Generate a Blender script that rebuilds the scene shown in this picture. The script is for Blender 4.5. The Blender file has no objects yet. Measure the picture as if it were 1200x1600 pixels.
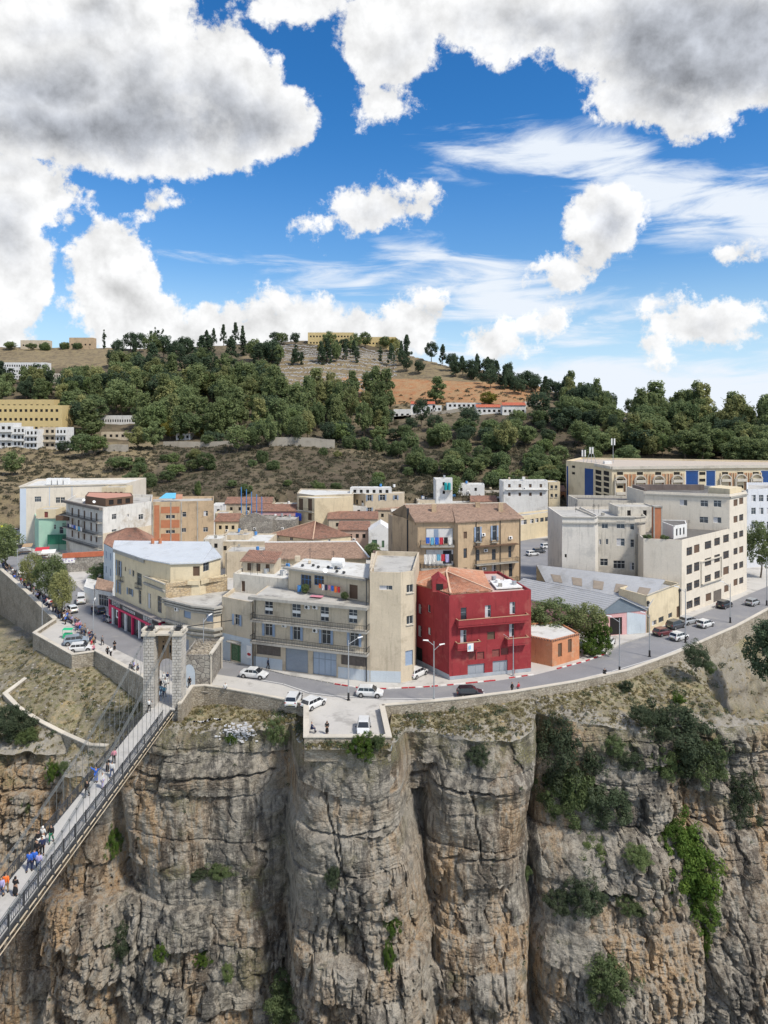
import bpy, bmesh, math, random
import numpy as np
from mathutils import Vector, Matrix, noise as mnoise
from mathutils.geometry import tessellate_polygon
R = random.Random(7)
NR = np.random.RandomState(11)
sc = bpy.context.scene
COL = sc.collection
rad = math.radians

# ------------------------------------------------------------------ camera
CH, CF = 42.0, 1100.0            # camera height over the road (m), focal length in photo pixels (1200 wide)
cam = bpy.data.cameras.new('camera'); cam_o = bpy.data.objects.new('camera', cam); COL.objects.link(cam_o)
cam_o.location = (0, 0, CH); cam_o.rotation_euler = (rad(90), 0, 0)
cam.sensor_width = 36; cam.lens = 36 * CF / 1600; cam.shift_y = -0.1
cam.clip_start = 0.5; cam.clip_end = 9000
sc.camera = cam_o
sc.view_settings.view_transform = 'Standard'; sc.view_settings.look = 'None'
sc.view_settings.exposure = 0.84; sc.view_settings.gamma = 1; sc.view_settings.use_curve_mapping = False
try:
    sc.cycles.use_denoising = True; sc.cycles.max_bounces = 5; sc.cycles.diffuse_bounces = 3
    sc.cycles.transparent_max_bounces = 4; sc.cycles.glossy_bounces = 2
except Exception: pass

# ------------------------------------------------------------------ sun
SUN_EL, SUN_AZ = rad(52), rad(128)      # azimuth clockwise from +Y (view direction): behind the camera, to the right
sun = bpy.data.lights.new('sun', 'SUN'); sun.energy = 2.5; sun.angle = rad(7); sun.color = (1.0, 0.93, 0.82)
sun_o = bpy.data.objects.new('sun', sun); COL.objects.link(sun_o)
sv = Vector((math.cos(SUN_EL) * math.sin(SUN_AZ), math.cos(SUN_EL) * math.cos(SUN_AZ), math.sin(SUN_EL)))
sun_o.rotation_euler = sv.to_track_quat('Z', 'Y').to_euler(); sun_o.location = (60, -60, 120)

# ------------------------------------------------------------------ node helper
class NT:
    def __init__(s, tree): s.t = tree; s.n = tree.nodes; s.l = tree.links
    def new(s, typ, **kw):
        n = s.n.new(typ)
        for k, v in kw.items(): setattr(n, k, v)
        return n
    def put(s, sock, v):
        if isinstance(v, bpy.types.NodeSocket): s.l.new(v, sock)
        elif v is not None: sock.default_value = v
    def math(s, op, a, b=None, c=None, clamp=False):
        n = s.new('ShaderNodeMath', operation=op, use_clamp=clamp)
        s.put(n.inputs[0], a)
        if b is not None: s.put(n.inputs[1], b)
        if c is not None: s.put(n.inputs[2], c)
        return n.outputs[0]
    def vm(s, op, a, b=None, scale=None):
        n = s.new('ShaderNodeVectorMath', operation=op)
        s.put(n.inputs[0], a)
        if b is not None: s.put(n.inputs[1], b)
        if scale is not None: s.put(n.inputs['Scale'], scale)
        return n.outputs['Value'] if op in ('LENGTH', 'DOT_PRODUCT', 'DISTANCE') else n.outputs[0]
    def noise(s, vec, scale, detail=4, rough=.55, dist=0.0, col=False):
        n = s.new('ShaderNodeTexNoise'); s.put(n.inputs['Vector'], vec)
        n.inputs['Scale'].default_value = scale; n.inputs['Detail'].default_value = detail
        n.inputs['Roughness'].default_value = rough; n.inputs['Distortion'].default_value = dist
        return n.outputs['Color'] if col else n.outputs[0]
    def step(s, v, a, b, lo=0.0, hi=1.0, smooth=True):
        n = s.new('ShaderNodeMapRange', interpolation_type='SMOOTHSTEP' if smooth else 'LINEAR')
        s.put(n.inputs['Value'], v); n.inputs['From Min'].default_value = a; n.inputs['From Max'].default_value = b
        n.inputs['To Min'].default_value = lo; n.inputs['To Max'].default_value = hi
        return n.outputs[0]
    def mix(s, f, a, b, mode='MIX'):
        n = s.new('ShaderNodeMix', data_type='RGBA', blend_type=mode)
        s.put(n.inputs[0], f)
        for k, v in ((6, a), (7, b)):
            if isinstance(v, tuple) and len(v) == 3: v = (*v, 1)
            s.put(n.inputs[k], v)
        return n.outputs[2]

# ------------------------------------------------------------------ world: Nishita sky with clouds by direction
world = bpy.data.worlds.new('World'); sc.world = world; world.use_nodes = True
W = NT(world.node_tree); W.n.clear()
wout = W.new('ShaderNodeOutputWorld')
sky = W.new('ShaderNodeTexSky', sky_type='NISHITA'); sky.sun_disc = False
sky.sun_elevation = SUN_EL; sky.sun_rotation = SUN_AZ; sky.altitude = 600; sky.air_density = 1.0; sky.dust_density = 0.3; sky.ozone_density = 3.0
tc = W.new('ShaderNodeTexCoord'); D = tc.outputs['Generated']
hs = W.new('ShaderNodeHueSaturation'); hs.inputs['Saturation'].default_value = 1.45; hs.inputs['Value'].default_value = 1.0
W.l.new(sky.outputs[0], hs.inputs['Color'])
sep = W.new('ShaderNodeSeparateXYZ'); W.l.new(D, sep.inputs[0])
W.put(hs.inputs['Saturation'], W.step(sep.outputs[2], 0.0, .40, 1.05, 1.32)); W.put(hs.inputs['Value'], W.step(sep.outputs[2], 0.0, .30, .80, 1.0))
yy = W.math('MAXIMUM', sep.outputs[1], 0.04)
uu = W.math('DIVIDE', sep.outputs[0], yy); vv = W.math('DIVIDE', sep.outputs[2], yy)
UV = W.new('ShaderNodeCombineXYZ'); W.l.new(uu, UV.inputs[0]); W.l.new(vv, UV.inputs[1]); UV = UV.outputs[0]
# warp so that the outlines of the cloud masses are never plain ellipses
wn = W.noise(D, 3.2, 3, .55, col=True)
wv = W.vm('SCALE', W.vm('SUBTRACT', wn, (0.5, 0.5, 0.5)), scale=0.16)
UVw = W.vm('ADD', UV, wv)
def blobs(uv, lst, gain=1.0):
    """signed 'inside' distance (units of 100 photo pixels) to a union of ellipses"""
    acc = None
    for (px, py, rx, ry, rot) in lst:
        mp = W.new('ShaderNodeMapping', vector_type='TEXTURE'); W.put(mp.inputs[0], uv)
        mp.inputs['Location'].default_value = ((px - 600) / CF, (640 - py) / CF, 0)
        mp.inputs['Rotation'].default_value = (0, 0, rad(rot))
        mp.inputs['Scale'].default_value = (rx / CF, ry / CF, 1e3)
        sx = W.vm('LENGTH', mp.outputs[0])
        r = min(rx, ry) / 100.0
        v = W.math('MULTIPLY_ADD', sx, -r * gain, r * gain)
        acc = v if acc is None else W.math('SMOOTH_MAX', acc, v, 0.12)
    return acc
cum = blobs(UVw, [(70, 60, 270, 190, 0), (190, 190, 270, 95, -4), (400, 190, 105, 80, 0), (0, 200, 170, 75, 0),
    (20, 320, 120, 85, 0), (15, 440, 85, 130, 0), (195, 440, 85, 85, 0), (260, 500, 170, 62, 0), (420, 520, 260, 50, 0),
    (640, 512, 50, 44, 0), (250, 326, 26, 18, 25), (560, 335, 96, 40, 5), (630, 50, 90, 110, 0), (330, 120, 120, 90, 0), (120, 150, 260, 130, 0),
    (612, 170, 60, 42, 0), (800, 35, 220, 80, 0), (1090, 70, 250, 130, 0), (1030, 180, 150, 55, 0), (465, -12, 70, 26, 10),
    (960, 350, 74, 46, 10), (885, 412, 58, 26, 20), (855, 475, 48, 24, 20), (1170, 415, 52, 26, 0), (1120, 498, 92, 34, 0), (1030, 518, 50, 14, 0),
    (765, 530, 40, 22, 0), (895, 188, 18, 10, 0)])
cir = blobs(UVw, [(890, 272, 150, 26, -6), (1060, 315, 190, 48, -16), (1180, 350, 140, 50, -5), (640, 415, 150, 17, -2), (780, 452, 140, 42, 4),
    (560, 432, 70, 14, -6), (820, 490, 140, 22, 0), (470, 480, 60, 12, 0), (960, 585, 340, 60, 0), (1100, 630, 420, 85, 0), (500, 640, 700, 60, 0)], 1.6)
fb = W.noise(D, 9.0, 9, .62)                     # torn edges
bn_ = W.noise(W.vm('ADD', D, W.vm('SCALE', wn, scale=.10)), 11.0, 6, .55)
bl = W.math('ABSOLUTE', W.math('SUBTRACT', bn_, .5))
n1 = W.math('MULTIPLY', W.math('SUBTRACT', fb, .5), 2.4)
n2 = W.math('MULTIPLY', W.math('SUBTRACT', bl, .05), 2.2)
cum = W.math('ADD', cum, .02)
fine_ = W.math('MULTIPLY', W.math('SUBTRACT', W.noise(D, 34.0, 6, .7), .5), .55)
dens = W.math('ADD', cum, W.math('ADD', W.math('MULTIPLY', n1, .60), W.math('MULTIPLY_ADD', n2, .34, fine_)))
st = W.noise(W.vm('MULTIPLY', D, (1, 1, 5.5)), 6.0, 9, .62, .6)
densc = W.math('ADD', cir, W.math('MULTIPLY', W.math('SUBTRACT', st, .52), 2.3))
# the rest of the dome (out of the picture) goes on as broken cumulus
gen = W.math('MULTIPLY', W.math('SUBTRACT', W.noise(D, 2.6, 8, .58), .5), 6.0)
outside = W.step(W.math('MAXIMUM', W.math('ABSOLUTE', uu), W.math('SUBTRACT', vv, .02)), .60, .85)
dens = W.math('MAXIMUM', dens, W.math('ADD', gen, W.math('MULTIPLY_ADD', outside, 3.0, -3.0)))
a_cum = W.step(dens, -0.03, 0.14); a_cir = W.math('MULTIPLY', W.step(densc, -0.3, 0.45), .97)
# light on the clouds: bright rims and sunlit billows, grey bellies
off = (0.010, -0.004, 0.022)
fb2 = W.noise(W.vm('ADD', D, off), 9.0, 9, .62)
bn2 = W.noise(W.vm('ADD', W.vm('ADD', D, off), W.vm('SCALE', wn, scale=.10)), 11.0, 6, .55)
relief = W.math('ADD', W.math('MULTIPLY', W.math('SUBTRACT', fb, fb2), .95), W.math('MULTIPLY', W.math('SUBTRACT', bl, W.math('ABSOLUTE', W.math('SUBTRACT', bn2, .5))), .9))
big = W.noise(D, 4.0, 5, .6)
belly = blobs(UVw, [(130, 200, 300, 90, 0), (60, 130, 200, 70, 0), (370, 225, 130, 40, 0), (820, 95, 170, 60, 0), (1130, 110, 230, 130, 0), (990, 150, 130, 60, 0), (60, 40, 90, 30, 0), 
    (975, 365, 60, 40, 0), (890, 425, 60, 22, 0), (850, 480, 45, 18, 0), (1130, 520, 85, 18, 0), (560, 352, 70, 14, 0), (20, 380, 50, 50, 0)], 1.5)
bel = W.math('ADD', belly, W.math('MULTIPLY', W.math('SUBTRACT', big, .5), 2.6))
grey = W.math('MULTIPLY', W.step(bel, -0.5, 0.9), W.step(dens, .05, .8))
bright = W.math('SUBTRACT', W.math('ADD', .97, W.math('MULTIPLY_ADD', W.math('SUBTRACT', W.noise(D, 13.0, 5, .6), .5), .55, relief)), W.math('MULTIPLY', grey, .50))
bright = W.math('MINIMUM', W.math('MAXIMUM', bright, .27), 1.15)
tint = W.mix(grey, (.99, .995, 1.0), (0.91, 0.96, 1.06))
ccol = W.vm('MULTIPLY', tint, (1, 1, 1)); ccol = W.vm('SCALE', ccol, scale=bright)
SKY_K = 0.083
bg_sky = W.new('ShaderNodeBackground'); bg_sky.inputs['Strength'].default_value = SKY_K
gm = W.new('ShaderNodeGamma'); gm.inputs[1].default_value = 1.0; W.put(gm.inputs[0], W.mix(W.step(sep.outputs[2], -.02, .22, .92, 0), W.vm('MULTIPLY', hs.outputs[0], (.80, .97, 1.06)), (4.2, 5.7, 7.2))); W.l.new(gm.outputs[0], bg_sky.inputs[0])
bg_c = W.new('ShaderNodeBackground'); bg_c.inputs['Strength'].default_value = 0.545; W.l.new(ccol, bg_c.inputs[0])
bg_h = W.new('ShaderNodeBackground'); bg_h.inputs['Strength'].default_value = 0.56; bg_h.inputs[0].default_value = (.86, .92, 1, 1)
m1 = W.new('ShaderNodeMixShader'); W.l.new(a_cir, m1.inputs[0]); W.l.new(bg_sky.outputs[0], m1.inputs[1]); W.l.new(bg_h.outputs[0], m1.inputs[2])
m2 = W.new('ShaderNodeMixShader'); W.l.new(a_cum, m2.inputs[0]); W.l.new(m1.outputs[0], m2.inputs[1]); W.l.new(bg_c.outputs[0], m2.inputs[2])
W.l.new(m2.outputs[0], wout.inputs[0])
try: world.cycles.sampling_method = 'MANUAL'; world.cycles.sample_map_resolution = 512
except Exception: pass

# ------------------------------------------------------------------ positions: photo pixel on a known height or depth -> point
def G(px, py, z=0.0):
    Y = (CH - z) * CF / (py - 640.0); return ((px - 600.0) / CF * Y, Y)
def XA(px, Y): return (px - 600.0) / CF * Y
def ZA(py, Y): return CH - (py - 640.0) / CF * Y

# ------------------------------------------------------------------ materials
MATS = {}
def M(name, col, rough=.85, vary=.18, scale=.6, streak=0.0, fine=.12, dirt=None, dirt_amt=.5, dirt_scale=.25, bump=0.0, bscale=6, metal=0, obj=False, spec=.3, rnd=0.0):
    """plaster, stone, paint ...: base colour with broad blotches, vertical run-off streaks, grime patches and fine grain"""
    if name in MATS: return MATS[name]
    m = bpy.data.materials.new(name); m.use_nodes = True; t = NT(m.node_tree)
    b = t.n['Principled BSDF']; b.inputs['Roughness'].default_value = rough; b.inputs['Metallic'].default_value = metal
    b.inputs['Specular IOR Level'].default_value = spec
    if obj: P = t.new('ShaderNodeTexCoord').outputs['Object']
    else: P = t.new('ShaderNodeNewGeometry').outputs['Position']
    c = (*col, 1)
    v = t.noise(P, scale, 5, .6)
    g = t.math('MULTIPLY_ADD', t.math('SUBTRACT', v, .5), 4 * vary, 1.0)
    if fine:
        f = t.noise(P, scale * 14, 3, .7); g = t.math('ADD', g, t.math('MULTIPLY', t.math('SUBTRACT', f, .5), 3 * fine))
    if rnd:
        oi = t.new('ShaderNodeObjectInfo'); g = t.math('ADD', g, t.math('MULTIPLY_ADD', oi.outputs['Random'], 2 * rnd, -rnd))
    out = t.vm('SCALE', c[:3], scale=g)
    if streak:
        s1 = t.noise(t.vm('MULTIPLY', P, (1, 1, .10)), 2.2, 4, .65)
        s2 = t.step(s1, .52, .70, 0, streak)
        out = t.mix(s2, out, tuple(x * .42 for x in col))
    if dirt:
        d1 = t.noise(t.vm('ADD', P, (13.1, 4.2, 7.7)), dirt_scale, 6, .68)
        out = t.mix(t.step(d1, .52, .66, 0, dirt_amt), out, dirt)
    t.put(b.inputs['Base Color'], out)
    if bump:
        bn = t.new('ShaderNodeBump'); bn.inputs['Strength'].default_value = bump; bn.inputs['Distance'].default_value = .05
        t.l.new(t.noise(P, bscale, 5, .65), bn.inputs['Height']); t.l.new(bn.outputs[0], b.inputs['Normal'])
    MATS[name] = m; return m
def plain(name, col, rough=.5, metal=0.0, spec=.5):
    if name in MATS: return MATS[name]
    m = bpy.data.materials.new(name); m.use_nodes = True; t = NT(m.node_tree); b = t.n['Principled BSDF']
    b.inputs['Roughness'].default_value = rough; b.inputs['Metallic'].default_value = metal; b.inputs['Specular IOR Level'].default_value = spec
    P = t.new('ShaderNodeTexCoord').outputs['Object']
    g = t.math('MULTIPLY_ADD', t.noise(P, 3.0, 3), .3, .85); t.put(b.inputs['Base Color'], t.vm('SCALE', col, scale=g))
    MATS[name] = m; return m
def srgb(r, g, b):
    f = lambda c: (c / 255 / 12.92) if c / 255 <= .04045 else ((c / 255 + .055) / 1.055) ** 2.4
    return (f(r), f(g), f(b))

# ------------------------------------------------------------------ mesh builder
class MB:
    def __init__(s): s.v = []; s.f = []; s.m = []
    def add(s, vs, fs, mi=0):
        o = len(s.v); s.v += [tuple(v) for v in vs]; s.f += [tuple(i + o for i in f) for f in fs]; s.m += [mi] * len(fs)
    def quad(s, a, b, c, d, mi=0): s.add([a, b, c, d], [(0, 1, 2, 3)], mi)
    def box(s, x0, x1, y0, y1, z0, z1, mi=0):
        s.add([(x0, y0, z0), (x1, y0, z0), (x1, y1, z0), (x0, y1, z0), (x0, y0, z1), (x1, y0, z1), (x1, y1, z1), (x0, y1, z1)],
              [(0, 3, 2, 1), (4, 5, 6, 7), (0, 1, 5, 4), (1, 2, 6, 5), (2, 3, 7, 6), (3, 0, 4, 7)], mi)
    def prism(s, pts, z0, z1, mi=0, bottom=True):
        n = len(pts); zz0 = z0 if isinstance(z0, (list, tuple)) else [z0] * n; zz1 = z1 if isinstance(z1, (list, tuple)) else [z1] * n
        vs = [(p[0], p[1], a) for p, a in zip(pts, zz0)] + [(p[0], p[1], a) for p, a in zip(pts, zz1)]
        fs = [(i, (i + 1) % n, n + (i + 1) % n, n + i) for i in range(n)]
        tri = tessellate_polygon([[Vector((p[0], p[1], 0)) for p in pts]])
        for t in tri:
            a = sum((pts[t[i]][0] * pts[t[(i + 1) % 3]][1] - pts[t[(i + 1) % 3]][0] * pts[t[i]][1]) for i in range(3))
            t = t if a > 0 else (t[0], t[2], t[1])
            fs.append(tuple(n + i for i in t))
            if bottom: fs.append((t[0], t[2], t[1]))
        s.add(vs, fs, mi)
    def flat(s, pts, z, mi=0):
        tri = tessellate_polygon([[Vector((p[0], p[1], 0)) for p in pts]]); fs = []
        for t in tri:
            a = sum((pts[t[i]][0] * pts[t[(i + 1) % 3]][1] - pts[t[(i + 1) % 3]][0] * pts[t[i]][1]) for i in range(3))
            fs.append(t if a > 0 else (t[0], t[2], t[1]))
        s.add([(p[0], p[1], z) for p in pts], fs, mi)
    def bar(s, a, b, w, h=None, mi=0, up=(0, 0, 1)):
        """box section bar from a to b, w wide, h high"""
        h = h or w; a = Vector(a); b = Vector(b); d = (b - a)
        if d.length < 1e-6: return
        d.normalize(); u = Vector(up)
        if abs(d.dot(u)) > .98: u = Vector((0, 1, 0))
        r = d.cross(u).normalized(); u = r.cross(d)
        vs = []
        for p in (a, b):
            for sx, sz in ((-1, -1), (1, -1), (1, 1), (-1, 1)): vs.append(p + r * sx * w / 2 + u * sz * h / 2)
        s.add(vs, [(0, 1, 2, 3), (7, 6, 5, 4), (0, 4, 5, 1), (1, 5, 6, 2), (2, 6, 7, 3), (3, 7, 4, 0)], mi)
    def tube(s, a, b, r0, r1=None, n=6, mi=0, cap=True):
        r1 = r0 if r1 is None else r1; a = Vector(a); b = Vector(b); d = (b - a)
        if d.length < 1e-6: return
        d.normalize(); u = Vector((0, 0, 1)) if abs(d.z) < .9 else Vector((0, 1, 0))
        x = d.cross(u).normalized(); y = d.cross(x)
        vs = []
        for p, r in ((a, r0), (b, r1)):
            for i in range(n):
                t = 2 * math.pi * i / n; vs.append(p + x * math.cos(t) * r + y * math.sin(t) * r)
        fs = [(i, n + i, n + (i + 1) % n, (i + 1) % n) for i in range(n)]
        if cap: fs += [tuple(range(n)), tuple(range(2 * n - 1, n - 1, -1))]
        s.add(vs, fs, mi)
    def ell(s, c, r, n=8, m=5, mi=0):
        vs = [(c[0], c[1], c[2] - r[2])]
        for j in range(1, m):
            ph = -math.pi / 2 + math.pi * j / m
            for i in range(n):
                t = 2 * math.pi * i / n; vs.append((c[0] + r[0] * math.cos(ph) * math.cos(t), c[1] + r[1] * math.cos(ph) * math.sin(t), c[2] + r[2] * math.sin(ph)))
        vs.append((c[0], c[1], c[2] + r[2])); fs = []
        for i in range(n): fs.append((0, 1 + (i + 1) % n, 1 + i)); fs.append((len(vs) - 1, 1 + (m - 2) * n + i, 1 + (m - 2) * n + (i + 1) % n))
        for j in range(m - 2):
            for i in range(n):
                a = 1 + j * n + i; b = 1 + j * n + (i + 1) % n; fs.append((a, b, b + n, a + n))
        s.add(vs, fs, mi)
    def mesh(s, name, mats, org=(0, 0, 0), smooth=False):
        me = bpy.data.meshes.new(name)
        me.from_pydata([(v[0] - org[0], v[1] - org[1], v[2] - org[2]) for v in s.v], [], s.f)
        for m in (mats if isinstance(mats, (list, tuple)) else [mats]): me.materials.append(m)
        if any(s.m): me.polygons.foreach_set('material_index', s.m)
        if smooth: me.polygons.foreach_set('use_smooth', [True] * len(s.f))
        me.update(); return me
    def build(s, name, mats, parent=None, org=None, smooth=False, **tags):
        """link as ONE mesh object; vertices are world coordinates, the object's origin is org (or the parent's)"""
        po = Vector(wloc(parent)) if parent else Vector((0, 0, 0))
        org = Vector(org) if org is not None else po
        o = bpy.data.objects.new(name, s.mesh(name, mats, org, smooth)); COL.objects.link(o)
        o.parent = parent; o.location = org - po
        return tag(o, **tags)
def wloc(o):
    p = Vector((0, 0, 0))
    while o: p += o.location; o = o.parent
    return p
def tag(o, label=None, cat=None, group=None, kind=None):
    if label: o['label'] = label
    if cat: o['category'] = cat
    if group: o['group'] = group
    if kind: o['kind'] = kind
    return o
def empty(name, loc, rz=0, label=None, cat=None, group=None):
    o = bpy.data.objects.new(name, None); COL.objects.link(o); o.location = loc; o.rotation_euler = (0, 0, rz); o.empty_display_size = .3
    return tag(o, label, cat, group)
def child(name, mesh, parent, loc=(0, 0, 0), rz=0, rot=None, label=None):
    o = bpy.data.objects.new(name, mesh); COL.objects.link(o); o.parent = parent; o.location = loc
    o.rotation_euler = rot or (0, 0, rz)
    if label: o['label'] = label
    return o
def copy_tree(o, parent=None):
    c = o.copy(); COL.objects.link(c); c.parent = parent
    for ch in [x for x in o.children]: copy_tree(ch, c)
    return c
def grid_mesh(name, P, mats, attrs=None, smooth=True, flip=False):
    """P: array (n,m,3) -> mesh"""
    n, m = P.shape[:2]
    me = bpy.data.meshes.new(name); me.vertices.add(n * m); me.vertices.foreach_set('co', P.reshape(-1).astype(np.float32))
    idx = np.arange(n * m).reshape(n, m)
    q = np.stack([idx[:-1, :-1], idx[1:, :-1], idx[1:, 1:], idx[:-1, 1:]], -1).reshape(-1, 4)
    if flip: q = q[:, ::-1]
    me.loops.add(q.size); me.loops.foreach_set('vertex_index', q.reshape(-1).astype(np.int32))
    me.polygons.add(len(q)); me.polygons.foreach_set('loop_start', (np.arange(len(q)) * 4).astype(np.int32))
    try: me.polygons.foreach_set('loop_total', np.full(len(q), 4, np.int32))
    except Exception: pass
    me.polygons.foreach_set('use_smooth', np.full(len(q), smooth))
    for m_ in (mats if isinstance(mats, (list, tuple)) else [mats]): me.materials.append(m_)
    for k, a in (attrs or {}).items():
        at = me.attributes.new(k, 'FLOAT', 'POINT'); at.data.foreach_set('value', a.reshape(-1).astype(np.float32))
    me.update(); me.validate(); return me
def vnoise(x, y, seed=0):
    """smooth value noise, numpy"""
    xi = np.floor(x).astype(np.int64); yi = np.floor(y).astype(np.int64); fx = x - xi; fy = y - yi
    fx = fx * fx * (3 - 2 * fx); fy = fy * fy * (3 - 2 * fy)
    def h(a, b):
        n = (a * 374761393 + b * 668265263 + seed * 974634777) & 0xffffffff
        n = ((n ^ (n >> 13)) * 1274126177) & 0xffffffff
        return ((n ^ (n >> 16)) & 0xffff) / 65535.0
    return (h(xi, yi) * (1 - fx) + h(xi + 1, yi) * fx) * (1 - fy) + (h(xi, yi + 1) * (1 - fx) + h(xi + 1, yi + 1) * fx) * fy
def fbm(x, y, oct=4, seed=0, g=.5):
    a, s, t = 1.0, 0.0, 0.0
    for i in range(oct):
        s = s + a * (vnoise(x * 2 ** i, y * 2 ** i, seed + i) - .5); t += a; a *= g
    return s / t * 2
def hash1(n, seed=0):
    n = (np.asarray(n).astype(np.int64) * 374761393 + seed * 668265263) & 0xffffffff
    n = ((n ^ (n >> 13)) * 1274126177) & 0xffffffff
    return ((n ^ (n >> 16)) & 0xffff) / 65535.0
# ================================================================== TERRAIN
def lerp_tab(x, tab): 
    xs, ys = zip(*tab); return np.interp(x, xs, ys)
# plan of the plateau's edge (x, y), from far left to far right; the viewing platform juts out in the middle
EDGE = [(-320, 330), (-150, 236), (-99, 182), (-64.6, 138.8), (-64.8, 130.5), (-52.6, 119), (-49.4, 120.6), (-37.4, 109), (-34.6, 106.5),
        (-29.0, 105), (-24.2, 104.3), (-18.5, 102), (-10.9, 98.6), (-9.8, 88.6), (0.64, 88.6), (-0.3, 98.0), (4.5, 98.9), (11, 100.4), (18.7, 102.7), (29.1, 106.7),
        (38.5, 111.3), (48.5, 118.5), (57, 125.5), (67, 133.9), (79.2, 145.3), (111, 174), (160, 215), (320, 330)]
def edge_y(x):
    e = [(-320, 330), (-150, 236), (-99, 182), (-64.9, 139.5), (-64.7, 130.6), (-52.6, 119), (-49.4, 120.6), (-37.4, 109), (-29.0, 105), (-24.2, 104.3), (-18.5, 102), (-10.9, 98.6),
         (-9.7, 88.9), (0.5, 88.9), (1.0, 98.2), (4.5, 98.9), (11, 100.4), (18.7, 102.7), (29.1, 106.7), (38.5, 111.3), (48.5, 118.5), (57, 125.5), (67, 133.9),
         (79.2, 145.3), (111, 174), (160, 215), (320, 330)]
    return lerp_tab(x, e)
RIM_Z = [(-140, -12), (-70, -9.6), (-42, -9.4), (-38.5, -7), (-34.5, -2.6), (-30, -1.9), (-14, -1.9), (-11.5, -1.4), (-10, -.35), (0.3, -.35), (3, -1.6), (8, -2.1), (20, -2.3), (28, -2.8), (42, -3.8), (60, -3.4), (110, -5), (160, -6)]

# ---- cliff: depth map over (x, z); buttresses are super-elliptic fronts, clefts open between them
NX, NZ = 1060, 400
xs = np.linspace(-122, 92, NX); vz = np.linspace(0, 1, NZ) ** 1.08
X2 = np.repeat(xs[:, None], NZ, 1)
ztop = lerp_tab(xs, RIM_Z); ztop = ztop + fbm(xs * .35, xs * 0 + 3, 4, 5) * .7 * np.clip(np.abs(xs + 5) / 8 - .6, 0, 1)
Z2 = ztop[:, None] + (-56 - ztop[:, None]) * vz[None]
wx = X2 + fbm(X2 * .05, Z2 * .05, 4, 40) * 2.6 * np.clip(-(Z2) / 12, 0, 1)       # warped x so that clefts wander
def zt(z, tab): t = sorted(tab); return np.interp(z, [a for a, b in t], [b for a, b in t])
COLS = [  # centre, half width, front (each a table over z), power
    ([(-9, -108), (-50, -105)], [(-9, 15), (-50, 15)], [(-9, 133), (-20, 128), (-50, 115)], 4),
    ([(-9, -82), (-50, -80)], [(-9, 13), (-50, 13)], [(-9, 116), (-20, 111), (-50, 103)], 4),
    ([(-9, -57), (-50, -55)], [(-9, 12.5), (-50, 11.5)], [(-9, 105), (-14, 102.5), (-30, 99), (-50, 96)], 5),
    ([(-9, -41.5), (-50, -40.5)], [(-9, 5.0), (-30, 5.2), (-50, 6)], [(-5, 99.5), (-14, 97.5), (-30, 93.5), (-50, 90)], 4),
    ([(-2, -24.2), (-50, -23.5)], [(-2, 12.6), (-12, 12.2), (-50, 11.5)], [(-2, 96.4), (-6, 95.8), (-7.2, 95.0), (-26, 94.2), (-32, 92), (-50, 89)], 6),
    ([(-1, -14.3), (-50, -13.8)], [(-1, 4.0), (-50, 2.8)], [(-1, 98.2), (-4, 99.5), (-9, 103), (-50, 104)], 3),
    ([(-1, -4.7), (-14, -3.9), (-34, -2.6), (-50, -2)], [(-1, 6.3), (-12, 7.3), (-34, 8.6), (-50, 9)], [(-1, 88.0), (-10, 87.0), (-11.5, 86.2), (-24, 85.4), (-34, 84.0), (-50, 81.5)], 5),
    ([(-2, 5.0), (-12, 5.0), (-50, 5.6)], [(-2, 4.6), (-11, 4.0), (-13, 2.0), (-50, 1.6)], [(-2, 95.4), (-10, 95.2), (-12, 103), (-50, 106)], 4),
    ([(-3, 13.8), (-20, 13.2), (-50, 12.6)], [(-3, 6.6), (-10, 6.6), (-34, 6.9), (-50, 7.4)], [(-3, 93.6), (-8, 91.8), (-9.4, 92.6), (-18, 91.3), (-26, 90.2), (-32, 88.3), (-50, 86)], 5),
    ([(-3, 31.8), (-50, 30.4)], [(-3, 9.6), (-50, 8.4)], [(-3, 99.5), (-7, 98.2), (-9, 97.2), (-16, 95.5), (-18, 92.5), (-24, 90), (-30, 88.4), (-50, 84)], 4),
    ([(-3, 50), (-50, 46)], [(-3, 10.5), (-50, 9)], [(-3, 101.5), (-10, 100), (-18, 97), (-25, 93), (-50, 87)], 4),
    ([(-3, 69), (-50, 66)], [(-3, 14.5), (-50, 15)], [(-3, 103.5), (-14, 101.5), (-28, 94), (-50, 88)], 4),
    ([(-3, 98), (-50, 96)], [(-3, 17), (-50, 17)], [(-3, 104), (-20, 101), (-50, 92)], 4)]
Dp = np.full_like(X2, 116.0)
for c_, h_, f_, p_ in COLS:
    t = np.abs(wx - zt(Z2, c_)) / zt(Z2, h_)
    d = zt(Z2, f_) + 3.0 * np.clip(t, 0, 1) ** (p_ * .62) + 24 * np.clip(t - 1, 0, 2)
    k = .8; h = np.clip(.5 + .5 * (Dp - d) / k, 0, 1); Dp = Dp * (1 - h) + d * h - k * h * (1 - h)
macro = Dp.copy()
Dp = np.minimum(Dp, 113.5)
Dp += fbm(X2 * .11, Z2 * .09, 4, 60) * 2.4
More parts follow.
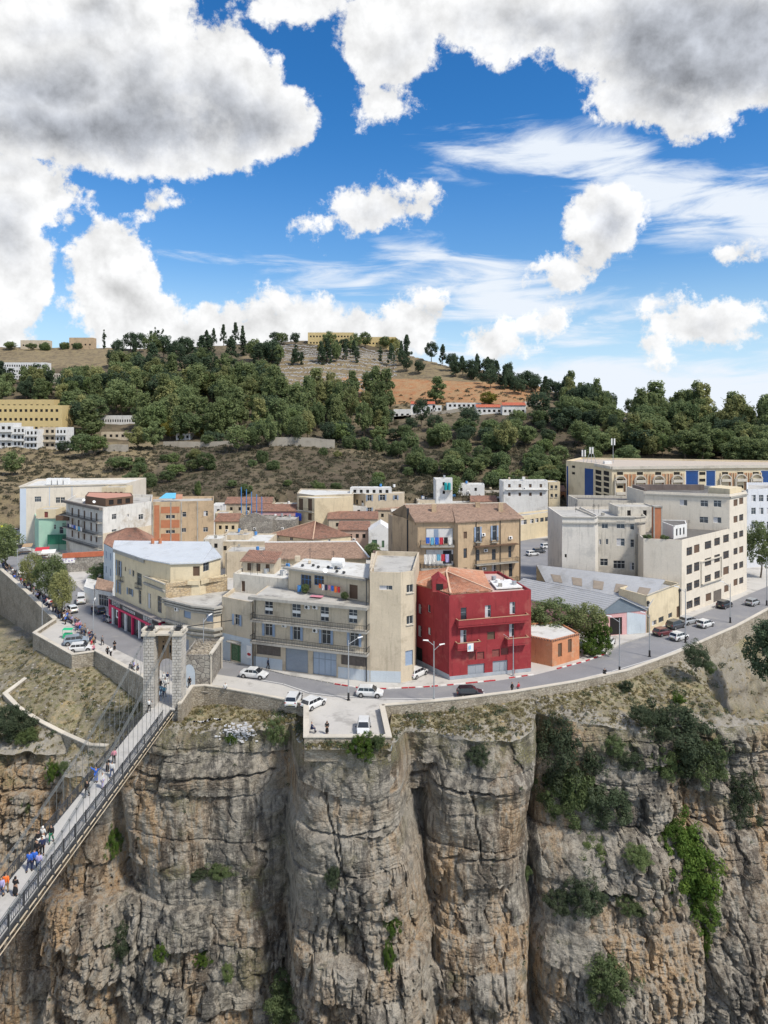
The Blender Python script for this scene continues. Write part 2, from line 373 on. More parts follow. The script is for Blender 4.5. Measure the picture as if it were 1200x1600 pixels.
# bedding: layers of uneven thickness, cut by upright joints into blocks
def blocks(scale_h, scale_w, seed, amp, notch, warp):
    zw = Z2 + fbm(X2 * .06, Z2 * .12, 3, seed + 1) * warp + 0.02 * X2
    lay = zw / scale_h + .9 * fbm(zw * .13 / scale_h, zw * 0 + seed, 2, seed + 2)
    li = np.floor(lay); lf = lay - li
    xw = (X2 + fbm(X2 * .3, Z2 * .5, 3, seed + 3) * .5 * scale_w) / scale_w * (.6 + .8 * hash1(li, seed)) + hash1(li, seed + 4) * 37
    xw = xw + .55 * vnoise(xw * .9, li * 3.7, seed + 8)
    bi = np.floor(xw); bf = xw - bi
    hsh = hash1(li * 7919 + bi, seed + 5)
    hl = hash1(li, seed + 9)
    e = np.minimum(np.minimum(bf, 1 - bf) * scale_w, np.minimum(lf, 1 - lf) * scale_h)
    en = np.minimum(lf, 1 - lf) * scale_h
    strong = (hash1(li, seed + 6) > .45) * 1.0
    crack = np.clip(1 - e / notch, 0, 1) * .6 + np.clip(1 - en / (notch * .8), 0, 1) * strong
    r = np.clip(e / (.35 * min(scale_h, scale_w)), 0, 1)
    lowz = np.clip(-(Z2 + 10) / 10, 0, 1)
    crack = np.clip(1 - np.minimum(bf, 1 - bf) * scale_w / notch, 0, 1) * (.40 + .42 * lowz) + np.clip(1 - en / (notch * .8), 0, 1) * strong * (1.15 - .2 * lowz)
    return (hsh - .5) * amp + (hl - .5) * amp * .8, crack, hsh, r
o1, c1, h1, r1 = blocks(4.2, 3.2, 100, 1.9, .26, 1.6)
o2, c2, h2, r2 = blocks(1.5, 1.25, 200, .58, .15, .9)
o3, c3, h3, r3 = blocks(.42, .8, 300, .20, .10, .4)
mask = np.clip(.5 + 1.6 * fbm(X2 * .07, Z2 * .07, 3, 70), .15, 1)
rough = np.clip(.45 + 2.2 * fbm(X2 * .05 + 9, Z2 * .06, 3, 77), .1, 1.2)     # smooth slabs and shattered zones
Dp += (o1 + c1 * .8 - r1 * .3) * np.clip(rough + .3, .4, 1.2) + (o2 + c2 * .42 - r2 * .16) * rough + (o3 + c3 * .2) * rough
# long upright fissures
fis = np.zeros_like(Dp)
for i in range(60):
    x0 = R.uniform(-80, 85); za = R.uniform(-45, -2); zb = za - R.uniform(3, 13); w = R.uniform(.10, .2)
    xx = x0 + fbm(Z2 * .12, Z2 * 0 + i, 3, 500 + i) * 2.6 + (Z2 - za) * R.uniform(-.08, .08)
    k = np.clip(1 - np.abs(X2 - xx) / w, 0, 1) * np.clip((za - Z2) / 2, 0, 1) * np.clip((Z2 - zb) / 2, 0, 1); fis = np.maximum(fis, k)
# named cracks of the photograph: the long bedding joint under the top slabs
for (xa, xb, zc, sag, dep) in ((-38, -13, -7.2, .8, 1.1), (-11, 1.6, -10.6, .35, 1.0), (1.2, 17, -8.6, -.7, 1.3), (7, 19, -17.5, -.9, .8), (-9, 3, -23.5, .2, .6), (23, 38, -21.5, .3, .8), (40, 60, -17, -1.5, .8)):
    tx = np.clip((X2 - xa) / (xb - xa), 0, 1); zc_ = zc + 4 * sag * tx * (tx - 1) + fbm(X2 * .4, X2 * 0 + zc, 3, 88) * .35
    k = np.clip(1 - np.abs(Z2 - zc_) / .26, 0, 1) * np.clip(tx * 8, 0, 1) * np.clip((1 - tx) * 8, 0, 1); Dp += k * dep
Dp += fis * .8
Dp += fbm(X2 * 1.7, Z2 * 1.9, 4, 90) * .22
# the top edge stays where the slope sheet meets it
ed = np.clip((ztop[:, None] - Z2) / 1.2, 0, 1); rim_y = macro[:, 0] + fbm(xs * .4, xs * 0, 4, 61) * .6
rim_y = np.where((xs > -10.2) & (xs < 1.0), np.minimum(rim_y, 87.7), rim_y)
rim_y = np.minimum(rim_y, edge_y(xs) - .25)
Dp = Dp * ed + rim_y[:, None] * (1 - ed)
# orange/tan where rock has spalled: attribute for the material (a property of the rock, not of light)
ochre = np.clip(.08 + fbm(X2 * .16, Z2 * .06, 5, 95) * 1.6 + (h1 - .5) * 1.5 + .16 * np.clip(-(Z2 + 16) / 20, 0, 1) * (np.abs(X2 + 2) > 9) , 0, 1)
def spot(x, z, rx, rz, a): return a * np.exp(-((X2 - x) / rx) ** 2 - ((Z2 - z) / rz) ** 2)
ochre = np.clip(ochre + spot(-38, -8, 4, 4, .6) + spot(-44, -22, 5, 12, .9) + spot(-50, -30, 9, 10, .5) + spot(-5, -9, 4, 1.2, .7) + spot(2.6, -21, 4, 5, .6) + spot(15, -16, 4, 4, .5) + spot(17, -13, 3, 4, .5)
                + spot(8, -20, 3, 7, .8) + spot(-8, -32, 6, 6, .6) + spot(36, -27, 4, 8, .5) + spot(58, -22, 14, 9, .7) + spot(-26, -8.5, 6, .9, .6) + spot(-17, -24, 1.5, 12, .4), 0, 1)
pale = np.clip(h2 * .9 + fbm(X2 * .5, Z2 * .5, 4, 97) * .5 - .15, 0, 1)
dark = np.clip(fbm(X2 * .35, Z2 * .06, 5, 99) * 1.8 + .05 + .5 * c2 * rough, 0, 1)

def rock_material(name, ground=False):
    m = bpy.data.materials.new(name); m.use_nodes = True; t = NT(m.node_tree); b = t.n['Principled BSDF']; b.inputs['Roughness'].default_value = .95
    b.inputs['Specular IOR Level'].default_value = .15
    P = t.new('ShaderNodeNewGeometry').outputs['Position']
    A = lambda n: t.new('ShaderNodeAttribute', attribute_name=n).outputs['Fac']
    n1 = t.noise(P, .9, 8, .65); n2 = t.noise(t.vm('MULTIPLY', P, (1, 1, .16)), 1.1, 6, .65); n3 = t.noise(P, 5.5, 6, .72)
    grey = t.mix(t.step(n1, .34, .66), (.120, .110, .094), (.40, .365, .305))
    grey = t.mix(t.math('MULTIPLY', A('pale'), .75), grey, (.42, .39, .34))
    tan = t.mix(t.step(n3, .35, .65), (.38, .235, .125), (.50, .36, .21))
    och = t.math('MULTIPLY', A('ochre'), t.step(n2, .36, .60))
    c = t.mix(och, grey, tan)
    c = t.mix(t.math('MULTIPLY', t.step(t.math('ADD', n2, t.math('MULTIPLY', A('dark'), .16)), .53, .66), .72), c, (.055, .053, .052))
    c = t.mix(t.step(n3, .54, .70, 0, .65), c, (.50, .47, .42))
    c = t.mix(t.step(t.noise(P, 7.5, 4, .7), .56, .66, 0, .75), c, (.04, .04, .038))
    # lichen and thin greenery on the ledges
    g = t.noise(t.vm('ADD', P, (31, 7, 3)), .42, 7, .7)
    c = t.mix(t.step(g, .60, .70, 0, .5), c, (.075, .085, .04))
    c = t.mix(t.math('MULTIPLY', A('grassy'), t.step(n3, .42, .56)), c, t.mix(n1, (.24, .21, .12), (.11, .115, .05)))
    t.put(b.inputs['Base Color'], c)
    bn = t.new('ShaderNodeBump'); bn.inputs['Strength'].default_value = 1.0; bn.inputs['Distance'].default_value = .35
    hh = t.math('ADD', t.noise(P, 3.2, 9, .72), t.math('MULTIPLY', t.noise(t.vm('MULTIPLY', P, (1, 1, 2.6)), 2.4, 6, .7), .7)); t.l.new(hh, bn.inputs['Height']); t.l.new(bn.outputs[0], b.inputs['Normal'])
    return m
ROCK = rock_material('limestone_cliff')
P3 = np.stack([X2, Dp, Z2], -1)
me = grid_mesh('cliff', P3, ROCK, dict(ochre=ochre, pale=pale, dark=dark, grassy=np.clip(1 - (ztop[:, None] - Z2) / 3.5 + fbm(X2 * .6, Z2 * .6, 4, 44) * 1.2, 0, 1) * .9 + np.clip(fbm(X2 * .22, Z2 * .3, 4, 46) * 3 - 1.0, 0, .8)), smooth=False, flip=True)
o = bpy.data.objects.new('cliff', me); COL.objects.link(o); tag(o, 'grey and ochre limestone gorge cliff with upright clefts below the road', kind='structure')

# ---- slope between the rim and the road wall (scree, dry grass)
def scree_material():
    m = bpy.data.materials.new('dry_slope'); m.use_nodes = True; t = NT(m.node_tree); b = t.n['Principled BSDF']; b.inputs['Roughness'].default_value = .97
    b.inputs['Specular IOR Level'].default_value = .1
    P = t.new('ShaderNodeNewGeometry').outputs['Position']
    n1 = t.noise(P, .25, 7, .66); n2 = t.noise(P, 1.4, 7, .7); n3 = t.noise(P, 7, 4, .7)
    c = t.mix(t.step(n1, .38, .60), (.165, .148, .115), (.27, .235, .155))
    c = t.mix(t.step(n2, .47, .62, 0, .75), c, (.125, .13, .055))
    c = t.mix(t.step(t.noise(t.vm('ADD', P, (5, 9, 2)), .5, 6, .7), .55, .64, 0, .8), c, (.33, .255, .14))
    c = t.mix(t.step(n3, .58, .70, 0, .8), c, (.44, .42, .38))
    c = t.mix(t.step(n3, .30, .42, .8, 0), c, (.07, .06, .045))
    rk = t.new('ShaderNodeAttribute', attribute_name='rock').outputs['Fac']
    c = t.mix(t.math('MULTIPLY', rk, t.step(n2, .38, .5)), c, t.mix(n3, (.15, .14, .12), (.42, .39, .34)))
    t.put(b.inputs['Base Color'], c)
    bn = t.new('ShaderNodeBump'); bn.inputs['Strength'].default_value = .8; bn.inputs['Distance'].default_value = .3
    t.l.new(t.noise(P, 2.5, 8, .72), bn.inputs['Height']); t.l.new(bn.outputs[0], b.inputs['Normal']); return m
SCREE = scree_material()
FOOT = [(-320, -14), (-100, -11), (-66, -6), (-64, -1.9), (-52, -1.7), (-46, -2.2), (-37, -3.4), (-30, -2.6), (-24, -1.5), (-11, -1.2), (-9.8, -.4), (.6, -.4), (4, -.5), (48, -.5), (56, -1.2), (70, -1.8), (111, -2.4), (320, -4)]
NS, NW = 780, 90
sx = np.linspace(-122, 92, NS); w = np.linspace(0, 1, NW)
ry = np.interp(sx, xs, rim_y); rz = np.interp(sx, xs, ztop); ey = edge_y(sx); ez = lerp_tab(sx, FOOT)
SX = np.repeat(sx[:, None], NW, 1); SY = ry[:, None] + (ey - ry)[:, None] * w[None]
prof = w ** 1.0
SZ = rz[:, None] + (ez - rz)[:, None] * prof[None]
SZ += (fbm(SX * .12, SY * .12, 5, 20) * .9 + fbm(SX * .7, SY * .7, 4, 21) * .30) * (np.sin(w * math.pi) ** .5)[None] * np.clip((ey - ry) / 4, .05, 1)[:, None]
# grassy hump left of the bridge
hump = np.exp(-((SX + 52) / 13) ** 2 - ((SY - 113) / 8) ** 2) * 1.2; SZ += hump * (np.sin(w * math.pi))[None]
# gully at the right with a rock wall at its back under the road
gul = np.clip((SX - 50) / 6, 0, 1); wl = w[None]
dip = np.interp(w, [0, .05, .22, .80, .92, 1], [0, .0, 1, 1, .25, 0])[None]
SZ -= gul * dip * np.clip((SX - 48) * .9, 0, 12)
SY += gul * (fbm(SX * .5, SZ * .5, 4, 31) * 1.4 + fbm(SX * .2, SZ * 1.8, 4, 33) * .9) * (dip > .02) * (dip < .99)
Ps = np.stack([SX, SY, SZ], -1)
rock_a = np.clip(1.5 - (SY - ry[:, None]) / 2.2 + fbm(SX * .5, SY * .5, 4, 45) * 1.5 + 2.2 * gul * (dip > .1), 0, 1) + np.clip(fbm(SX * .10, SY * .10, 4, 47) * 3 - .3, 0, .9) * ((SX < -58) | (SX > 20))
SZ += np.clip(rock_a, 0, 1) * np.abs(fbm(SX * 1.6, SY * 1.6, 3, 49)) * .8 * np.clip(np.sin(w * math.pi) * 6, 0, 1)[None]
Ps[:, :, 2] = SZ
me = grid_mesh('slope', Ps, SCREE, dict(rock=np.clip(rock_a, 0, 1)), smooth=True)
o = bpy.data.objects.new('scree_slope', me); COL.objects.link(o); tag(o, 'dry grass and scree slope between cliff rim and road wall', kind='structure')
def slope_z(x, y):
    i = int(np.clip(np.searchsorted(sx, x), 1, NS - 1)); r0, r1 = ry[i], ey[i]
    t = (y - r0) / max(r1 - r0, .01); t = min(max(t, 0), 1); return float(SZ[i, int(round(t * (NW - 1)))])
def cliff_y(x, z):
    i = int(np.clip(np.searchsorted(xs, x), 0, NX - 1)); zz = Z2[i]; j = int(np.clip(np.searchsorted(-zz, -z), 0, NZ - 1)); return float(Dp[i, j])
# gorge floor and the wings of the gorge beyond the frame
gf = MB(); gf.quad((-400, -60, -57), (400, -60, -57), (400, 140, -57), (-400, 140, -57))
gf.build('gorge_floor', SCREE, kind='structure')
wing = MB()
for s_, xa in ((-1, -122), (1, 92)):
    i = 0 if s_ < 0 else -1
    pts = [(xa, float(rim_y[i])), (xa + s_ * 60, 150.0), (xa + s_ * 230, 230.0)]
    for (p, q) in zip(pts[:-1], pts[1:]):
        a, b_ = (p, q) if s_ > 0 else (q, p)
        wing.quad((a[0], a[1] - 14, -57), (b_[0], b_[1] - 14, -57), (b_[0], b_[1], -6), (a[0], a[1], -6))
        wing.quad((a[0], a[1], -6), (b_[0], b_[1], -6), (b_[0], float(edge_y(b_[0])) + .2, -1.5), (a[0], float(edge_y(a[0])) + .2, -1.5))
wing.build('gorge_side', ROCK, kind='structure')

# ---- town plateau, pavement and road
PAVE = M('pavement_concrete', (.46, .445, .42), .9, .08, .3, fine=.08, dirt=(.27, .26, .245), dirt_amt=.7, dirt_scale=.35, bump=.15)
ASPH = M('asphalt', (.215, .216, .228), .9, .10, .25, fine=.12, dirt=(.27, .265, .26), dirt_amt=.7, dirt_scale=.3, bump=.2)
EARTH = M('town_ground', (.27, .25, .22), .95, .2, .2, dirt=(.16, .14, .11))
b = MB(); b.flat([(-320, 470), (-320, 330)] + EDGE[1:-1] + [(320, 330), (320, 470)], 0.0); b.build('town_ground', PAVE, kind='structure')
near = [G(x, y) for x, y in ((-60, 846), (0, 880), (54, 922), (108, 968), (144, 996), (200, 1024), (270, 1056), (338, 1053.5), (400, 1063), (440, 1070), (481, 1084), (522, 1089), (601, 1093), (678, 1094), (735, 1088), (810, 1082), (900, 1064.5), (960, 1050), (1030, 1029), (1080, 1009), (1137, 986), (1200, 951.5), (1260, 921), (1400, 862))]
far = [G(x, y) for x, y in ((1400, 836), (1260, 886), (1200, 916), (1168, 929), (1137, 943), (1089, 962), (1023, 991), (972, 1007), (951, 1020.5), (915, 1034), (870, 1046), (834, 1055), (774, 1064), (699, 1071.5), (660, 1074.5), (605, 1077), (566.5, 1076), (522, 1069), (445.5, 1055), (399, 1042.5), (344, 1033), (262, 1018), (219, 996), (180, 972), (152, 942), (120, 915), (80, 880), (40, 856), (-20, 826))]
ROAD_FAR = far[::-1]
b = MB(); b.flat(near + far, 0.004); b.build('road', ASPH, kind='structure')
# back street and side yard
b = MB(); b.flat([(22, 152), (120, 215), (120, 240), (60, 232), (36, 226), (30, 200)], 0.004); b.build('back_street', ASPH, kind='structure')
# painted edge line
b = MB(); LINE = plain('road_paint', (.62, .62, .6), .7)
for i in range(8, len(near) - 3):
    p, q = Vector((*near[i], 0)), Vector((*near[i + 1], 0)); d = (q - p).normalized(); n = Vector((-d.y, d.x, 0))
    b.quad(p + n * .35 + Vector((0, 0, .008)), q + n * .35 + Vector((0, 0, .008)), q + n * .5 + Vector((0, 0, .008)), p + n * .5 + Vector((0, 0, .008)))
b.build('road_marking', LINE, kind='structure')

# ---- hill behind the town: fan grid (direction px, depth)
def hill_y(px, Y):
    """photo row of bare ground for direction px at depth Y"""
    ridge = np.interp(px, [-900, -200, 0, 60, 200, 330, 430, 560, 620, 700, 800, 870, 960, 1000, 1050, 1200, 1400, 2100], [600, 560, 543, 543, 545, 540, 532, 536, 545, 572, 590, 612, 640, 652, 660, 690, 705, 700])
    Rd = np.interp(px, [-900, 0, 600, 700, 860, 1000, 1200, 2100], [640, 640, 640, 560, 470, 400, 340, 330])
    t = (Y - 246) / (Rd - 246)
    y0 = 832.0
    s = np.interp(t, [0, .03, .22, .34, .58, .80, 1.0], [0, .216, .459, .497, .74, .907, 1.0])
    yy_ = y0 + (ridge - y0) * s
    return yy_, t, Rd
NP, ND = 420, 260
pxs = np.linspace(-900, 2100, NP); ys = 246 * (900 / 246) ** np.linspace(0, 1, ND)
PXg, Yg = np.meshgrid(pxs, ys, indexing='ij')
hy, ht, hR = hill_y(PXg, Yg)
HZ = CH - (hy - 640) / CF * Yg
zr = CH - (hill_y(PXg, hR)[0] - 640) / CF * hR
over = ht > 1
HZ = np.where(over, zr - (Yg - hR) * .32, HZ)
HXg = (PXg - 600) / CF * Yg
HZ += (fbm(HXg * .02, Yg * .02, 5, 130) * 3.5 + fbm(HXg * .12, Yg * .12, 4, 131) * .9) * np.clip((Yg - 246) / 40, 0, 1)
HZ = np.maximum(HZ, -30)
def ground_z(px, Y):
    i = np.clip((px + 900) / 3000 * (NP - 1), 0, NP - 2); j = np.clip(math.log(Y / 246) / math.log(900 / 246) * (ND - 1), 0, ND - 2)
    i0, j0 = int(i), int(j); fi, fj = i - i0, j - j0
    return float((HZ[i0, j0] * (1 - fi) + HZ[i0 + 1, j0] * fi) * (1 - fj) + (HZ[i0, j0 + 1] * (1 - fi) + HZ[i0 + 1, j0 + 1] * fi) * fj)
def hill_at(px, py):
    """nearest ground point of the hill seen at photo pixel (px, py)"""
    best = None
    for Y in np.arange(248, 880, 3.0):
        z = ground_z(px, Y); y = 640 + (CH - z) * CF / Y
        if y <= py: return XA(px, Y), Y, z
        if best is None or y < best[0]: best = (y, Y, z)
    return XA(px, best[1]), best[1], best[2]
def hill_material():
    m = bpy.data.materials.new('hillside_earth'); m.use_nodes = True; t = NT(m.node_tree); b = t.n['Principled BSDF']; b.inputs['Roughness'].default_value = .97
    b.inputs['Specular IOR Level'].default_value = .1
    P = t.new('ShaderNodeNewGeometry').outputs['Position']
    n1 = t.noise(P, .03, 8, .65); n2 = t.noise(P, .22, 7, .7); n3 = t.noise(P, 1.1, 5, .75)
    c = t.mix(t.step(n1, .40, .62), (.105, .085, .062), (.165, .135, .092))
    c = t.mix(t.step(n2, .48, .62, 0, .8), c, (.065, .065, .038))
    c = t.mix(t.step(n3, .58, .72, 0, .6), c, (.30, .25, .18))
    c = t.mix(t.step(n3, .28, .42, .7, 0), c, (.045, .042, .03))
    at = t.new('ShaderNodeAttribute', attribute_name='field').outputs['Fac']
    c = t.mix(at, c, t.mix(n3, (.36, .17, .08), (.30, .15, .08)))
    at2 = t.new('ShaderNodeAttribute', attribute_name='straw').outputs['Fac']
    c = t.mix(t.math('MULTIPLY', at2, t.step(n2, .35, .6)), c, (.34, .27, .16))
    t.put(b.inputs['Base Color'], c)
    bn = t.new('ShaderNodeBump'); bn.inputs['Strength'].default_value = .7; bn.inputs['Distance'].default_value = .8
    t.l.new(t.noise(P, .9, 8, .72), bn.inputs['Height']); t.l.new(bn.outputs[0], b.inputs['Normal']); return m
yyg = 640 + (CH - HZ) * CF / Yg
field = ((yyg > 592 + (PXg - 620) * .04) & (yyg < 632) & (PXg > 535) & (PXg < 850) & (Yg > 380)) * 1.0
straw = ((((yyg < 575) & (PXg < 190)) | ((yyg > 690) & (PXg < 240)) | ((yyg > 555) & (yyg < 640) & (PXg > 380) & (PXg < 860))) & ~over) * .55
me = grid_mesh('hill', np.stack([HXg, Yg, HZ], -1), hill_material(), dict(field=field, straw=straw), smooth=True)
o = bpy.data.objects.new('hill', me); COL.objects.link(o); tag(o, 'dry hillside rising behind the town', kind='structure')
# low ground joining plateau, hill and horizon
b = MB(); b.quad((-2400, 246, -31), (2400, 246, -31), (2400, 3600, -31), (-2400, 3600, -31)); b.build('plain', EARTH, kind='structure')

# ================================================================== KITS
# ---- common materials
GLASS = plain('window_glass', (.035, .042, .052), .12, 0, .7)
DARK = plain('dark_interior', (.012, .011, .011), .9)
FRAME_W = plain('white_frame', (.60, .60, .58), .6)
FRAME_G = plain('grey_frame', (.22, .24, .26), .6)
FRAME_BR = plain('brown_wood', (.11, .065, .04), .75)
SHUT_B = plain('blue_grey_shutter', (.24, .31, .42), .7)
SHUT_R = plain('red_brown_shutter', (.20, .055, .045), .75)
BLUE_P = plain('bright_blue_paint', (.06, .22, .52), .6)
IRON = plain('dark_iron', (.035, .037, .04), .55, .3)
STEEL = plain('grey_steel', (.42, .44, .46), .5, .5)
GREY_DOOR = M('grey_blue_door', (.27, .31, .36), .6, .08, .6, bump=.1)
WHITE_P = plain('white_paint', (.74, .74, .73), .6)
BLACKP = plain('black_paint', (.015, .015, .017), .5)
RUBBER = plain('rubber', (.02, .02, .02), .8)
CONC = M('concrete', (.36, .345, .31), .9, .12, .5, streak=.4, dirt=(.13, .125, .12), dirt_amt=.6)
COPING = M('pale_coping', (.52, .48, .41), .85, .10, .5, dirt=(.3, .27, .22))
ROOF_SLAB = M('flat_roof_screed', (.42, .41, .385), .9, .14, .35, dirt=(.16, .15, .14), dirt_amt=.7, dirt_scale=.3)
ROOF_WHITE = M('whitewashed_roof', (.56, .56, .54), .85, .08, .4, dirt=(.3, .28, .25), dirt_amt=.6, dirt_scale=.4)
ROOF_DARK = M('dark_felt_roof', (.13, .125, .12), .9, .12, .4, dirt=(.26, .25, .24))
TILE_OLD = M('old_clay_tile', (.27, .155, .115), .85, .28, 1.2, fine=.7, dirt=(.15, .115, .095), dirt_amt=.85, dirt_scale=.8)
TILE_NEW = M('orange_clay_tile', (.42, .21, .135), .85, .22, 1.2, fine=.7, dirt=(.40, .31, .25), dirt_amt=.8, dirt_scale=.8)
TILE_BRN = M('brown_clay_tile', (.33, .23, .175), .85, .24, 1.2, fine=.65, dirt=(.22, .16, .125), dirt_amt=.8, dirt_scale=.7)

PANES = {}
def win_mesh(style, w, h):
    key = (style, round(w, 1), round(h, 1))
    if key in PANES: return PANES[key]
    w, h = max(key[1], .2), max(key[2], .2)
    f = MB(); p = MB(); e = MB(); fm, pm, em = FRAME_W, GLASS, None
    t = .06
    def ring(mb, x0, x1, z0, z1, t, y0, y1):
        mb.box(x0, x0 + t, y0, y1, z0, z1); mb.box(x1 - t, x1, y0, y1, z0, z1); mb.box(x0 + t, x1 - t, y0, y1, z0, z0 + t); mb.box(x0 + t, x1 - t, y0, y1, z1 - t, z1)
    extra = None
    if style in ('win', 'win_grey', 'win_sill', 'win_brown', 'win_shut', 'win_blue', 'win_curtain', 'win_band'):
        ring(f, 0, w, 0, h, t, 0, .07)
        nx = max(1, round(w / .75)); nz = 2 if h > 1.3 else 1
        for i in range(1, nx): f.box(w * i / nx - t / 2, w * i / nx + t / 2, 0, .06, t, h - t)
        if nz == 2: f.box(t, w - t, .005, .055, h * .62, h * .62 + t)
        p.quad((t, .03, t), (w - t, .03, t), (w - t, .03, h - t), (t, .03, h - t))
        fm = {'win_grey': FRAME_G, 'win_brown': FRAME_BR, 'win_blue': BLUE_P}.get(style, FRAME_W)
        if style == 'win_sill': e.box(-.1, w + .1, -.34, -.02, -.1, -.01); extra = ('sill', COPING)
        if style == 'win_shut':
            for s in (0, 1):
                x0, x1 = (-.0, -.42) if s == 0 else (w, w + .42)
                e.box(min(x0, x1), max(x0, x1), -.30, -.25, 0, h)
            extra = ('shutter', SHUT_B)
        if style == 'win_band': e.box(.05, w - .05, -.06, -.02, h * .28, h * .48); extra = ('blind', WHITE_P)
        if style == 'win_curtain': e.quad((t, .022, t), (w * .55, .022, t), (w * .55, .022, h - t), (t, .022, h - t)); extra = ('curtain', plain('pale_curtain', (.5, .5, .52), .9))
    elif style in ('shut_red', 'shut_brown', 'shut_blue', 'slats', 'shut_white'):
        ring(f, 0, w, 0, h, t, 0, .07)
        fm = pm = {'shut_red': SHUT_R, 'shut_brown': FRAME_BR, 'shut_blue': SHUT_B, 'slats': M('weathered_slats', (.15, .13, .115), .9, .2, 2), 'shut_white': WHITE_P}[style]
        n = max(2, int(w / .28)) if style == 'slats' else max(3, int(h / .22))
        if style == 'slats':
            for i in range(n): p.box(t + (w - 2 * t) * i / n + .02, t + (w - 2 * t) * (i + 1) / n - .02, .0, .04, t, h - t)
        else:
            for i in range(n):
                z = t + (h - 2 * t) * i / n; p.add([(t, 0, z), (w - t, 0, z), (w - t, .05, z + (h - 2 * t) / n), (t, .05, z + (h - 2 * t) / n)], [(0, 1, 2, 3)])
        f.quad((0, .068, 0), (w, .068, 0), (w, .068, h), (0, .068, h))
    elif style == 'garage':
        fm = pm = GREY_DOOR; ring(f, 0, w, 0, h, .1, 0, .08)
        n = max(4, int(h / .22))
        for i in range(n):
            z = .1 + (h - .2) * i / n; dz = (h - .2) / n
            p.add([(.1, .02, z), (w - .1, .02, z), (w - .1, .05, z + dz * .5), (.1, .05, z + dz * .5), (w - .1, .02, z + dz), (.1, .02, z + dz)], [(0, 1, 2, 3), (3, 2, 4, 5)])
    elif style == 'panel_door':
        fm = GREY_DOOR; pm = M('pale_blue_panel', (.34, .41, .50), .6, .08, .8, bump=.1); ring(f, 0, w, 0, h, .1, 0, .08)
        for i in range(1, 4): f.box(w * i / 4 - .04, w * i / 4 + .04, 0, .06, .1, h - .1)
        f.box(.1, w - .1, .004, .056, h * .68, h * .68 + .1)
        p.quad((.1, .04, .1), (w - .1, .04, .1), (w - .1, .04, h - .1), (.1, .04, h - .1))
    elif style == 'plain_grey':
        fm = pm = M('painted_grey_door', (.30, .33, .37), .6, .06, .8); ring(f, 0, w, 0, h, .08, 0, .06); p.quad((.08, .03, .08), (w - .08, .03, .08), (w - .08, .03, h - .08), (.08, .03, h - .08))
        f.box(w / 2 - .03, w / 2 + .03, 0, .055, .08, h - .08)
    elif style == 'green_shop':
        fm = M('green_shop_frame', (.05, .14, .07), .6, .1, 1); pm = M('green_goods_behind_glass', (.10, .17, .10), .5, .5, 3.0, fine=.5); ring(f, 0, w, 0, h, .08, 0, .06); f.box(w * .45, w * .55, 0, .055, .08, h - .08)
        p.quad((.08, .03, .08), (w - .08, .03, .08), (w - .08, .03, h - .08), (.08, .03, h - .08))
    elif style == 'blue_glass':
        fm = WHITE_P; pm = M('blue_glass', (.012, .055, .20), .2, .25, .15, spec=.6); ring(f, 0, w, 0, h, .22, -.06, .06)
        p.quad((.22, .03, .22), (w - .22, .03, .22), (w - .22, .03, h - .22), (.22, .03, h - .22))
        for i in range(1, 5): p.box(.22, w - .22, .0, .026, h * i / 5 - .04, h * i / 5 + .04)
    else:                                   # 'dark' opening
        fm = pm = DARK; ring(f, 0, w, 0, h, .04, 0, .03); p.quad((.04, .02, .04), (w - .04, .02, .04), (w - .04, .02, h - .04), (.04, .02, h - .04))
    fo = f.mesh('window', fm); po = p.mesh('pane', pm); eo = (extra[0], e.mesh(extra[0], extra[1])) if extra else None
    PANES[key] = (fo, po, eo); return PANES[key]

def ac_mesh():
    if 'ac' not in PANES:
        a = MB(); a.box(0, .85, -.34, 0, 0, .6); a.box(.1, .15, -.3, 0, -.06, 0); a.box(.7, .75, -.3, 0, -.06, 0)
        g = MB(); n = 12; c = (.34, -.345, .3)
        g.add([c] + [(c[0] + .24 * math.cos(2 * math.pi * i / n), -.35, c[2] + .24 * math.sin(2 * math.pi * i / n)) for i in range(n)], [(0, 1 + i, 1 + (i + 1) % n) for i in range(n)])
        PANES['ac'] = (a.mesh('air_conditioner', WHITE_P), g.mesh('fan', IRON))
    return PANES['ac']

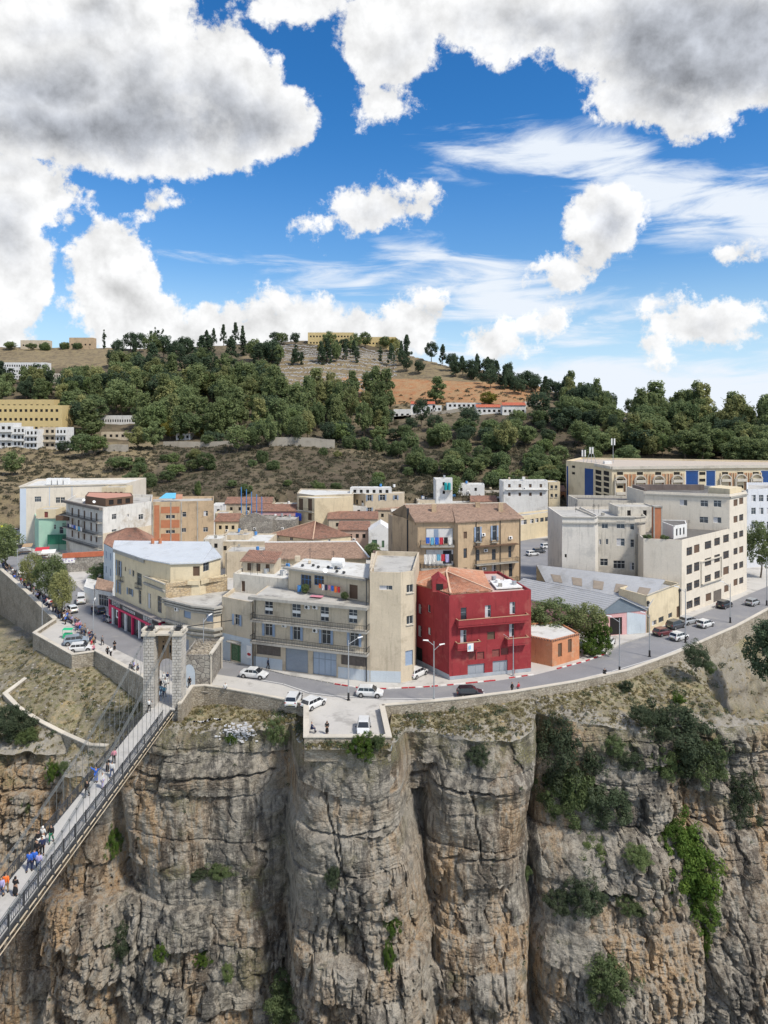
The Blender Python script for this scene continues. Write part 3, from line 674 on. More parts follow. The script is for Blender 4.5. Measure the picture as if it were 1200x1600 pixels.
class Bld:
    """a building volume: CCW footprint, walls with real openings, slab roof with parapet"""
    def __init__(s, label=None, cat='building', pts=None, z0=0, z1=10, wall=None, roof=None, name='building', parapet=.5, parent=None, group=None, open_depth=.22, cornice=0, top=None):
        if parent is None:
            cx = sum(p[0] for p in pts) / len(pts); cy = sum(p[1] for p in pts) / len(pts)
            s.root = empty(name, (cx, cy, z0), 0, label, cat, group)
        else: s.root = parent
        s.pts = [Vector((p[0], p[1])) for p in pts]; s.z0 = z0; s.z1 = z1; s.wall = wall; s.roof = roof; s.par = parapet; s.d = open_depth; s.cornice = cornice
        s.ops = {i: [] for i in range(len(pts))}; s.top = top; s.done = False
    def edge(s, i): return s.pts[i], s.pts[(i + 1) % len(s.pts)]
    def box_from_px(s, i, x0, y0, x1, y1):
        A, B = s.edge(i); d = (B - A).normalized(); r = []
        for px in (x0, x1):
            k = (px - 600) / CF; r.append((k * A.y - A.x) / (d.x - k * d.y))
        sm = (r[0] + r[1]) / 2; Y = A.y + sm * d.y
        za, zb = ZA(y1, Y), ZA(y0, Y)
        s0, s1 = min(r), max(r); L = (B - A).length
        if s1 - s0 > L: s0, s1 = .2, L - .2
        s0 = max(s0, .08); s1 = min(s1, L - .08); za = max(za, s.z0 + .05); zb = min(zb, s.z1 - .05)
        if s1 - s0 < .25 or zb - za < .25: return None
        return (s0, s1, za, zb)
    def win_px(s, i, box, style='win', zoom=None):
        if zoom: sx, ox, oy = zoom; box = (box[0] / sx + ox, box[1] / sx + oy, box[2] / sx + ox, box[3] / sx + oy)
        r = s.box_from_px(i, *box)
        if r: s.ops[i].append((*r, style))
        return r
    def win(s, i, s0, s1, za, zb, style='win'): s.ops[i].append((s0, s1, za, zb, style))
    def rows(s, i, n, z_list, w=1.0, h=1.4, style='win', margin=1.0):
        A, B = s.edge(i); L = (B - A).length
        for z in z_list:
            for k in range(n):
                c = margin + (L - 2 * margin) * (k + .5) / n; s.ops[i].append((c - w / 2, c + w / 2, z, z + h, style))
    def finish(s, wall_name='wall', roof_name='roof'):
        for i in s.ops: s.ops[i] = [(*o[:4], {'win': 'win_curtain', 'win_brown': 'shut_brown', 'win_grey': 'win_curtain'}.get(o[4], o[4]) if R.random() < .28 else o[4]) for o in s.ops[i]]
        m = MB(); n = len(s.pts)
        area = sum(s.pts[i].x * s.pts[(i + 1) % n].y - s.pts[(i + 1) % n].x * s.pts[i].y for i in range(n))
        for i in range(n):
            A, B = s.edge(i); L = (B - A).length; d = (B - A).normalized(); nin = Vector((-d.y, d.x))
            W3 = lambda u, dep, z: (A.x + d.x * u + nin.x * dep, A.y + d.y * u + nin.y * dep, z)
            zt_ = s.z1 + s.par
            us = sorted({0.0, L} | {o[0] for o in s.ops[i]} | {o[1] for o in s.ops[i]}); zs = sorted({s.z0, zt_} | {o[2] for o in s.ops[i]} | {o[3] for o in s.ops[i]})
            for a, b2 in zip(us[:-1], us[1:]):
                if b2 - a < 1e-4: continue
                run = None
                for c, e in zip(zs[:-1], zs[1:]):
                    um, zm = (a + b2) / 2, (c + e) / 2
                    hole = any(o[0] < um < o[1] and o[2] < zm < o[3] for o in s.ops[i])
                    if hole:
                        if run is not None: m.quad(W3(a, 0, run), W3(b2, 0, run), W3(b2, 0, c), W3(a, 0, c)); run = None
                    elif run is None: run = c
                if run is not None: m.quad(W3(a, 0, run), W3(b2, 0, run), W3(b2, 0, zt_), W3(a, 0, zt_))
            for (u0, u1, za, zb, st) in s.ops[i]:
                q = s.d
                m.quad(W3(u0, 0, za), W3(u0, q, za), W3(u0, q, zb), W3(u0, 0, zb)); m.quad(W3(u1, 0, zb), W3(u1, q, zb), W3(u1, q, za), W3(u1, 0, za))
                m.quad(W3(u0, 0, zb), W3(u0, q, zb), W3(u1, q, zb), W3(u1, 0, zb)); m.quad(W3(u0, 0, za), W3(u1, 0, za), W3(u1, q, za), W3(u0, q, za))
                fo, po, eo = win_mesh(st, u1 - u0, zb - za)
                p = W3(u0, q - .075, za); ang = math.atan2(d.y, d.x); nm = {'garage': 'garage_door', 'panel_door': 'door', 'plain_grey': 'door', 'green_shop': 'shop_front'}.get(st, 'window')
                wo = child(nm, fo, s.root, (p[0] - s.root.location.x, p[1] - s.root.location.y, za - s.root.location.z), ang)
                kw, kh = (u1 - u0) / max(round(u1 - u0, 1), .2), (zb - za) / max(round(zb - za, 1), .2); wo.scale = (kw, 1, kh)
                child({'garage': 'slat_panel', 'slats': 'slat_panel'}.get(st, 'louvre' if st.startswith('shut') else 'pane'), po, wo)
                if eo: child(eo[0], eo[1], wo)
            # inner face of the parapet and its top
            if s.par > .01 and s.top is None:
                t = .25; zr = s.z1
                m.quad(W3(0, t, zt_), W3(L, t, zt_), W3(L, t, zr), W3(0, t, zr)) if False else m.quad(W3(L, t, zr), W3(0, t, zr), W3(0, t, zt_), W3(L, t, zt_))
                m.quad(W3(0, 0, zt_), W3(L, 0, zt_), W3(L, t, zt_), W3(0, t, zt_))
        m.build(wall_name, s.wall, s.root)
        if s.top is None:
            r = MB(); cx = sum(p.x for p in s.pts) / n; cy = sum(p.y for p in s.pts) / n
            r.flat([(p.x + (cx - p.x) * .004, p.y + (cy - p.y) * .004) for p in s.pts], s.z1 - .003); r.build(roof_name, s.roof or ROOF_SLAB, s.root)
        if s.cornice:
            for k in range(n):
                A, B = s.edge(k); d = (B - A).normalized(); nn = Vector((d.y, -d.x)); c = MB(); o = s.cornice
                P = [A + nn * .003 - d * o, B + nn * .003 + d * o, B + nn * o + d * o, A + nn * o - d * o]
                if (A.y + B.y) / 2 > cy + 1: continue
                c.prism([tuple(P[3]), tuple(P[2]), tuple(P[1]), tuple(P[0])], s.z1 + s.par - .35, s.z1 + s.par + .02); c.build('cornice', COPING, s.root)
        return s
    def pt(s, i, u, out=0):
        A, B = s.edge(i); d = (B - A).normalized(); n = Vector((d.y, -d.x)); p = A + d * u + n * out; return (p.x, p.y)
    def length(s, i): A, B = s.edge(i); return (B - A).length
    def balcony(s, i, u0, u1, z, out=1.1, mat=None, rail='bars', th=.22, solid_mat=None, h=.95):
        q = [s.pt(i, u0, out), s.pt(i, u1, out), s.pt(i, u1, .004), s.pt(i, u0, .004)]
        m = MB(); m.prism(q, z - th, z); bo = m.build('balcony', mat or CONC, s.root)
        if rail:
            r = MB(); a, b_ = Vector((*q[0], 0)), Vector((*q[1], 0)); c, d_ = Vector((*q[3], 0)), Vector((*q[2], 0)); ins = .06
            if rail == 'solid':
                for p0, p1 in ((a, b_), (c, a), (b_, d_)): r.bar(p0 + Vector((0, 0, z + h / 2)), p1 + Vector((0, 0, z + h / 2)), .12, h)
                r.build('parapet', solid_mat or mat or CONC, bo)
            else:
                for p0, p1 in ((a, b_), (c, a), (b_, d_)):
                    r.bar(p0 + Vector((0, 0, z + h)), p1 + Vector((0, 0, z + h)), .06, .05); r.bar(p0 + Vector((0, 0, z + .12)), p1 + Vector((0, 0, z + .12)), .04, .04)
                    n = max(1, int((p1 - p0).length / .28))
                    for k in range(n + 1):
                        p = p0.lerp(p1, k / n); r.bar(p + Vector((0, 0, z)), p + Vector((0, 0, z + h)), .035)
                r.build('railing', IRON, bo)
        return bo
    def ac(s, i, u, z):
        a, g = ac_mesh(); A, B = s.edge(i); ang = math.atan2(B.y - A.y, B.x - A.x); p = s.pt(i, u, .004)
        o = child('air_conditioner', a, s.root, (p[0] - s.root.location.x, p[1] - s.root.location.y, z - s.root.location.z), ang); child('fan', g, o)
    def ac_px(s, i, x, y, zoom):
        sx, ox, oy = zoom; r = s.box_from_px(i, x / sx + ox, y / sx + oy, x / sx + ox + 5, y / sx + oy + 4)
        if r: s.ac(i, r[0], r[2])

def tile_slope(root, a, b, c, d, mat, name='roof_tiles', pitch=.34, course=.42, th=.05):
    """clay tile sheet: a-b eave (left to right), d-c ridge; channels run down the slope, courses step; closed underneath"""
    a, b, c, d = (Vector(p) for p in (a, b, c, d))
    W_ = max((b - a).length, (c - d).length); H_ = max((d - a).length, (c - b).length)
    nu = max(2, int(W_ / pitch)); nv = max(2, int(H_ / course)); nrm = (b - a).cross(d - a).normalized()
    vs = []; fs = []
    M_ = nu * 2 + 1
    for j in range(nv):
        for e in (0, 1):
            v = (j + e) / nv
            l, r = a.lerp(d, v), b.lerp(c, v)
            for i in range(M_):
                u = i / (nu * 2); hgt = (th * 1.5 if i % 2 else 0) + (th * .9 if e == 0 else 0) + (hash1(np.array([i // 2 * 131 + j * 17]), 3)[0] - .5) * .06 * (1 if i % 2 else .3)
                vs.append(l.lerp(r, u) + nrm * float(hgt))
    for j in range(nv):
        for i in range(M_ - 1):
            p = 2 * j * M_ + i; fs.append((p, p + 1, p + M_ + 1, p + M_))
        if j < nv - 1:
            for i in range(M_ - 1):
                p = (2 * j + 1) * M_ + i; fs.append((p, p + 1, p + M_ + 1, p + M_))
    m = MB(); m.add(vs, fs)
    # edge boards
    for p, q in ((a, b), (b, c), (c, d), (d, a)): m.quad(p - Vector((0, 0, .12)), q - Vector((0, 0, .12)), q + nrm * .02, p + nrm * .02)
    return m.build(name, mat, root, kind='stuff')
def gable_roof(root, eL, eR, rR, rL, bR, bL, mat, wallmat=None, ridge=True):
    """front slope eL,eR,rR,rL and back slope bR,bL; optional gable walls"""
    tile_slope(root, eL, eR, rR, rL, mat); tile_slope(root, bR, bL, rL, rR, mat)
    if wallmat:
        m = MB()
        for e, r, bk in ((eL, rL, bL), (bR, rR, eR)):
            m.add([Vector(e) , Vector(r), Vector(bk)], [(0, 1, 2)]); m.add([Vector(e), Vector(r), Vector(bk)], [(2, 1, 0)])
        m.build('gable', wallmat, root)
    if ridge:
        m = MB(); m.bar(Vector(rL) + Vector((0, 0, .06)), Vector(rR) + Vector((0, 0, .06)), .3, .16); m.build('ridge_cap', COPING, root)

# ---- leaves: clumps of small faces spread through the crown's volume
def leaf_cloud(n_clump, per, shape, leaf, seed, clump_r=.22, flat=.6):
    """shape(rng)-> point in the unit crown (x,y in -1..1, z 0..1); returns verts, faces"""
    rg = np.random.RandomState(seed); C = np.array([shape(rg) for _ in range(n_clump)])
    cr = clump_r * rg.uniform(.6, 1.25, n_clump)
    d = rg.normal(size=(n_clump, per, 3)); d /= np.linalg.norm(d, axis=2, keepdims=True); r = rg.uniform(.35, 1, (n_clump, per, 1)) ** .5
    p = C[:, None] + d * r * cr[:, None, None] * np.array([1, 1, flat])
    nn = d * .7 + rg.normal(size=d.shape) * .5 + np.array([0, 0, .35]); nn /= np.linalg.norm(nn, axis=2, keepdims=True)
    p = p.reshape(-1, 3); nn = nn.reshape(-1, 3)
    t = np.cross(nn, rg.normal(size=nn.shape)); t /= np.linalg.norm(t, axis=1, keepdims=True); bt = np.cross(nn, t)
    return p, nn, t, bt, leaf * rg.uniform(.6, 1.3, (len(p), 1)), np.repeat(np.arange(n_clump), per)
def leaf_mesh(name, mats, sx, sy, sz, cloud, z0=0.0):
    p, nn, t, bt, s, _ = cloud
    S = np.array([sx, sy, sz]); q = p * S + np.array([0, 0, z0]); n = len(q)
    V = np.stack([q - t * s, q - bt * s * .55, q + t * s, q + bt * s * .55], 1).reshape(-1, 3)
    me = bpy.data.meshes.new(name); me.vertices.add(4 * n); me.vertices.foreach_set('co', V.reshape(-1).astype(np.float32))
    me.loops.add(4 * n); me.loops.foreach_set('vertex_index', np.arange(4 * n, dtype=np.int32)); me.polygons.add(n)
    me.polygons.foreach_set('loop_start', (np.arange(n) * 4).astype(np.int32))
    try: me.polygons.foreach_set('loop_total', np.full(n, 4, np.int32))
    except Exception: pass
    me.materials.append(mats)
    at = me.attributes.new('clump', 'FLOAT', 'POINT'); at.data.foreach_set('value', np.repeat(hash1(cloud[5], 7) , 4).astype(np.float32))
    me.update(); return me
def leaf_material(name, a, b, c=None, rnd=.25):
    m = bpy.data.materials.new(name); m.use_nodes = True; t = NT(m.node_tree); bs = t.n['Principled BSDF']; bs.inputs['Roughness'].default_value = .75
    bs.inputs['Specular IOR Level'].default_value = .2
    P = t.new('ShaderNodeNewGeometry').outputs['Position']
    cl = t.new('ShaderNodeAttribute', attribute_name='clump').outputs['Fac']
    oi = t.new('ShaderNodeObjectInfo').outputs['Random']
    n = t.noise(P, .9, 3, .6)
    f = t.math('ADD', t.math('MULTIPLY', cl, .6), t.math('MULTIPLY', n, .4))
    col = t.mix(f, a, b)
    if c: col = t.mix(t.step(oi, .55, 1.0, 0, .9), col, c)
    k = t.math('MULTIPLY_ADD', t.math('FRACT', t.math('MULTIPLY', oi, 7.31)), 2 * rnd, 1 - rnd)
    t.put(bs.inputs['Base Color'], t.vm('SCALE', col, scale=k))
    # light passes through leaves a little
    tr = t.new('ShaderNodeBsdfTranslucent'); t.l.new(t.vm('SCALE', col, scale=1.3), tr.inputs[0])
    mx = t.new('ShaderNodeMixShader'); mx.inputs[0].default_value = .4; t.l.new(bs.outputs[0], mx.inputs[1]); t.l.new(tr.outputs[0], mx.inputs[2])
    t.l.new(mx.outputs[0], t.n['Material Output'].inputs[0]); return m
LEAF_OLIVE = leaf_material('olive_foliage', (.115, .155, .065), (.23, .275, .125), (.28, .28, .12))
LEAF_DARK = leaf_material('dark_conifer_foliage', (.048, .078, .048), (.11, .15, .085))
LEAF_MID = leaf_material('mid_green_foliage', (.085, .125, .055), (.175, .22, .10), (.16, .21, .08))
LEAF_YEL = leaf_material('yellow_green_foliage', (.13, .14, .03), (.25, .21, .05))
LEAF_CLIFF = leaf_material('grey_green_foliage', (.045, .068, .036), (.115, .142, .085))
LEAF_BRIGHT = leaf_material('bright_green_foliage', (.045, .10, .02), (.14, .20, .04))
LEAF_SCRUB = leaf_material('scrub_foliage', (.075, .078, .048), (.15, .135, .09), (.18, .155, .11))
BARK = M('bark', (.13, .10, .075), .95, .2, 2, obj=True)
def trunk_mb(h, r, seed, limbs=4, top=.8, spread=.3):
    rg = random.Random(seed); m = MB(); p = Vector((0, 0, -.3)); n = 4
    for k in range(n):
        q = Vector((rg.uniform(-.06, .06) * h, rg.uniform(-.06, .06) * h, h * top * (k + 1) / n)); m.tube(p, q, r * (1 - .2 * k), r * (1 - .2 * (k + 1)), 6)
        if k >= 1:
            for _ in range(max(1, limbs // 3)):
                a = rg.uniform(0, 6.28); L = h * spread * rg.uniform(.6, 1.1); e = q + Vector((math.cos(a) * L, math.sin(a) * L, L * .75)); m.tube(q, e, r * .4 * (1 - .15 * k), r * .12, 5)
        p = q
    return m
def ball_shape(rg, lo=0.0):
    while True:
        v = rg.uniform(-1, 1, 3)
        l = np.linalg.norm(v)
        if .35 < l < 1: v = v * (1 if l > .7 else 1.25); return (v[0] * .85, v[1] * .85, .5 + .5 * v[2] * .92)
def ragged(rg):
    x, y, z = ball_shape(rg); a = math.atan2(y, x); f = .72 + .3 * math.sin(3 * a + 5 * z) * math.cos(2 * a - 4 * z) + rg.uniform(-.1, .22); return (x * f * 1.15, y * f * 1.15, .5 + (z - .5) * (f + .15))
def cone_shape(rg):
    z = rg.uniform(.0, 1) ** .8; a = rg.uniform(0, 6.283); r = (1 - z) ** .75 * rg.uniform(.35, 1); return (r * math.cos(a), r * math.sin(a), z)
def column_shape(rg):
    z = rg.uniform(.0, 1); a = rg.uniform(0, 6.283); r = (1 - abs(z - .45) ** 2 * 2.2) * rg.uniform(.2, 1); r = max(r, .08); return (r * math.cos(a), r * math.sin(a), z)
def umbrella_shape(rg):
    a = rg.uniform(0, 6.283); r = rg.uniform(0, 1) ** .5; return (r * math.cos(a), r * math.sin(a), .55 + .35 * (1 - r * r) + rg.uniform(-.12, .08))
def tall_shape(rg):
    z = rg.uniform(0, 1); a = rg.uniform(0, 6.283); w_ = (.45 + .55 * math.sin(min(z * 1.25, 1) * math.pi * .9)) * (1 - .35 * z); r = w_ * rg.uniform(.3, 1); return (r * math.cos(a), r * math.sin(a), z)
TREE_T = {}
def template(kind, k):
    """(crown mesh, trunk mesh) of unit-ish tree, real size about 10 m high"""
    key = (kind, k)
    if key in TREE_T: return TREE_T[key]
    sd = 100 * k + hash_s(kind)
    if kind == 'broad': cr = leaf_mesh('crown', LEAF_OLIVE, 3.9, 3.9, 7.6, leaf_cloud(58, 60, ball_shape, .30, sd, .24), 2.4); tr = trunk_mb(7, .22, sd)
    elif kind == 'mid': cr = leaf_mesh('crown', LEAF_MID, 3.9, 3.9, 7.2, leaf_cloud(54, 60, ball_shape, .30, sd, .25), 2.2); tr = trunk_mb(7, .22, sd)
    elif kind == 'tall': cr = leaf_mesh('crown', LEAF_OLIVE, 2.6, 2.6, 9.2, leaf_cloud(62, 56, tall_shape, .28, sd, .26, .35), .9); tr = trunk_mb(9, .2, sd)
    elif kind == 'conifer': cr = leaf_mesh('crown', LEAF_DARK, 2.5, 2.5, 9.2, leaf_cloud(60, 55, cone_shape, .24, sd, .26, .3), .8); tr = trunk_mb(9, .18, sd, 2)
    elif kind == 'pine': cr = leaf_mesh('crown', LEAF_DARK, 3.6, 3.6, 7.4, leaf_cloud(52, 62, ball_shape, .26, sd, .26), 2.3); tr = trunk_mb(8, .22, sd)
    elif kind == 'cypress': cr = leaf_mesh('crown', LEAF_DARK, 1.0, 1.0, 9.6, leaf_cloud(46, 50, column_shape, .20, sd, .42, .12), .3); tr = trunk_mb(6, .14, sd, 0)
    elif kind == 'yellow': cr = leaf_mesh('crown', LEAF_YEL, 3.9, 3.9, 7.0, leaf_cloud(50, 60, ball_shape, .30, sd, .25), 2.0); tr = trunk_mb(7, .22, sd)
    elif kind == 'bush': cr = leaf_mesh('crown', LEAF_MID, 4.5, 4.5, 7.5, leaf_cloud(46, 60, lambda g: (lambda v: (v[0], v[1], v[2] * .8))(ball_shape(g)), .38, sd, .28), -.4); tr = trunk_mb(3, .12, sd)
    elif kind == 'cliffbush': cr = leaf_mesh('crown', LEAF_CLIFF, 4.6, 4.6, 9.0, leaf_cloud(150, 105, ragged, .15, sd, .16), 0); tr = trunk_mb(5, .2, sd, 6)
    elif kind == 'brightbush': cr = leaf_mesh('crown', LEAF_BRIGHT, 4.6, 4.6, 9.0, leaf_cloud(150, 105, ragged, .15, sd, .14), 0); tr = trunk_mb(5, .2, sd, 6)
    elif kind == 'darkbush': cr = leaf_mesh('crown', LEAF_MID, 4.6, 4.6, 9.0, leaf_cloud(130, 100, ragged, .16, sd, .17), 0); tr = trunk_mb(5, .2, sd, 6)
    elif kind == 'street': cr = leaf_mesh('crown', LEAF_OLIVE, 3.4, 3.4, 7.6, leaf_cloud(90, 80, ball_shape, .17, sd, .22), 1.8); tr = trunk_mb(7, .18, sd, 6)
    TREE_T[key] = (cr, tr.mesh('trunk', BARK)); return TREE_T[key]
def hash_s(s): return sum(ord(c) * (i + 3) for i, c in enumerate(s)) % 997
def tree(kind, x, y, z, h, w, label, group=None, cat=None, name=None, k=None, trunk=True):
    k = R.randrange(3) if k is None else k; cr, tr = template(kind, k)
    W0 = {'broad': 8.2, 'mid': 8.2, 'tall': 5.6, 'conifer': 5.4, 'pine': 7.8, 'cypress': 2.6, 'yellow': 8.2, 'bush': 9.6, 'cliffbush': 10, 'brightbush': 10, 'darkbush': 10, 'street': 7.6}[kind]
    H0 = {'bush': 6.4, 'cliffbush': 9.4, 'brightbush': 9.4, 'darkbush': 9.4, 'street': 9.8}.get(kind, 10.0)
    nm = name or {'broad': 'broadleaf_tree', 'mid': 'broadleaf_tree', 'tall': 'eucalyptus_tree', 'conifer': 'conifer_tree', 'pine': 'pine_tree', 'cypress': 'cypress_tree', 'yellow': 'broadleaf_tree', 'street': 'street_tree'}.get(kind, 'bush')
    t = empty(nm, (x, y, z), R.uniform(0, 6.28), label, cat or ('bush' if nm == 'bush' else 'tree'), group); t.scale = (w / W0, w / W0, h / H0)
    child('crown', cr, t)
    if trunk: child('trunk', tr, t)
    return t

# ---- vehicles
def car_paint(name, col, rough=.3): 
    m = plain(name, col, rough, 0, .6); m.node_tree.nodes['Principled BSDF'].inputs['Coat Weight'].default_value = .5; return m
CP = dict(white=car_paint('white_car_paint', (.62, .63, .63)), silver=car_paint('silver_car_paint', (.36, .38, .40)), black=car_paint('black_car_paint', (.012, .014, .02)),
          maroon=car_paint('maroon_car_paint', (.13, .035, .04)), dark=car_paint('dark_grey_car_paint', (.05, .055, .065)), blue=car_paint('dark_blue_car_paint', (.03, .05, .10)), yellow=car_paint('yellow_car_paint', (.7, .6, .05)), greyblue=car_paint('grey_blue_car_paint', (.22, .27, .32)))
CARGLASS = plain('car_glass', (.02, .024, .03), .08, 0, .8); LAMPW = plain('headlight_glass', (.65, .66, .68), .15); LAMPR = plain('tail_light_red', (.35, .02, .02), .3); TRIM = plain('black_plastic', (.03, .03, .032), .6); ALLOY = plain('alloy_rim', (.4, .4, .41), .35, .7); PLATE = plain('number_plate', (.65, .6, .35), .5)
def loft(mb, secs, mi=0, cap=True):
    n = len(secs[0]); o = len(mb.v)
    for s_ in secs: mb.v += [tuple(p) for p in s_]
    for j in range(len(secs) - 1):
        for i in range(n):
            mb.f.append((o + j * n + i, o + j * n + (i + 1) % n, o + (j + 1) * n + (i + 1) % n, o + (j + 1) * n + i)); mb.m.append(mi)
    if cap: mb.f.append(tuple(o + i for i in range(n - 1, -1, -1))); mb.m.append(mi); mb.f.append(tuple(o + (len(secs) - 1) * n + i for i in range(n))); mb.m.append(mi)
CAR_M = {}
def car_parts(kind):
    if kind in CAR_M: return CAR_M[kind]
    # L length, W width, stations (x from rear -L/2 to front) with belt height and hood line; cabin profile
    S = dict(hatch=dict(L=4.0, W=1.74, H=1.47, belt=.92, cab=(-1.88, -1.55, .35, 1.05), nose=.74, tail=.95),
             sedan=dict(L=4.4, W=1.74, H=1.46, belt=.92, cab=(-1.62, -.95, .45, 1.18), nose=.72, tail=.98),
             suv=dict(L=4.3, W=1.84, H=1.64, belt=1.02, cab=(-2.02, -1.72, .45, 1.15), nose=.90, tail=1.05),
             van=dict(L=4.9, W=1.9, H=2.05, belt=1.15, cab=(-2.38, -2.25, 1.15, 1.75), nose=1.0, tail=1.2))[kind]
    L, W_, H, B = S['L'], S['W'], S['H'], S['belt']; hw = W_ / 2; x0 = -L / 2
    st = [(x0, .45, B * .80, .80), (x0 + .10, .30, S['tail'] - .05, .93), (x0 + .45, .24, S['tail'], .99), (-.6, .22, B, 1.0), (.5, .22, B, 1.0), (S['cab'][3], .22, B - .02, .99), (L / 2 - .75, .22, S['nose'] + .10, .97), (L / 2 - .25, .24, S['nose'], .90), (L / 2 - .06, .30, S['nose'] - .14, .80), (L / 2, .36, .52, .70)]
    body = MB(); secs = []
    for x, zb, ztp, k in st:
        h = hw * k; secs.append([(x, -h * .93, zb), (x, h * .93, zb), (x, h, zb + (ztp - zb) * .35), (x, h * .99, zb + (ztp - zb) * .75), (x, h * .90, ztp), (x, -h * .90, ztp), (x, -h * .99, zb + (ztp - zb) * .75), (x, -h, zb + (ztp - zb) * .35)])
    loft(body, secs)
    a, b_, c, d = S['cab']; th = hw * .74; bh = hw * .89
    cab = [(a, bh, B - .02), (b_, th, H - .04), (c - .25, th, H), (c, th * .98, H - .05), (d, bh, B - .03)]
    vs = []
    for x, y, z in cab: vs += [(x, -y, z), (x, y, z)]
    mid = ((b_ + c) / 2, th, H + .015); body.add(vs, [(0, 1, 3, 2), (2, 3, 5, 4), (4, 5, 7, 6), (6, 7, 9, 8), (1, 9, 7, 5, 3), (0, 2, 4, 6, 8)])
    parts = [('body', body.mesh('body', CP['white'], smooth=False), (0, 0, 0))]
    def slope_quad(mb, p0, p1, y0, y1, ins, off):
        """pane on the slanted face between profile points p0 (low) and p1 (high)"""
        n = Vector((p1[2] - p0[2], 0, -(p1[0] - p0[0]))).normalized() * off
        q0 = [p0[0] + (p1[0] - p0[0]) * ins, p0[2] + (p1[2] - p0[2]) * ins]; q1 = [p0[0] + (p1[0] - p0[0]) * (1 - ins * .6), p0[2] + (p1[2] - p0[2]) * (1 - ins * .6)]
        w0 = y0 * .93; w1 = y1 * .93; mb.quad((q0[0] + n.x, -w0, q0[1] + n.z), (q0[0] + n.x, w0, q0[1] + n.z), (q1[0] + n.x, w1, q1[1] + n.z), (q1[0] + n.x, -w1, q1[1] + n.z))
    g = MB(); slope_quad(g, cab[4], cab[3], bh, th, .08, .012); parts.append(('windscreen', g.mesh('windscreen', CARGLASS), (0, 0, 0)))
    g = MB(); slope_quad(g, cab[0], cab[1], bh, th, .12 if kind != 'van' else .3, -.012); parts.append(('rear_window', g.mesh('rear_window', CARGLASS), (0, 0, 0)))
    zt_, zb = H - .12, B + .03
    def yz(z): return bh + (th - bh) * ((z - B) / (H - B)) + .012
    for s in (-1, 1):
        g = MB(); xa0, xa1 = a + (b_ - a) * .15 + .16, a + (b_ - a) * .8 + .16; xd0, xd1 = d - .10, d - (d - c) * .80
        xs_ = [xa0, (a + d) / 2 - .42, (a + d) / 2 - .36, (a + d) / 2 + .30, (a + d) / 2 + .36, xd0]
        if kind == 'van': xs_ = [.2, .25, .3, .7, .75, xd0]
        tops = [xa1] + xs_[1:5] + [xd1]
        for i in ((0, 1), (2, 3), (4, 5)):
            l0, l1 = xs_[i[0]], xs_[i[1]]; t0, t1 = tops[i[0]], tops[i[1]]
            if l1 - l0 < .12: continue
            q = [(l0, s * yz(zb), zb), (l1, s * yz(zb), zb), (min(t1, l1 + .01), s * yz(zt_), zt_), (max(t0, l0 - .01), s * yz(zt_), zt_)]
            g.add(q, [(0, 1, 2, 3) if s < 0 else (3, 2, 1, 0)])
        parts.append(('side_window', g.mesh('side_window', CARGLASS), (0, 0, 0)))
        hl = MB(); hl.box(L / 2 - .28, L / 2 - .035, s * hw * .62 - .17, s * hw * .62 + .17, S['nose'] - .20, S['nose'] - .05); parts.append(('headlight', hl.mesh('headlight', LAMPW), (0, 0, 0)))
        tl = MB(); tl.box(x0 - .005 + .03, x0 + .16, s * hw * .74 - .10, s * hw * .74 + .12, S['tail'] - .30, S['tail'] - .08); parts.append(('tail_light', tl.mesh('tail_light', LAMPR), (0, 0, 0)))
        mi = MB(); mi.box(d - .32, d - .2, s * (hw + .09) - .09, s * (hw + .09) + .09, B + .02, B + .16); parts.append(('mirror', mi.mesh('mirror', TRIM), (0, 0, 0)))
    bp = MB(); bp.box(L / 2 - .12, L / 2 + .02, -hw * .68, hw * .68, .34, .50); parts.append(('grille', bp.mesh('grille', TRIM), (0, 0, 0)))
    bp = MB(); bp.box(x0 - .02, x0 + .1, -hw * .75, hw * .75, .40, .56); parts.append(('bumper', bp.mesh('bumper', TRIM), (0, 0, 0)))
    bp = MB(); bp.box(x0 - .035, x0 - .022, -.26, .26, .60, .71); parts.append(('number_plate', bp.mesh('number_plate', PLATE), (0, 0, 0)))
    r = .31 if kind in ('hatch', 'sedan') else .35
    wt = MB(); wt.tube((0, -.1, 0), (0, .1, 0), r, r, 14); rm = MB(); rm.tube((0, -.108, 0), (0, .108, 0), r * .62, r * .62, 10)
    arch = MB(); arch.tube((0, -.04, 0), (0, .04, 0), r + .07, r + .07, 14)
    wm = (wt.mesh('tyre', RUBBER), rm.mesh('rim', ALLOY), arch.mesh('wheel_arch', TRIM))
    wx_ = (-L / 2 + .78, L / 2 - .82)
    CAR_M[kind] = (parts, wm, [(x, s * (hw - .10), r) for x in wx_ for s in (-1, 1)], hw); return CAR_M[kind]
def car(kind, colour, x, y, rz, label, group=None, z=0.006, cat='car', name='parked_car'):
    parts, wm, ws, hw = car_parts(kind); t = empty(name, (x, y, z), rz, label, cat, group)
    for n, me, loc in parts:
        o = child(n, me, t, loc)
        if n == 'body': o.material_slots[0].link = 'OBJECT'; o.material_slots[0].material = CP[colour]
    for (wx2, wy, r) in ws:
        s = 1 if wy > 0 else -1
        o = child('wheel', wm[2], t, (wx2, s * (hw - .045), r + .01)); child('tyre', wm[0], o, (0, s * .012 - s * .04, -.01)); child('rim', wm[1], o, (0, s * .012 - s * .04, -.01))
    return t

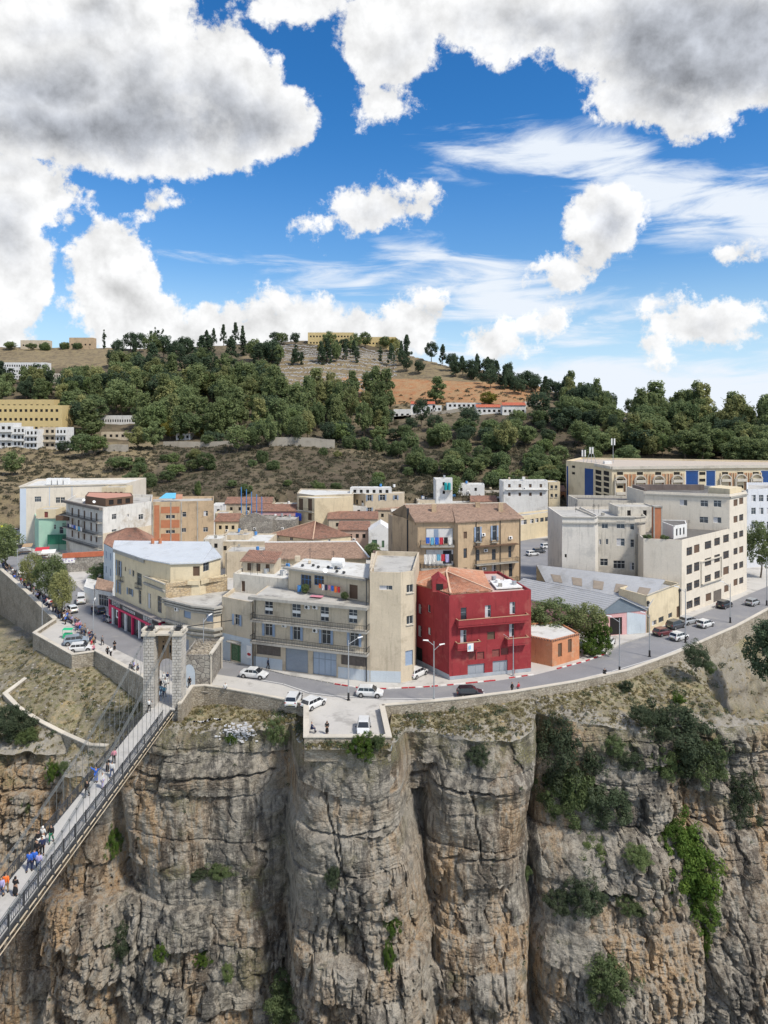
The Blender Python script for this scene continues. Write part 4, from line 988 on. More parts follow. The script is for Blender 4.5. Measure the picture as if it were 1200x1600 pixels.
# ---- people: one continuous skinned body; clothes and hair are shells over it
def skin_obj(name, verts, edges, radii, mat, sub=1):
    me = bpy.data.meshes.new(name); me.from_pydata(verts, edges, []); o = bpy.data.objects.new(name, me); COL.objects.link(o)
    m = o.modifiers.new('s', 'SKIN'); m.use_smooth_shade = True
    for i, r in enumerate(radii): me.skin_vertices[0].data[i].radius = (r, r) if not isinstance(r, tuple) else r
    me.skin_vertices[0].data[0].use_root = True
    if sub: sm = o.modifiers.new('u', 'SUBSURF'); sm.levels = sub; sm.render_levels = sub
    dg = bpy.context.evaluated_depsgraph_get(); ev = o.evaluated_get(dg); res = bpy.data.meshes.new_from_object(ev); res.name = name
    bpy.data.objects.remove(o); res.materials.clear(); res.materials.append(mat); return res
SKINM = plain('skin', (.42, .25, .17), .7); HAIRM = plain('dark_hair', (.02, .016, .013), .7)
CLOTH = {k: plain(k + '_cloth', v, .9) for k, v in dict(black=(.012, .012, .014), white=(.66, .66, .64), blue=(.03, .12, .50), navy=(.02, .03, .08), orange=(.75, .16, .03), red=(.45, .03, .05), grey=(.20, .20, .21), green=(.02, .16, .09), jeans=(.05, .08, .16), pink=(.55, .22, .28), tan=(.34, .24, .15), cyan=(.12, .35, .5), lilac=(.38, .36, .6)).items()}
POSE = {}
def pose_meshes(pose):
    """stand, walk, sit, armsup, robe"""
    if pose in POSE: return POSE[pose]
    st = dict(stand=(0.0, 0.03), walk=(.34, .30), armsup=(.02, .05), robe=(.12, .1), sit=(0, 0))[pose]
    f = st[0]
    if pose == 'sit':
        legs = [((-.10, .0, .50), (-.12, -.42, .50), (-.13, -.42, .08), (-.13, -.56, .04)), ((.10, 0, .50), (.12, -.42, .50), (.13, -.44, .08), (.13, -.58, .04))]; hip = .50
    else:
        legs = [((-.10, 0, .90), (-.11, -f * .45 - .03, .48), (-.12, -f * .35 + .0, .09), (-.13, -f * .35 - .15, .04)), ((.10, 0, .90), (.11, f * .30, .49), (.12, f * .95, .12), (.13, f * .95 - .14, .04))]; hip = .92
    z = hip - .92
    arms = {'stand': [((-.20, 0, 1.43), (-.26, .03, 1.15), (-.25, -.10, .90), (-.25, -.13, .80)), ((.20, 0, 1.43), (.26, .03, 1.15), (.24, -.14, .93), (.22, -.2, .85))],
            'walk': [((-.20, 0, 1.43), (-.26, .10, 1.16), (-.25, .08, .92), (-.25, .06, .83)), ((.20, 0, 1.43), (.26, -.08, 1.16), (.24, -.24, .97), (.23, -.30, .90))],
            'armsup': [((-.20, 0, 1.43), (-.44, -.04, 1.52), (-.58, -.06, 1.74), (-.62, -.06, 1.83)), ((.20, 0, 1.43), (.44, -.04, 1.50), (.60, -.06, 1.70), (.64, -.06, 1.79))],
            'robe': [((-.19, 0, 1.38), (-.25, -.02, 1.12), (-.18, -.2, .98), (-.12, -.26, 1.0)), ((.19, 0, 1.38), (.25, -.02, 1.12), (.18, -.2, .98), (.12, -.26, 1.0))],
            'sit': [((-.20, 0, 1.43), (-.27, -.05, 1.16), (-.18, -.28, 1.06), (-.15, -.35, 1.05)), ((.20, 0, 1.43), (.27, -.05, 1.16), (.18, -.28, 1.06), (.15, -.35, 1.05))]}[pose]
    up = lambda p: (p[0], p[1], p[2] + z)
    V = [(0, 0, hip)]; E = []; Rr = [.14]
    def chain(start, pts, rs):
        prev = start
        for p, r in zip(pts, rs): V.append(p); Rr.append(r); E.append((prev, len(V) - 1)); prev = len(V) - 1
        return prev
    ch = chain(0, [up((0, 0, 1.10)), up((0, 0, 1.34))], [(.145, .105), (.17, .11)])
    nk = chain(ch, [up((0, 0, 1.47)), up((0, -.01, 1.56))], [.065, .058])
    hd = chain(nk, [up((0, -.02, 1.64)), up((0, -.015, 1.72))], [(.078, .10), (.07, .09)])
    nose = len(V); V.append(up((0, -.125, 1.635))); Rr.append(.016); E.append((hd - 1, nose))
    for a in arms:
        e = chain(ch, [up(p) for p in a], [.062, .048, .034, .038])
        base = Vector(V[e])
        for k in range(3): V.append(tuple(base + Vector((.02 * (k - 1), -.03, -.06)))); Rr.append(.011); E.append((e, len(V) - 1))
    for l in legs: chain(0, l, [.095, .066, .045, .04])
    body = skin_obj('body', V, E, Rr, SKINM, 1)
    TV = [(0, 0, hip - .02)]; TE = []; TR = [(.165, .125)]
    def ch2(start, pts, rs):
        prev = start
        for p, r in zip(pts, rs): TV.append(p); TR.append(r); TE.append((prev, len(TV) - 1)); prev = len(TV) - 1
        return prev
    c = ch2(0, [up((0, 0, 1.10)), up((0, 0, 1.34)), up((0, 0, 1.46))], [(.165, .125), (.19, .13), .085])
    for a in arms: ch2(c - 1, [up(p) for p in a[:3]], [.082, .066, .052])
    shirt = skin_obj('shirt', TV, TE, TR, CLOTH['grey'], 1)
    TV = [(0, 0, hip)]; TE = []; TR = [(.168, .13)]
    if pose == 'robe':
        ch2(0, [(0, 0, .55), (0, .02, .12)], [(.23, .20), (.30, .27)]); trousers = skin_obj('skirt', TV, TE, TR, CLOTH['black'], 1)
    else:
        for l in legs: ch2(0, l[:3], [.115, .086, .068])
        trousers = skin_obj('trousers', TV, TE, TR, CLOTH['navy'], 1)
    if pose == 'robe': hair = skin_obj('headscarf', [up((0, .01, 1.72)), up((0, .02, 1.60)), up((0, .01, 1.42))], [(0, 1), (1, 2)], [(.10, .11), (.105, .105), (.17, .13)], CLOTH['black'], 1)
    else: hair = skin_obj('hair', [up((0, .02, 1.755)), up((0, .04, 1.67))], [(0, 1)], [(.086, .10), (.09, .075)], HAIRM, 1)
    sh = MB()
    if pose != 'robe':
        for l in legs:
            p = l[2]; q = l[3]; sh.box(q[0] - .05, q[0] + .05, q[1] - .04, p[1] + .07, max(q[2] - .04, 0), q[2] + .06)
    else: sh.box(-.16, -.06, -.2, .08, 0, .08); sh.box(.06, .16, -.26, .02, 0, .08)
    shoes = sh.mesh('shoes', BLACKP)
    POSE[pose] = (body, shirt, trousers, hair, shoes); return POSE[pose]
def person(pose, top, bottom, x, y, rz, label, group=None, z=0.004, h=1.0, hair=None):
    b_, s_, t_, hr, so = pose_meshes(pose); t = empty('person', (x, y, z), rz, label, 'person', group); t.scale = (h, h, h)
    child('body', b_, t); o = child('shirt', s_, t); o.material_slots[0].link = 'OBJECT'; o.material_slots[0].material = CLOTH[top]
    o = child('robe_skirt' if pose == 'robe' else 'trousers', t_, t); o.material_slots[0].link = 'OBJECT'; o.material_slots[0].material = CLOTH[bottom]
    o = child('headscarf' if pose == 'robe' else 'hair', hr, t)
    if hair: o.material_slots[0].link = 'OBJECT'; o.material_slots[0].material = CLOTH[hair]
    child('shoes', so, t); return t
# ---- street lamps
def street_lamp(x, y, h, arm, rz, label, group='street lamps along the corniche road', z=0.0, dark_base=True, heads=1):
    t = empty('street_lamp', (x, y, z), rz, label, 'street lamp', group)
    m = MB(); m.tube((0, 0, 0), (0, 0, h), .11, .06, 8); o = bpy.data.objects.new('post', m.mesh('post', STEEL)); COL.objects.link(o); o.parent = t
    m = MB(); m.tube((0, 0, 0), (0, 0, 1.1), .17, .15, 8); m.box(-.22, .22, -.22, .22, 0, .08); child('base', m.mesh('base', BLACKP if dark_base else STEEL), t)
    for k in range(heads):
        s = 1 if k == 0 else -1; zz = h - .1 - .7 * (k > 0)
        m = MB(); m.tube((0, 0, zz - .5), (s * arm, 0, zz + .25), .045, .035, 6); a = child('arm', m.mesh('arm', STEEL), t)
        m = MB(); m.add([(s * arm - .1 * s, -.13, zz + .2), (s * (arm + .7), -.1, zz + .33), (s * (arm + .7), .1, zz + .33), (s * arm - .1 * s, .13, zz + .2), (s * arm - .1 * s, -.1, zz + .34), (s * (arm + .65), -.07, zz + .42), (s * (arm + .65), .07, zz + .42), (s * arm - .1 * s, .1, zz + .34)], [(0, 3, 2, 1), (4, 5, 6, 7), (0, 1, 5, 4), (1, 2, 6, 5), (2, 3, 7, 6), (3, 0, 4, 7)])
        child('lamp_head', m.mesh('lamp_head', WHITE_P), t)
    return t
# ================================================================== WALLS, KERBS, BRIDGE
def masonry(name, a, b, mortar, scale=2.2, ochre=0.0, stretch=(1, 1, 1.7)):
    m = bpy.data.materials.new(name); m.use_nodes = True; t = NT(m.node_tree); bs = t.n['Principled BSDF']; bs.inputs['Roughness'].default_value = .95; bs.inputs['Specular IOR Level'].default_value = .15
    P = t.new('ShaderNodeNewGeometry').outputs['Position']; Q = t.vm('MULTIPLY', P, stretch)
    v = t.new('ShaderNodeTexVoronoi', feature='F1'); v.inputs['Scale'].default_value = scale; t.l.new(Q, v.inputs['Vector'])
    e = t.new('ShaderNodeTexVoronoi', feature='DISTANCE_TO_EDGE'); e.inputs['Scale'].default_value = scale; t.l.new(Q, e.inputs['Vector'])
    sep = t.new('ShaderNodeSeparateColor'); t.l.new(v.outputs['Color'], sep.inputs[0])
    c = t.mix(sep.outputs[0], a, b); c = t.mix(t.step(e.outputs[0], .02, .07, 1, 0), c, mortar)
    c = t.mix(t.step(t.noise(P, .35, 6, .7), .48, .66, 0, .6), c, tuple(x * .45 for x in a))
    g = t.math('MULTIPLY_ADD', t.noise(P, 4, 4, .7), .7, .65)
    t.put(bs.inputs['Base Color'], t.vm('SCALE', c, scale=g))
    bn = t.new('ShaderNodeBump'); bn.inputs['Strength'].default_value = .7; bn.inputs['Distance'].default_value = .06
    t.l.new(t.step(e.outputs[0], .0, .12), bn.inputs['Height']); t.l.new(bn.outputs[0], bs.inputs['Normal']); return m
STONE = masonry('rubble_stone', (.30, .26, .20), (.42, .38, .31), (.22, .19, .16))
STONE_Y = masonry('yellow_stone_wall', (.44, .33, .20), (.50, .41, .28), (.30, .24, .18), 1.6)
STONE_G = masonry('grey_rubble_wall', (.24, .22, .195), (.36, .34, .30), (.16, .15, .14), 1.5, stretch=(1, 1, 1))
ASHLAR = M('ashlar_stone', (.44, .42, .385), .9, .2, 1.3, streak=.35, dirt=(.20, .19, .18), dirt_amt=.6, dirt_scale=.8, bump=.3)
ASHLAR_B = M('brown_ashlar_stone', (.34, .24, .15), .9, .2, 1.3, streak=.3, dirt=(.16, .12, .09), dirt_amt=.5, dirt_scale=.8, bump=.3)

def parapet(label, pts, foot, top=.95, th=.45, mat=None, group=None, name='stone_wall', coping=.62, inward=1):
    """wall under and above the pavement's edge, with a coping; pts run left to right, body lies outward of the line"""
    x0, y0 = pts[0]; root = empty(name, (x0, y0, 0), 0, label, 'wall', group)
    P = [Vector((p[0], p[1])) for p in pts]; n = len(P)
    def off(i, d):
        if i == 0: t = (P[1] - P[0]).normalized()
        elif i == n - 1: t = (P[-1] - P[-2]).normalized()
        else:
            a, b2 = (P[i] - P[i - 1]).normalized(), (P[i + 1] - P[i]).normalized(); t = (a + b2)
            t = t.normalized() if t.length > .1 else a
            k = max(.45, a.dot(t)); d = d / k
        return P[i] + Vector((t.y, -t.x)) * d
    ft = foot if isinstance(foot, (list, tuple)) else [foot] * n
    tp = top if isinstance(top, (list, tuple)) else [top] * n
    m = MB()
    for i in range(n - 1):
        a, b2 = off(i, th * .5), off(i + 1, th * .5); c, d = off(i + 1, -th * .5), off(i, -th * .5)
        m.add([(*a, ft[i]), (*b2, ft[i + 1]), (*c, min(ft[i + 1], -.05)), (*d, min(ft[i], -.05)), (*a, tp[i] - .14), (*b2, tp[i + 1] - .14), (*c, tp[i + 1] - .14), (*d, tp[i] - .14)],
              [(0, 1, 5, 4), (2, 3, 7, 6), (4, 5, 6, 7)] + ([(3, 0, 4, 7)] if i == 0 else []) + ([(1, 2, 6, 5)] if i == n - 2 else []))
    m.build('wall_face', mat or STONE, root)
    c_ = MB()
    for i in range(n - 1):
        a, b2 = off(i, coping * .5), off(i + 1, coping * .5); c, d = off(i + 1, -coping * .5), off(i, -coping * .5)
        za, zb = tp[i], tp[i + 1]
        c_.add([(*a, za - .139), (*b2, zb - .139), (*c, zb - .139), (*d, za - .139), (*a, za), (*b2, zb), (*c, zb), (*d, za)], [(0, 1, 5, 4), (2, 3, 7, 6), (4, 5, 6, 7), (3, 2, 1, 0), (3, 0, 4, 7), (1, 2, 6, 5)])
    c_.build('coping', COPING, root); return root
def sub(poly, k):
    out = []
    for a, b2 in zip(poly[:-1], poly[1:]):
        for i in range(k): out.append((a[0] + (b2[0] - a[0]) * i / k, a[1] + (b2[1] - a[1]) * i / k))
    return out + [poly[-1]]
parapet('long stone retaining wall under the promenade at the left', [(-150, 236), (-99, 182), (-80, 158.4), (-64.9, 138.8)], [-14, -12, -10.5, -7.5], .9, .6, STONE, coping=.9)
parapet('low stone wall round the small parking ledge left of the bridge', [(-64.9, 138.8), (-64.8, 130.5), (-52.6, 119), (-49.4, 120.6)], [-5, -4.8, -4.6, -4.6], .75, .5, STONE, coping=.7)
parapet('stone wall stepping down from the parking ledge to the bridge tower', [(-49.4, 120.6), (-37.4, 109), (-34.9, 106.2)], [-4.8, -6.5, -5], .9, .5, STONE, coping=.7)
parapet('stone parapet right of the bridge tower with a return to the cliff', [(-28.6, 98.4), (-28.6, 104.8), (-26.8, 105.1), (-24.2, 104.3), (-18.5, 102), (-10.9, 98.6)], [-2.5, -3.4, -3.2, -2.8, -2.6, -2.4], .95, .45, STONE, coping=.55)
parapet('pale parapet round the square viewing platform', [(-10.9, 98.6), (-9.8, 88.7), (0.6, 88.7), (-.3, 98.0)], [-2.5, -2.2, -2.2, -2.4], .95, .5, STONE, coping=.75)
parapet('long stone parapet along the corniche road right of the viewing platform', [(-.3, 98.0)] + [p for p in EDGE if p[0] > 4 and p[0] < 200], [-2.6] * 2 + [-2.4] * 9 + [-3.5] * 3, .95, .45, STONE, coping=.6)
def slope_px(px, py):
    for Yt in np.arange(93, 150, .25):
        xt = XA(px, Yt)
        if 640 + (CH - slope_z(xt, Yt)) * CF / Yt <= py: return (xt, Yt)
    return (XA(px, 120), 120.0)
cw = [slope_px(*p) for p in ((40, 1066), (8, 1090), (28, 1112), (60, 1135), (100, 1154), (140, 1172), (168, 1172))]
parapet('low curved stone wall on the grassy slope below the parking ledge', cw, [slope_z(*p) - 1.5 for p in cw], [slope_z(*p) + .75 for p in cw], .5, STONE, coping=.7)

# kerb stones, some painted red and white
kerb = empty('kerb', (0, 0, 0)); tag(kerb, kind='structure')
KR = M('red_kerb_paint', (.42, .035, .045), .8, .15, 2); KW = M('white_kerb_paint', (.68, .66, .63), .8, .15, 2); KG = M('plain_kerb', (.34, .33, .31), .9, .15, 2)
kb = MB(); kb.box(-.48, .48, -.1, .1, -.02, .14); kmesh = {c: kb.mesh('kerb_stone', m_) for c, m_ in (('r', KR), ('w', KW), ('g', KG))}
def kerb_run(pts, pattern):
    k = 0; run = 0.0
    for a, b2 in zip(pts[:-1], pts[1:]):
        a, b2 = Vector(a), Vector(b2); L = (b2 - a).length; d = (b2 - a) / L
        n = max(1, int(L / .98))
        for i in range(n):
            p = a + d * (i + .5) * L / n; o = child('kerb_stone', kmesh[pattern(k)], kerb, (p.x, p.y, 0), math.atan2(d.y, d.x)); k += 1
fx = [G(x, y) for x, y in ((522, 1069), (566.5, 1076), (605, 1076.6), (660, 1074), (699, 1071), (774, 1063.5))]
kerb_run(fx, lambda k: 'rrw'[k % 3] if k % 9 < 7 else 'w')
kerb_run([G(x, y) for x, y in ((795, 1060), (834, 1054.5))], lambda k: 'rw'[k % 2])
kerb_run([G(x, y) for x, y in ((870, 1045.5), (915, 1033.5), (951, 1020))], lambda k: 'rw'[k % 2])
kerb_run([G(x, y) for x, y in ((344, 1032.5), (399, 1042), (445.5, 1054.5), (522, 1068.5))], lambda k: 'g')
kerb_run([G(x, y) for x, y in ((180, 971.5), (219, 995), (262, 1016.5))], lambda k: 'g')
kerb_run([G(x, y) for x, y in ((951, 1020), (972, 1006.5), (1023, 990.5), (1089, 961.5), (1137, 942.5))], lambda k: 'g')

# ---- suspension footbridge
BX = lambda Y: -31.4 - (100 - Y) * .014
br = empty('suspension_bridge', (BX(97.5), 97.5, 0), 0, 'narrow suspension footbridge crossing the gorge to the stone gate tower', 'bridge')
Y0, Y1, BW = -4.0, 98.6, 1.48
DECK = M('bridge_deck', (.44, .43, .41), .85, .06, .5, dirt=(.27, .26, .25)); BR_STEEL = M('weathered_bridge_steel', (.06, .063, .068), .6, .25, 2, metal=.2); ROPE = plain('cable_steel', (.17, .18, .175), .6, .3); PIPE = M('pale_pipe', (.45, .38, .28), .7, .15, 1)
m = MB(); m.prism([(BX(Y0) - BW, Y0), (BX(Y0) + BW, Y0), (BX(Y1) + BW, Y1), (BX(Y1) - BW, Y1)], -.14, .004); m.prism([(-33.0, 98.61), (-29.3, 98.61), (-29.3, 107.5), (-33.0, 107.5)], -.14, .007); m.build('deck', DECK, br)
m = MB()
for s in (-1, 1):
    m.bar((BX(Y0) + s * (BW + .12), Y0, -.35), (BX(Y1) + s * (BW + .12), Y1, -.35), .14, .62)
m.build('girder', BR_STEEL, br)
m = MB(); y = Y0 + .5; m.box(-BW - .45, BW + .45, -.09, .09, -.62, -.145); cbm = m.mesh('cross_beam', BR_STEEL)
while y < Y1: child('cross_beam', cbm, br, (BX(y) - br.location.x, y - br.location.y, 0)); y += 1.5
m = MB(); m.tube((BX(Y0) + BW + .38, Y0, -.30), (BX(Y1) + BW + .38, Y1, -.30), .07, n=6); m.build('pipe', PIPE, br)
m = MB(); m.tube((BX(Y0) + BW + .55, Y0, -.62), (BX(Y1) + BW + .55, Y1, -.62), .05, n=6); m.build('pipe', PIPE, br)
rp = MB(); PL = 2.4; nb = 8
rp.bar((0, 0, 1.15), (0, PL, 1.15), .07, .07); rp.bar((0, 0, .12), (0, PL, .12), .05, .05); rp.bar((0, 0, .86), (0, PL, .86), .035, .035)
for k in range(nb): yk = PL * (k + .5) / nb; rp.bar((0, yk, .12), (0, yk, .86), .035); 
for k in range(nb): y_a, y_b = PL * k / nb, PL * (k + 1) / nb; rp.bar((0, y_a, .88), (0, y_b, 1.12), .03); rp.bar((0, y_b, .88), (0, y_a, 1.12), .03)
rp.bar((0, 0, -.1), (0, 0, 1.28), .10); rp_m = rp.mesh('railing_panel', BR_STEEL)
y = 2.0
while y + PL <= Y1 - .6:
    for s in (-1, 1): child('railing_panel', rp_m, br, (BX(y) + s * BW - br.location.x, y - br.location.y, 0), -.014 * -1 * 0)
    y += PL
def cab_z(Y): return 1.25 + 9.9 * ((Y - 48) / 52) ** 2
for s in (-1, 1):
    for q in (-.12, 0, .12):
        m = MB(); pts = [(BX(Y) + s * (BW + .22) + q, Y, cab_z(Y) + abs(q) * .2) for Y in np.linspace(0, 100.6, 40)]
        for a, b2 in zip(pts[:-1], pts[1:]): m.tube(a, b2, .028, n=5, cap=False)
        m.build('cable', ROPE, br)
    Y = 3.0
    hm = None
    while Y < 98:
        m = MB(); m.tube((0, 0, -.4), (0, 0, cab_z(Y)), .024, n=4, cap=False); m.box(-.06, .06, -.06, .06, cab_z(Y) - .12, cab_z(Y) + .1)
        child('hanger', m.mesh('hanger', ROPE), br, (BX(Y) + s * (BW + .22) - br.location.x, Y - br.location.y, 0)); Y += 1.5
    for Yd in (92, 86):
        m = MB(); m.tube((BX(Yd) + s * (BW + .2), Yd, .1), (-31.15 + s * 2.2, 99.6, 10.6), .018, n=4, cap=False); m.build('stay', ROPE, br)
# tower
tw = empty('bridge_tower', (-31.1, 100.6, 0), 0, 'grey stone gate tower of the footbridge with twin pillars and an arch', 'tower')
def stone_pillar(x0, x1, y0, y1, z0, z1, seed):
    rg = random.Random(seed); m = MB(); z = z0; k = 0; core = .13
    m.box(x0 + core, x1 - core, y0 + core, y1 - core, z0, z1)
    while z < z1 - .05:
        h = min(.40, z1 - z); gap = .06
        nx_ = 2 if k % 2 else 3; cuts = [x0 + (x1 - x0) * (j / nx_) for j in range(nx_ + 1)]
        for a, b2 in zip(cuts[:-1], cuts[1:]):
            o = rg.uniform(0, .045); m.box(a + gap * .5, b2 - gap * .5, y0 - o, y0 + .3, z + gap * .5, z + h - gap * .5)
        ny = 2; cy = [y0 + .3 + (y1 - y0 - .3) * (j / ny) for j in range(ny + 1)]
        for a, b2 in zip(cy[:-1], cy[1:]):
            for (xa, xb) in ((x0 - rg.uniform(0, .03), x0 + .2), (x1 - .2, x1 + rg.uniform(0, .03))): m.box(xa, xb, a + gap * .5, b2 - gap * .5, z + gap * .5, z + h - gap * .5)
        z += h; k += 1
    return m
TX = [(-33.95, -32.4), (-29.9, -28.55)]
for j, (a, b2) in enumerate(TX):
    stone_pillar(a, b2, 99.2, 101.6, -2.4 if j else -3.2, 10.1, 40 + j).build('pillar_stones', ASHLAR, tw, kind='stuff')
    m = MB(); m.box(a - .22, b2 + .22, 98.98, 101.8, 10.1, 10.42); m.box(a - .1, b2 + .1, 99.1, 101.7, 10.42, 10.7); m.build('capital', COPING, tw)
    m = MB(); m.box(a + .45, b2 - .35, 99.6, 100.6, 10.7, 11.25)
    for q in range(4): m.tube((a + .55 + q * .28, 99.5, 11.25), (a + .55 + q * .28, 99.5, 11.75), .04, n=5)
    m.box(a + .35, b2 - .25, 99.4, 99.5, 10.9, 11.1); m.build('cable_saddle', IRON, tw)
    m = MB(); m.box(a - .3, a + .15, 99.3, 100.8, 10.7, 11.0); m.box(b2 - .15, b2 + .35, 99.3, 100.8, 10.7, 10.95); m.ell((b2 + .2, 99.8, 11.0), (.25, .4, .18)); m.build('finial', COPING, tw)
# recessed wall between the pillars with a pointed arch and two niches
m = MB(); xa, xb = TX[0][1] - .1, TX[1][0] + .1; yb0, yb1 = 101.0, 101.55; cxm = (xa + xb) / 2; hw_ = (xb - xa) / 2 - .12
N = 10; zs0 = 4.4
arc = [(cxm - hw_ * math.cos(t) * (1 - .0 * t), zs0 + 1.9 * math.sin(t) ** .8) for t in np.linspace(0, math.pi / 2, N)] ; arc = arc + [(2 * cxm - p[0], p[1]) for p in arc[::-1][1:]]
top = 10.1
for (p, q) in zip(arc[:-1], arc[1:]):
    m.quad((p[0], yb0, p[1]), (q[0], yb0, q[1]), (q[0], yb0, top), (p[0], yb0, top)); m.quad((p[0], yb0, p[1]), (p[0], yb1, p[1]), (q[0], yb1, q[1]), (q[0], yb0, q[1])); m.quad((q[0], yb1, q[1]), (p[0], yb1, p[1]), (p[0], yb1, top), (q[0], yb1, top))
m.box(xa, cxm - hw_, yb0 + .01, yb1, -.3, top); m.box(cxm + hw_, xb, yb0 + .01, yb1, -.3, top)
m.build('arch_wall', ASHLAR_B, tw)
for s in (-1, 1):
    m = MB(); x = cxm + s * .48
    m.box(x - .26, x - .18, yb0 - .08, yb0, 6.9, 9.2); m.box(x + .18, x + .26, yb0 - .08, yb0, 6.9, 9.2); m.tube((x, yb0 - .08, 9.2), (x, yb0, 9.2), .26, n=10); m.build('niche', ASHLAR_B, tw)
    m = MB(); m.box(x - .13, x + .13, yb0 - .012, yb0 - .003, 7.1, 8.2); m.tube((x, yb0 - .1, 8.7), (x, yb0 - .003, 8.7), .1, n=8); m.build('niche_opening', DARK, tw)
m = MB(); m.box(TX[0][0] - .1, TX[1][1] + .1, 100.9, 101.9, 10.43, 10.75); m.box(TX[0][1] - .2, TX[1][0] + .2, 99.3, 101.2, 10.11, 10.38); m.build('entablature', COPING, tw)
# anchor house with blind arch, rubble roof
ah = Bld('squat stone anchor house of the bridge with a rubble roof and a light arch', 'building', [(-30.4, 107), (-26.4, 107), (-26.5, 114.6), (-30.6, 114.6)], 0, 4.3, STONE_G, STONE_G, name='stone_anchor_house', parapet=.4)
ah.finish('wall', 'roof'); r_ = ah.root
m = MB(); ac_ = [(-29.6 - .9 * math.cos(t), 1.7 + 1.6 * math.sin(t)) for t in np.linspace(0, math.pi, 11)]
m.add([(x, 106.97, z) for x, z in ac_] + [(-28.7, 106.97, .02), (-30.35, 106.97, .02)], [tuple(range(13))[::-1]]); m.build('arched_door', M('pale_blue_limewash', (.46, .52, .58), .8, .08, 1), r_)
m = MB(); m.box(-26.38, -26.30, 106.9, 107.5, 0, 4.95); m.box(-26.38, -26.30, 114.1, 114.7, 0, 4.95); m.bar((-26.33, 106.9, 4.85), (-26.33, 114.7, 4.85), .5, .25); m.build('pale_render', COPING, r_)
m = MB(); rg = random.Random(5)
for k in range(260): x, y = rg.uniform(-30.2, -26.8), rg.uniform(107.3, 114.2); s_ = rg.uniform(.12, .35); m.ell((x, y, 4.32 + s_ * .2), (s_, s_ * rg.uniform(.6, 1), s_ * .6), 5, 3)
m.build('roof_rubble', STONE, r_, kind='stuff')
# backstays from the tower to the ground behind it
for s, tgt in ((-1, (-37.6, 112.5, .3)), (1, (-24.8, 121, 6.0))):
    for q in (0, .25): 
        m = MB(); m.tube((-31.15 + s * 2.2 + q, 100.2, 11.0), (tgt[0] + q, tgt[1], tgt[2]), .05, n=5); m.build('backstay', IRON if s > 0 else ROPE, tw)
# ================================================================== BUILDINGS
Z1 = (3.3333, 0, 720); Z2_ = (3.4286, 150, 820); Z3 = (3.6364, 330, 850); Z4 = (3.3333, 600, 740); Z5 = (3.1579, 820, 690); Z7 = (3.871, 330, 740); Z8 = (4.2857, 620, 730); ZL = (6.0, 0, 760); ZR = (6.0, 1000, 700); ZK = (6.3158, 640, 770)
def zp(zoom, x, y): return (x / zoom[0] + zoom[1], y / zoom[0] + zoom[2])
def GZ(zoom, x, y, z=0.0): return G(*zp(zoom, x, y), z)
PL_BEIGE = M('beige_plaster', (.53, .455, .345), .9, .10, .35, streak=.35, dirt=(.30, .25, .18), dirt_amt=.6, dirt_scale=.22, bump=.15)
PL_BEIGE2 = M('stained_beige_plaster', (.53, .455, .345), .9, .12, .3, streak=.4, dirt=(.36, .30, .22), dirt_amt=.7, dirt_scale=.3, bump=.15)
PL_CREAM = M('cream_plaster', (.62, .53, .37), .9, .08, .35, streak=.3, dirt=(.42, .35, .24), dirt_amt=.5, dirt_scale=.3, bump=.1)
PL_PALE = M('pale_plaster', (.63, .575, .49), .9, .06, .35, streak=.25, dirt=(.50, .44, .36), dirt_amt=.4, dirt_scale=.3)
PL_GREY = M('grey_stained_plaster', (.56, .52, .45), .9, .12, .3, streak=.6, dirt=(.36, .33, .29), dirt_amt=.7, dirt_scale=.22, bump=.15)
PL_BROWN = M('brown_plaster', (.46, .345, .225), .9, .12, .3, streak=.45, dirt=(.25, .19, .13), dirt_amt=.6, dirt_scale=.3, bump=.15)
PL_WHITE = M('white_plaster', (.66, .66, .65), .9, .06, .4, streak=.3, dirt=(.42, .40, .37), dirt_amt=.5, dirt_scale=.4)
PL_RED = M('red_painted_plaster', (.275, .036, .042), .9, .12, .35, streak=.5, fine=.1, dirt=(.33, .085, .075), dirt_amt=.7, dirt_scale=.4, bump=.1)
PL_MINT = M('mint_plaster', (.36, .56, .44), .9, .08, .4, streak=.2, dirt=(.44, .54, .46), dirt_amt=.5)
PL_ORANGE = M('orange_plaster', (.52, .23, .12), .9, .14, .5, streak=.3, dirt=(.50, .33, .22), dirt_amt=.7, dirt_scale=.7, bump=.15)
PL_YEL = M('yellow_plaster', (.56, .44, .22), .9, .08, .35, streak=.2)
PL_BLUEW = M('pale_blue_wash', (.50, .56, .61), .85, .07, .5, streak=.15, dirt=(.62, .62, .6), dirt_amt=.5)
PL_PINK = M('pink_wash', (.62, .36, .36), .85, .1, .6, streak=.2, dirt=(.62, .52, .48), dirt_amt=.5)
BRICKR = M('red_brick_infill', (.42, .17, .09), .9, .12, 1.0, streak=.15, dirt=(.30, .15, .10), dirt_amt=.5, dirt_scale=.6)
METAL_ROOF = M('pale_metal_roof', (.50, .53, .56), .45, .06, .4, streak=.0, dirt=(.36, .37, .38), dirt_amt=.5, dirt_scale=.3, spec=.4)
FIBRE = M('fibre_cement_roof', (.36, .37, .39), .8, .08, .3, dirt=(.25, .25, .25), dirt_amt=.6, dirt_scale=.2)
WOODB = FRAME_BR

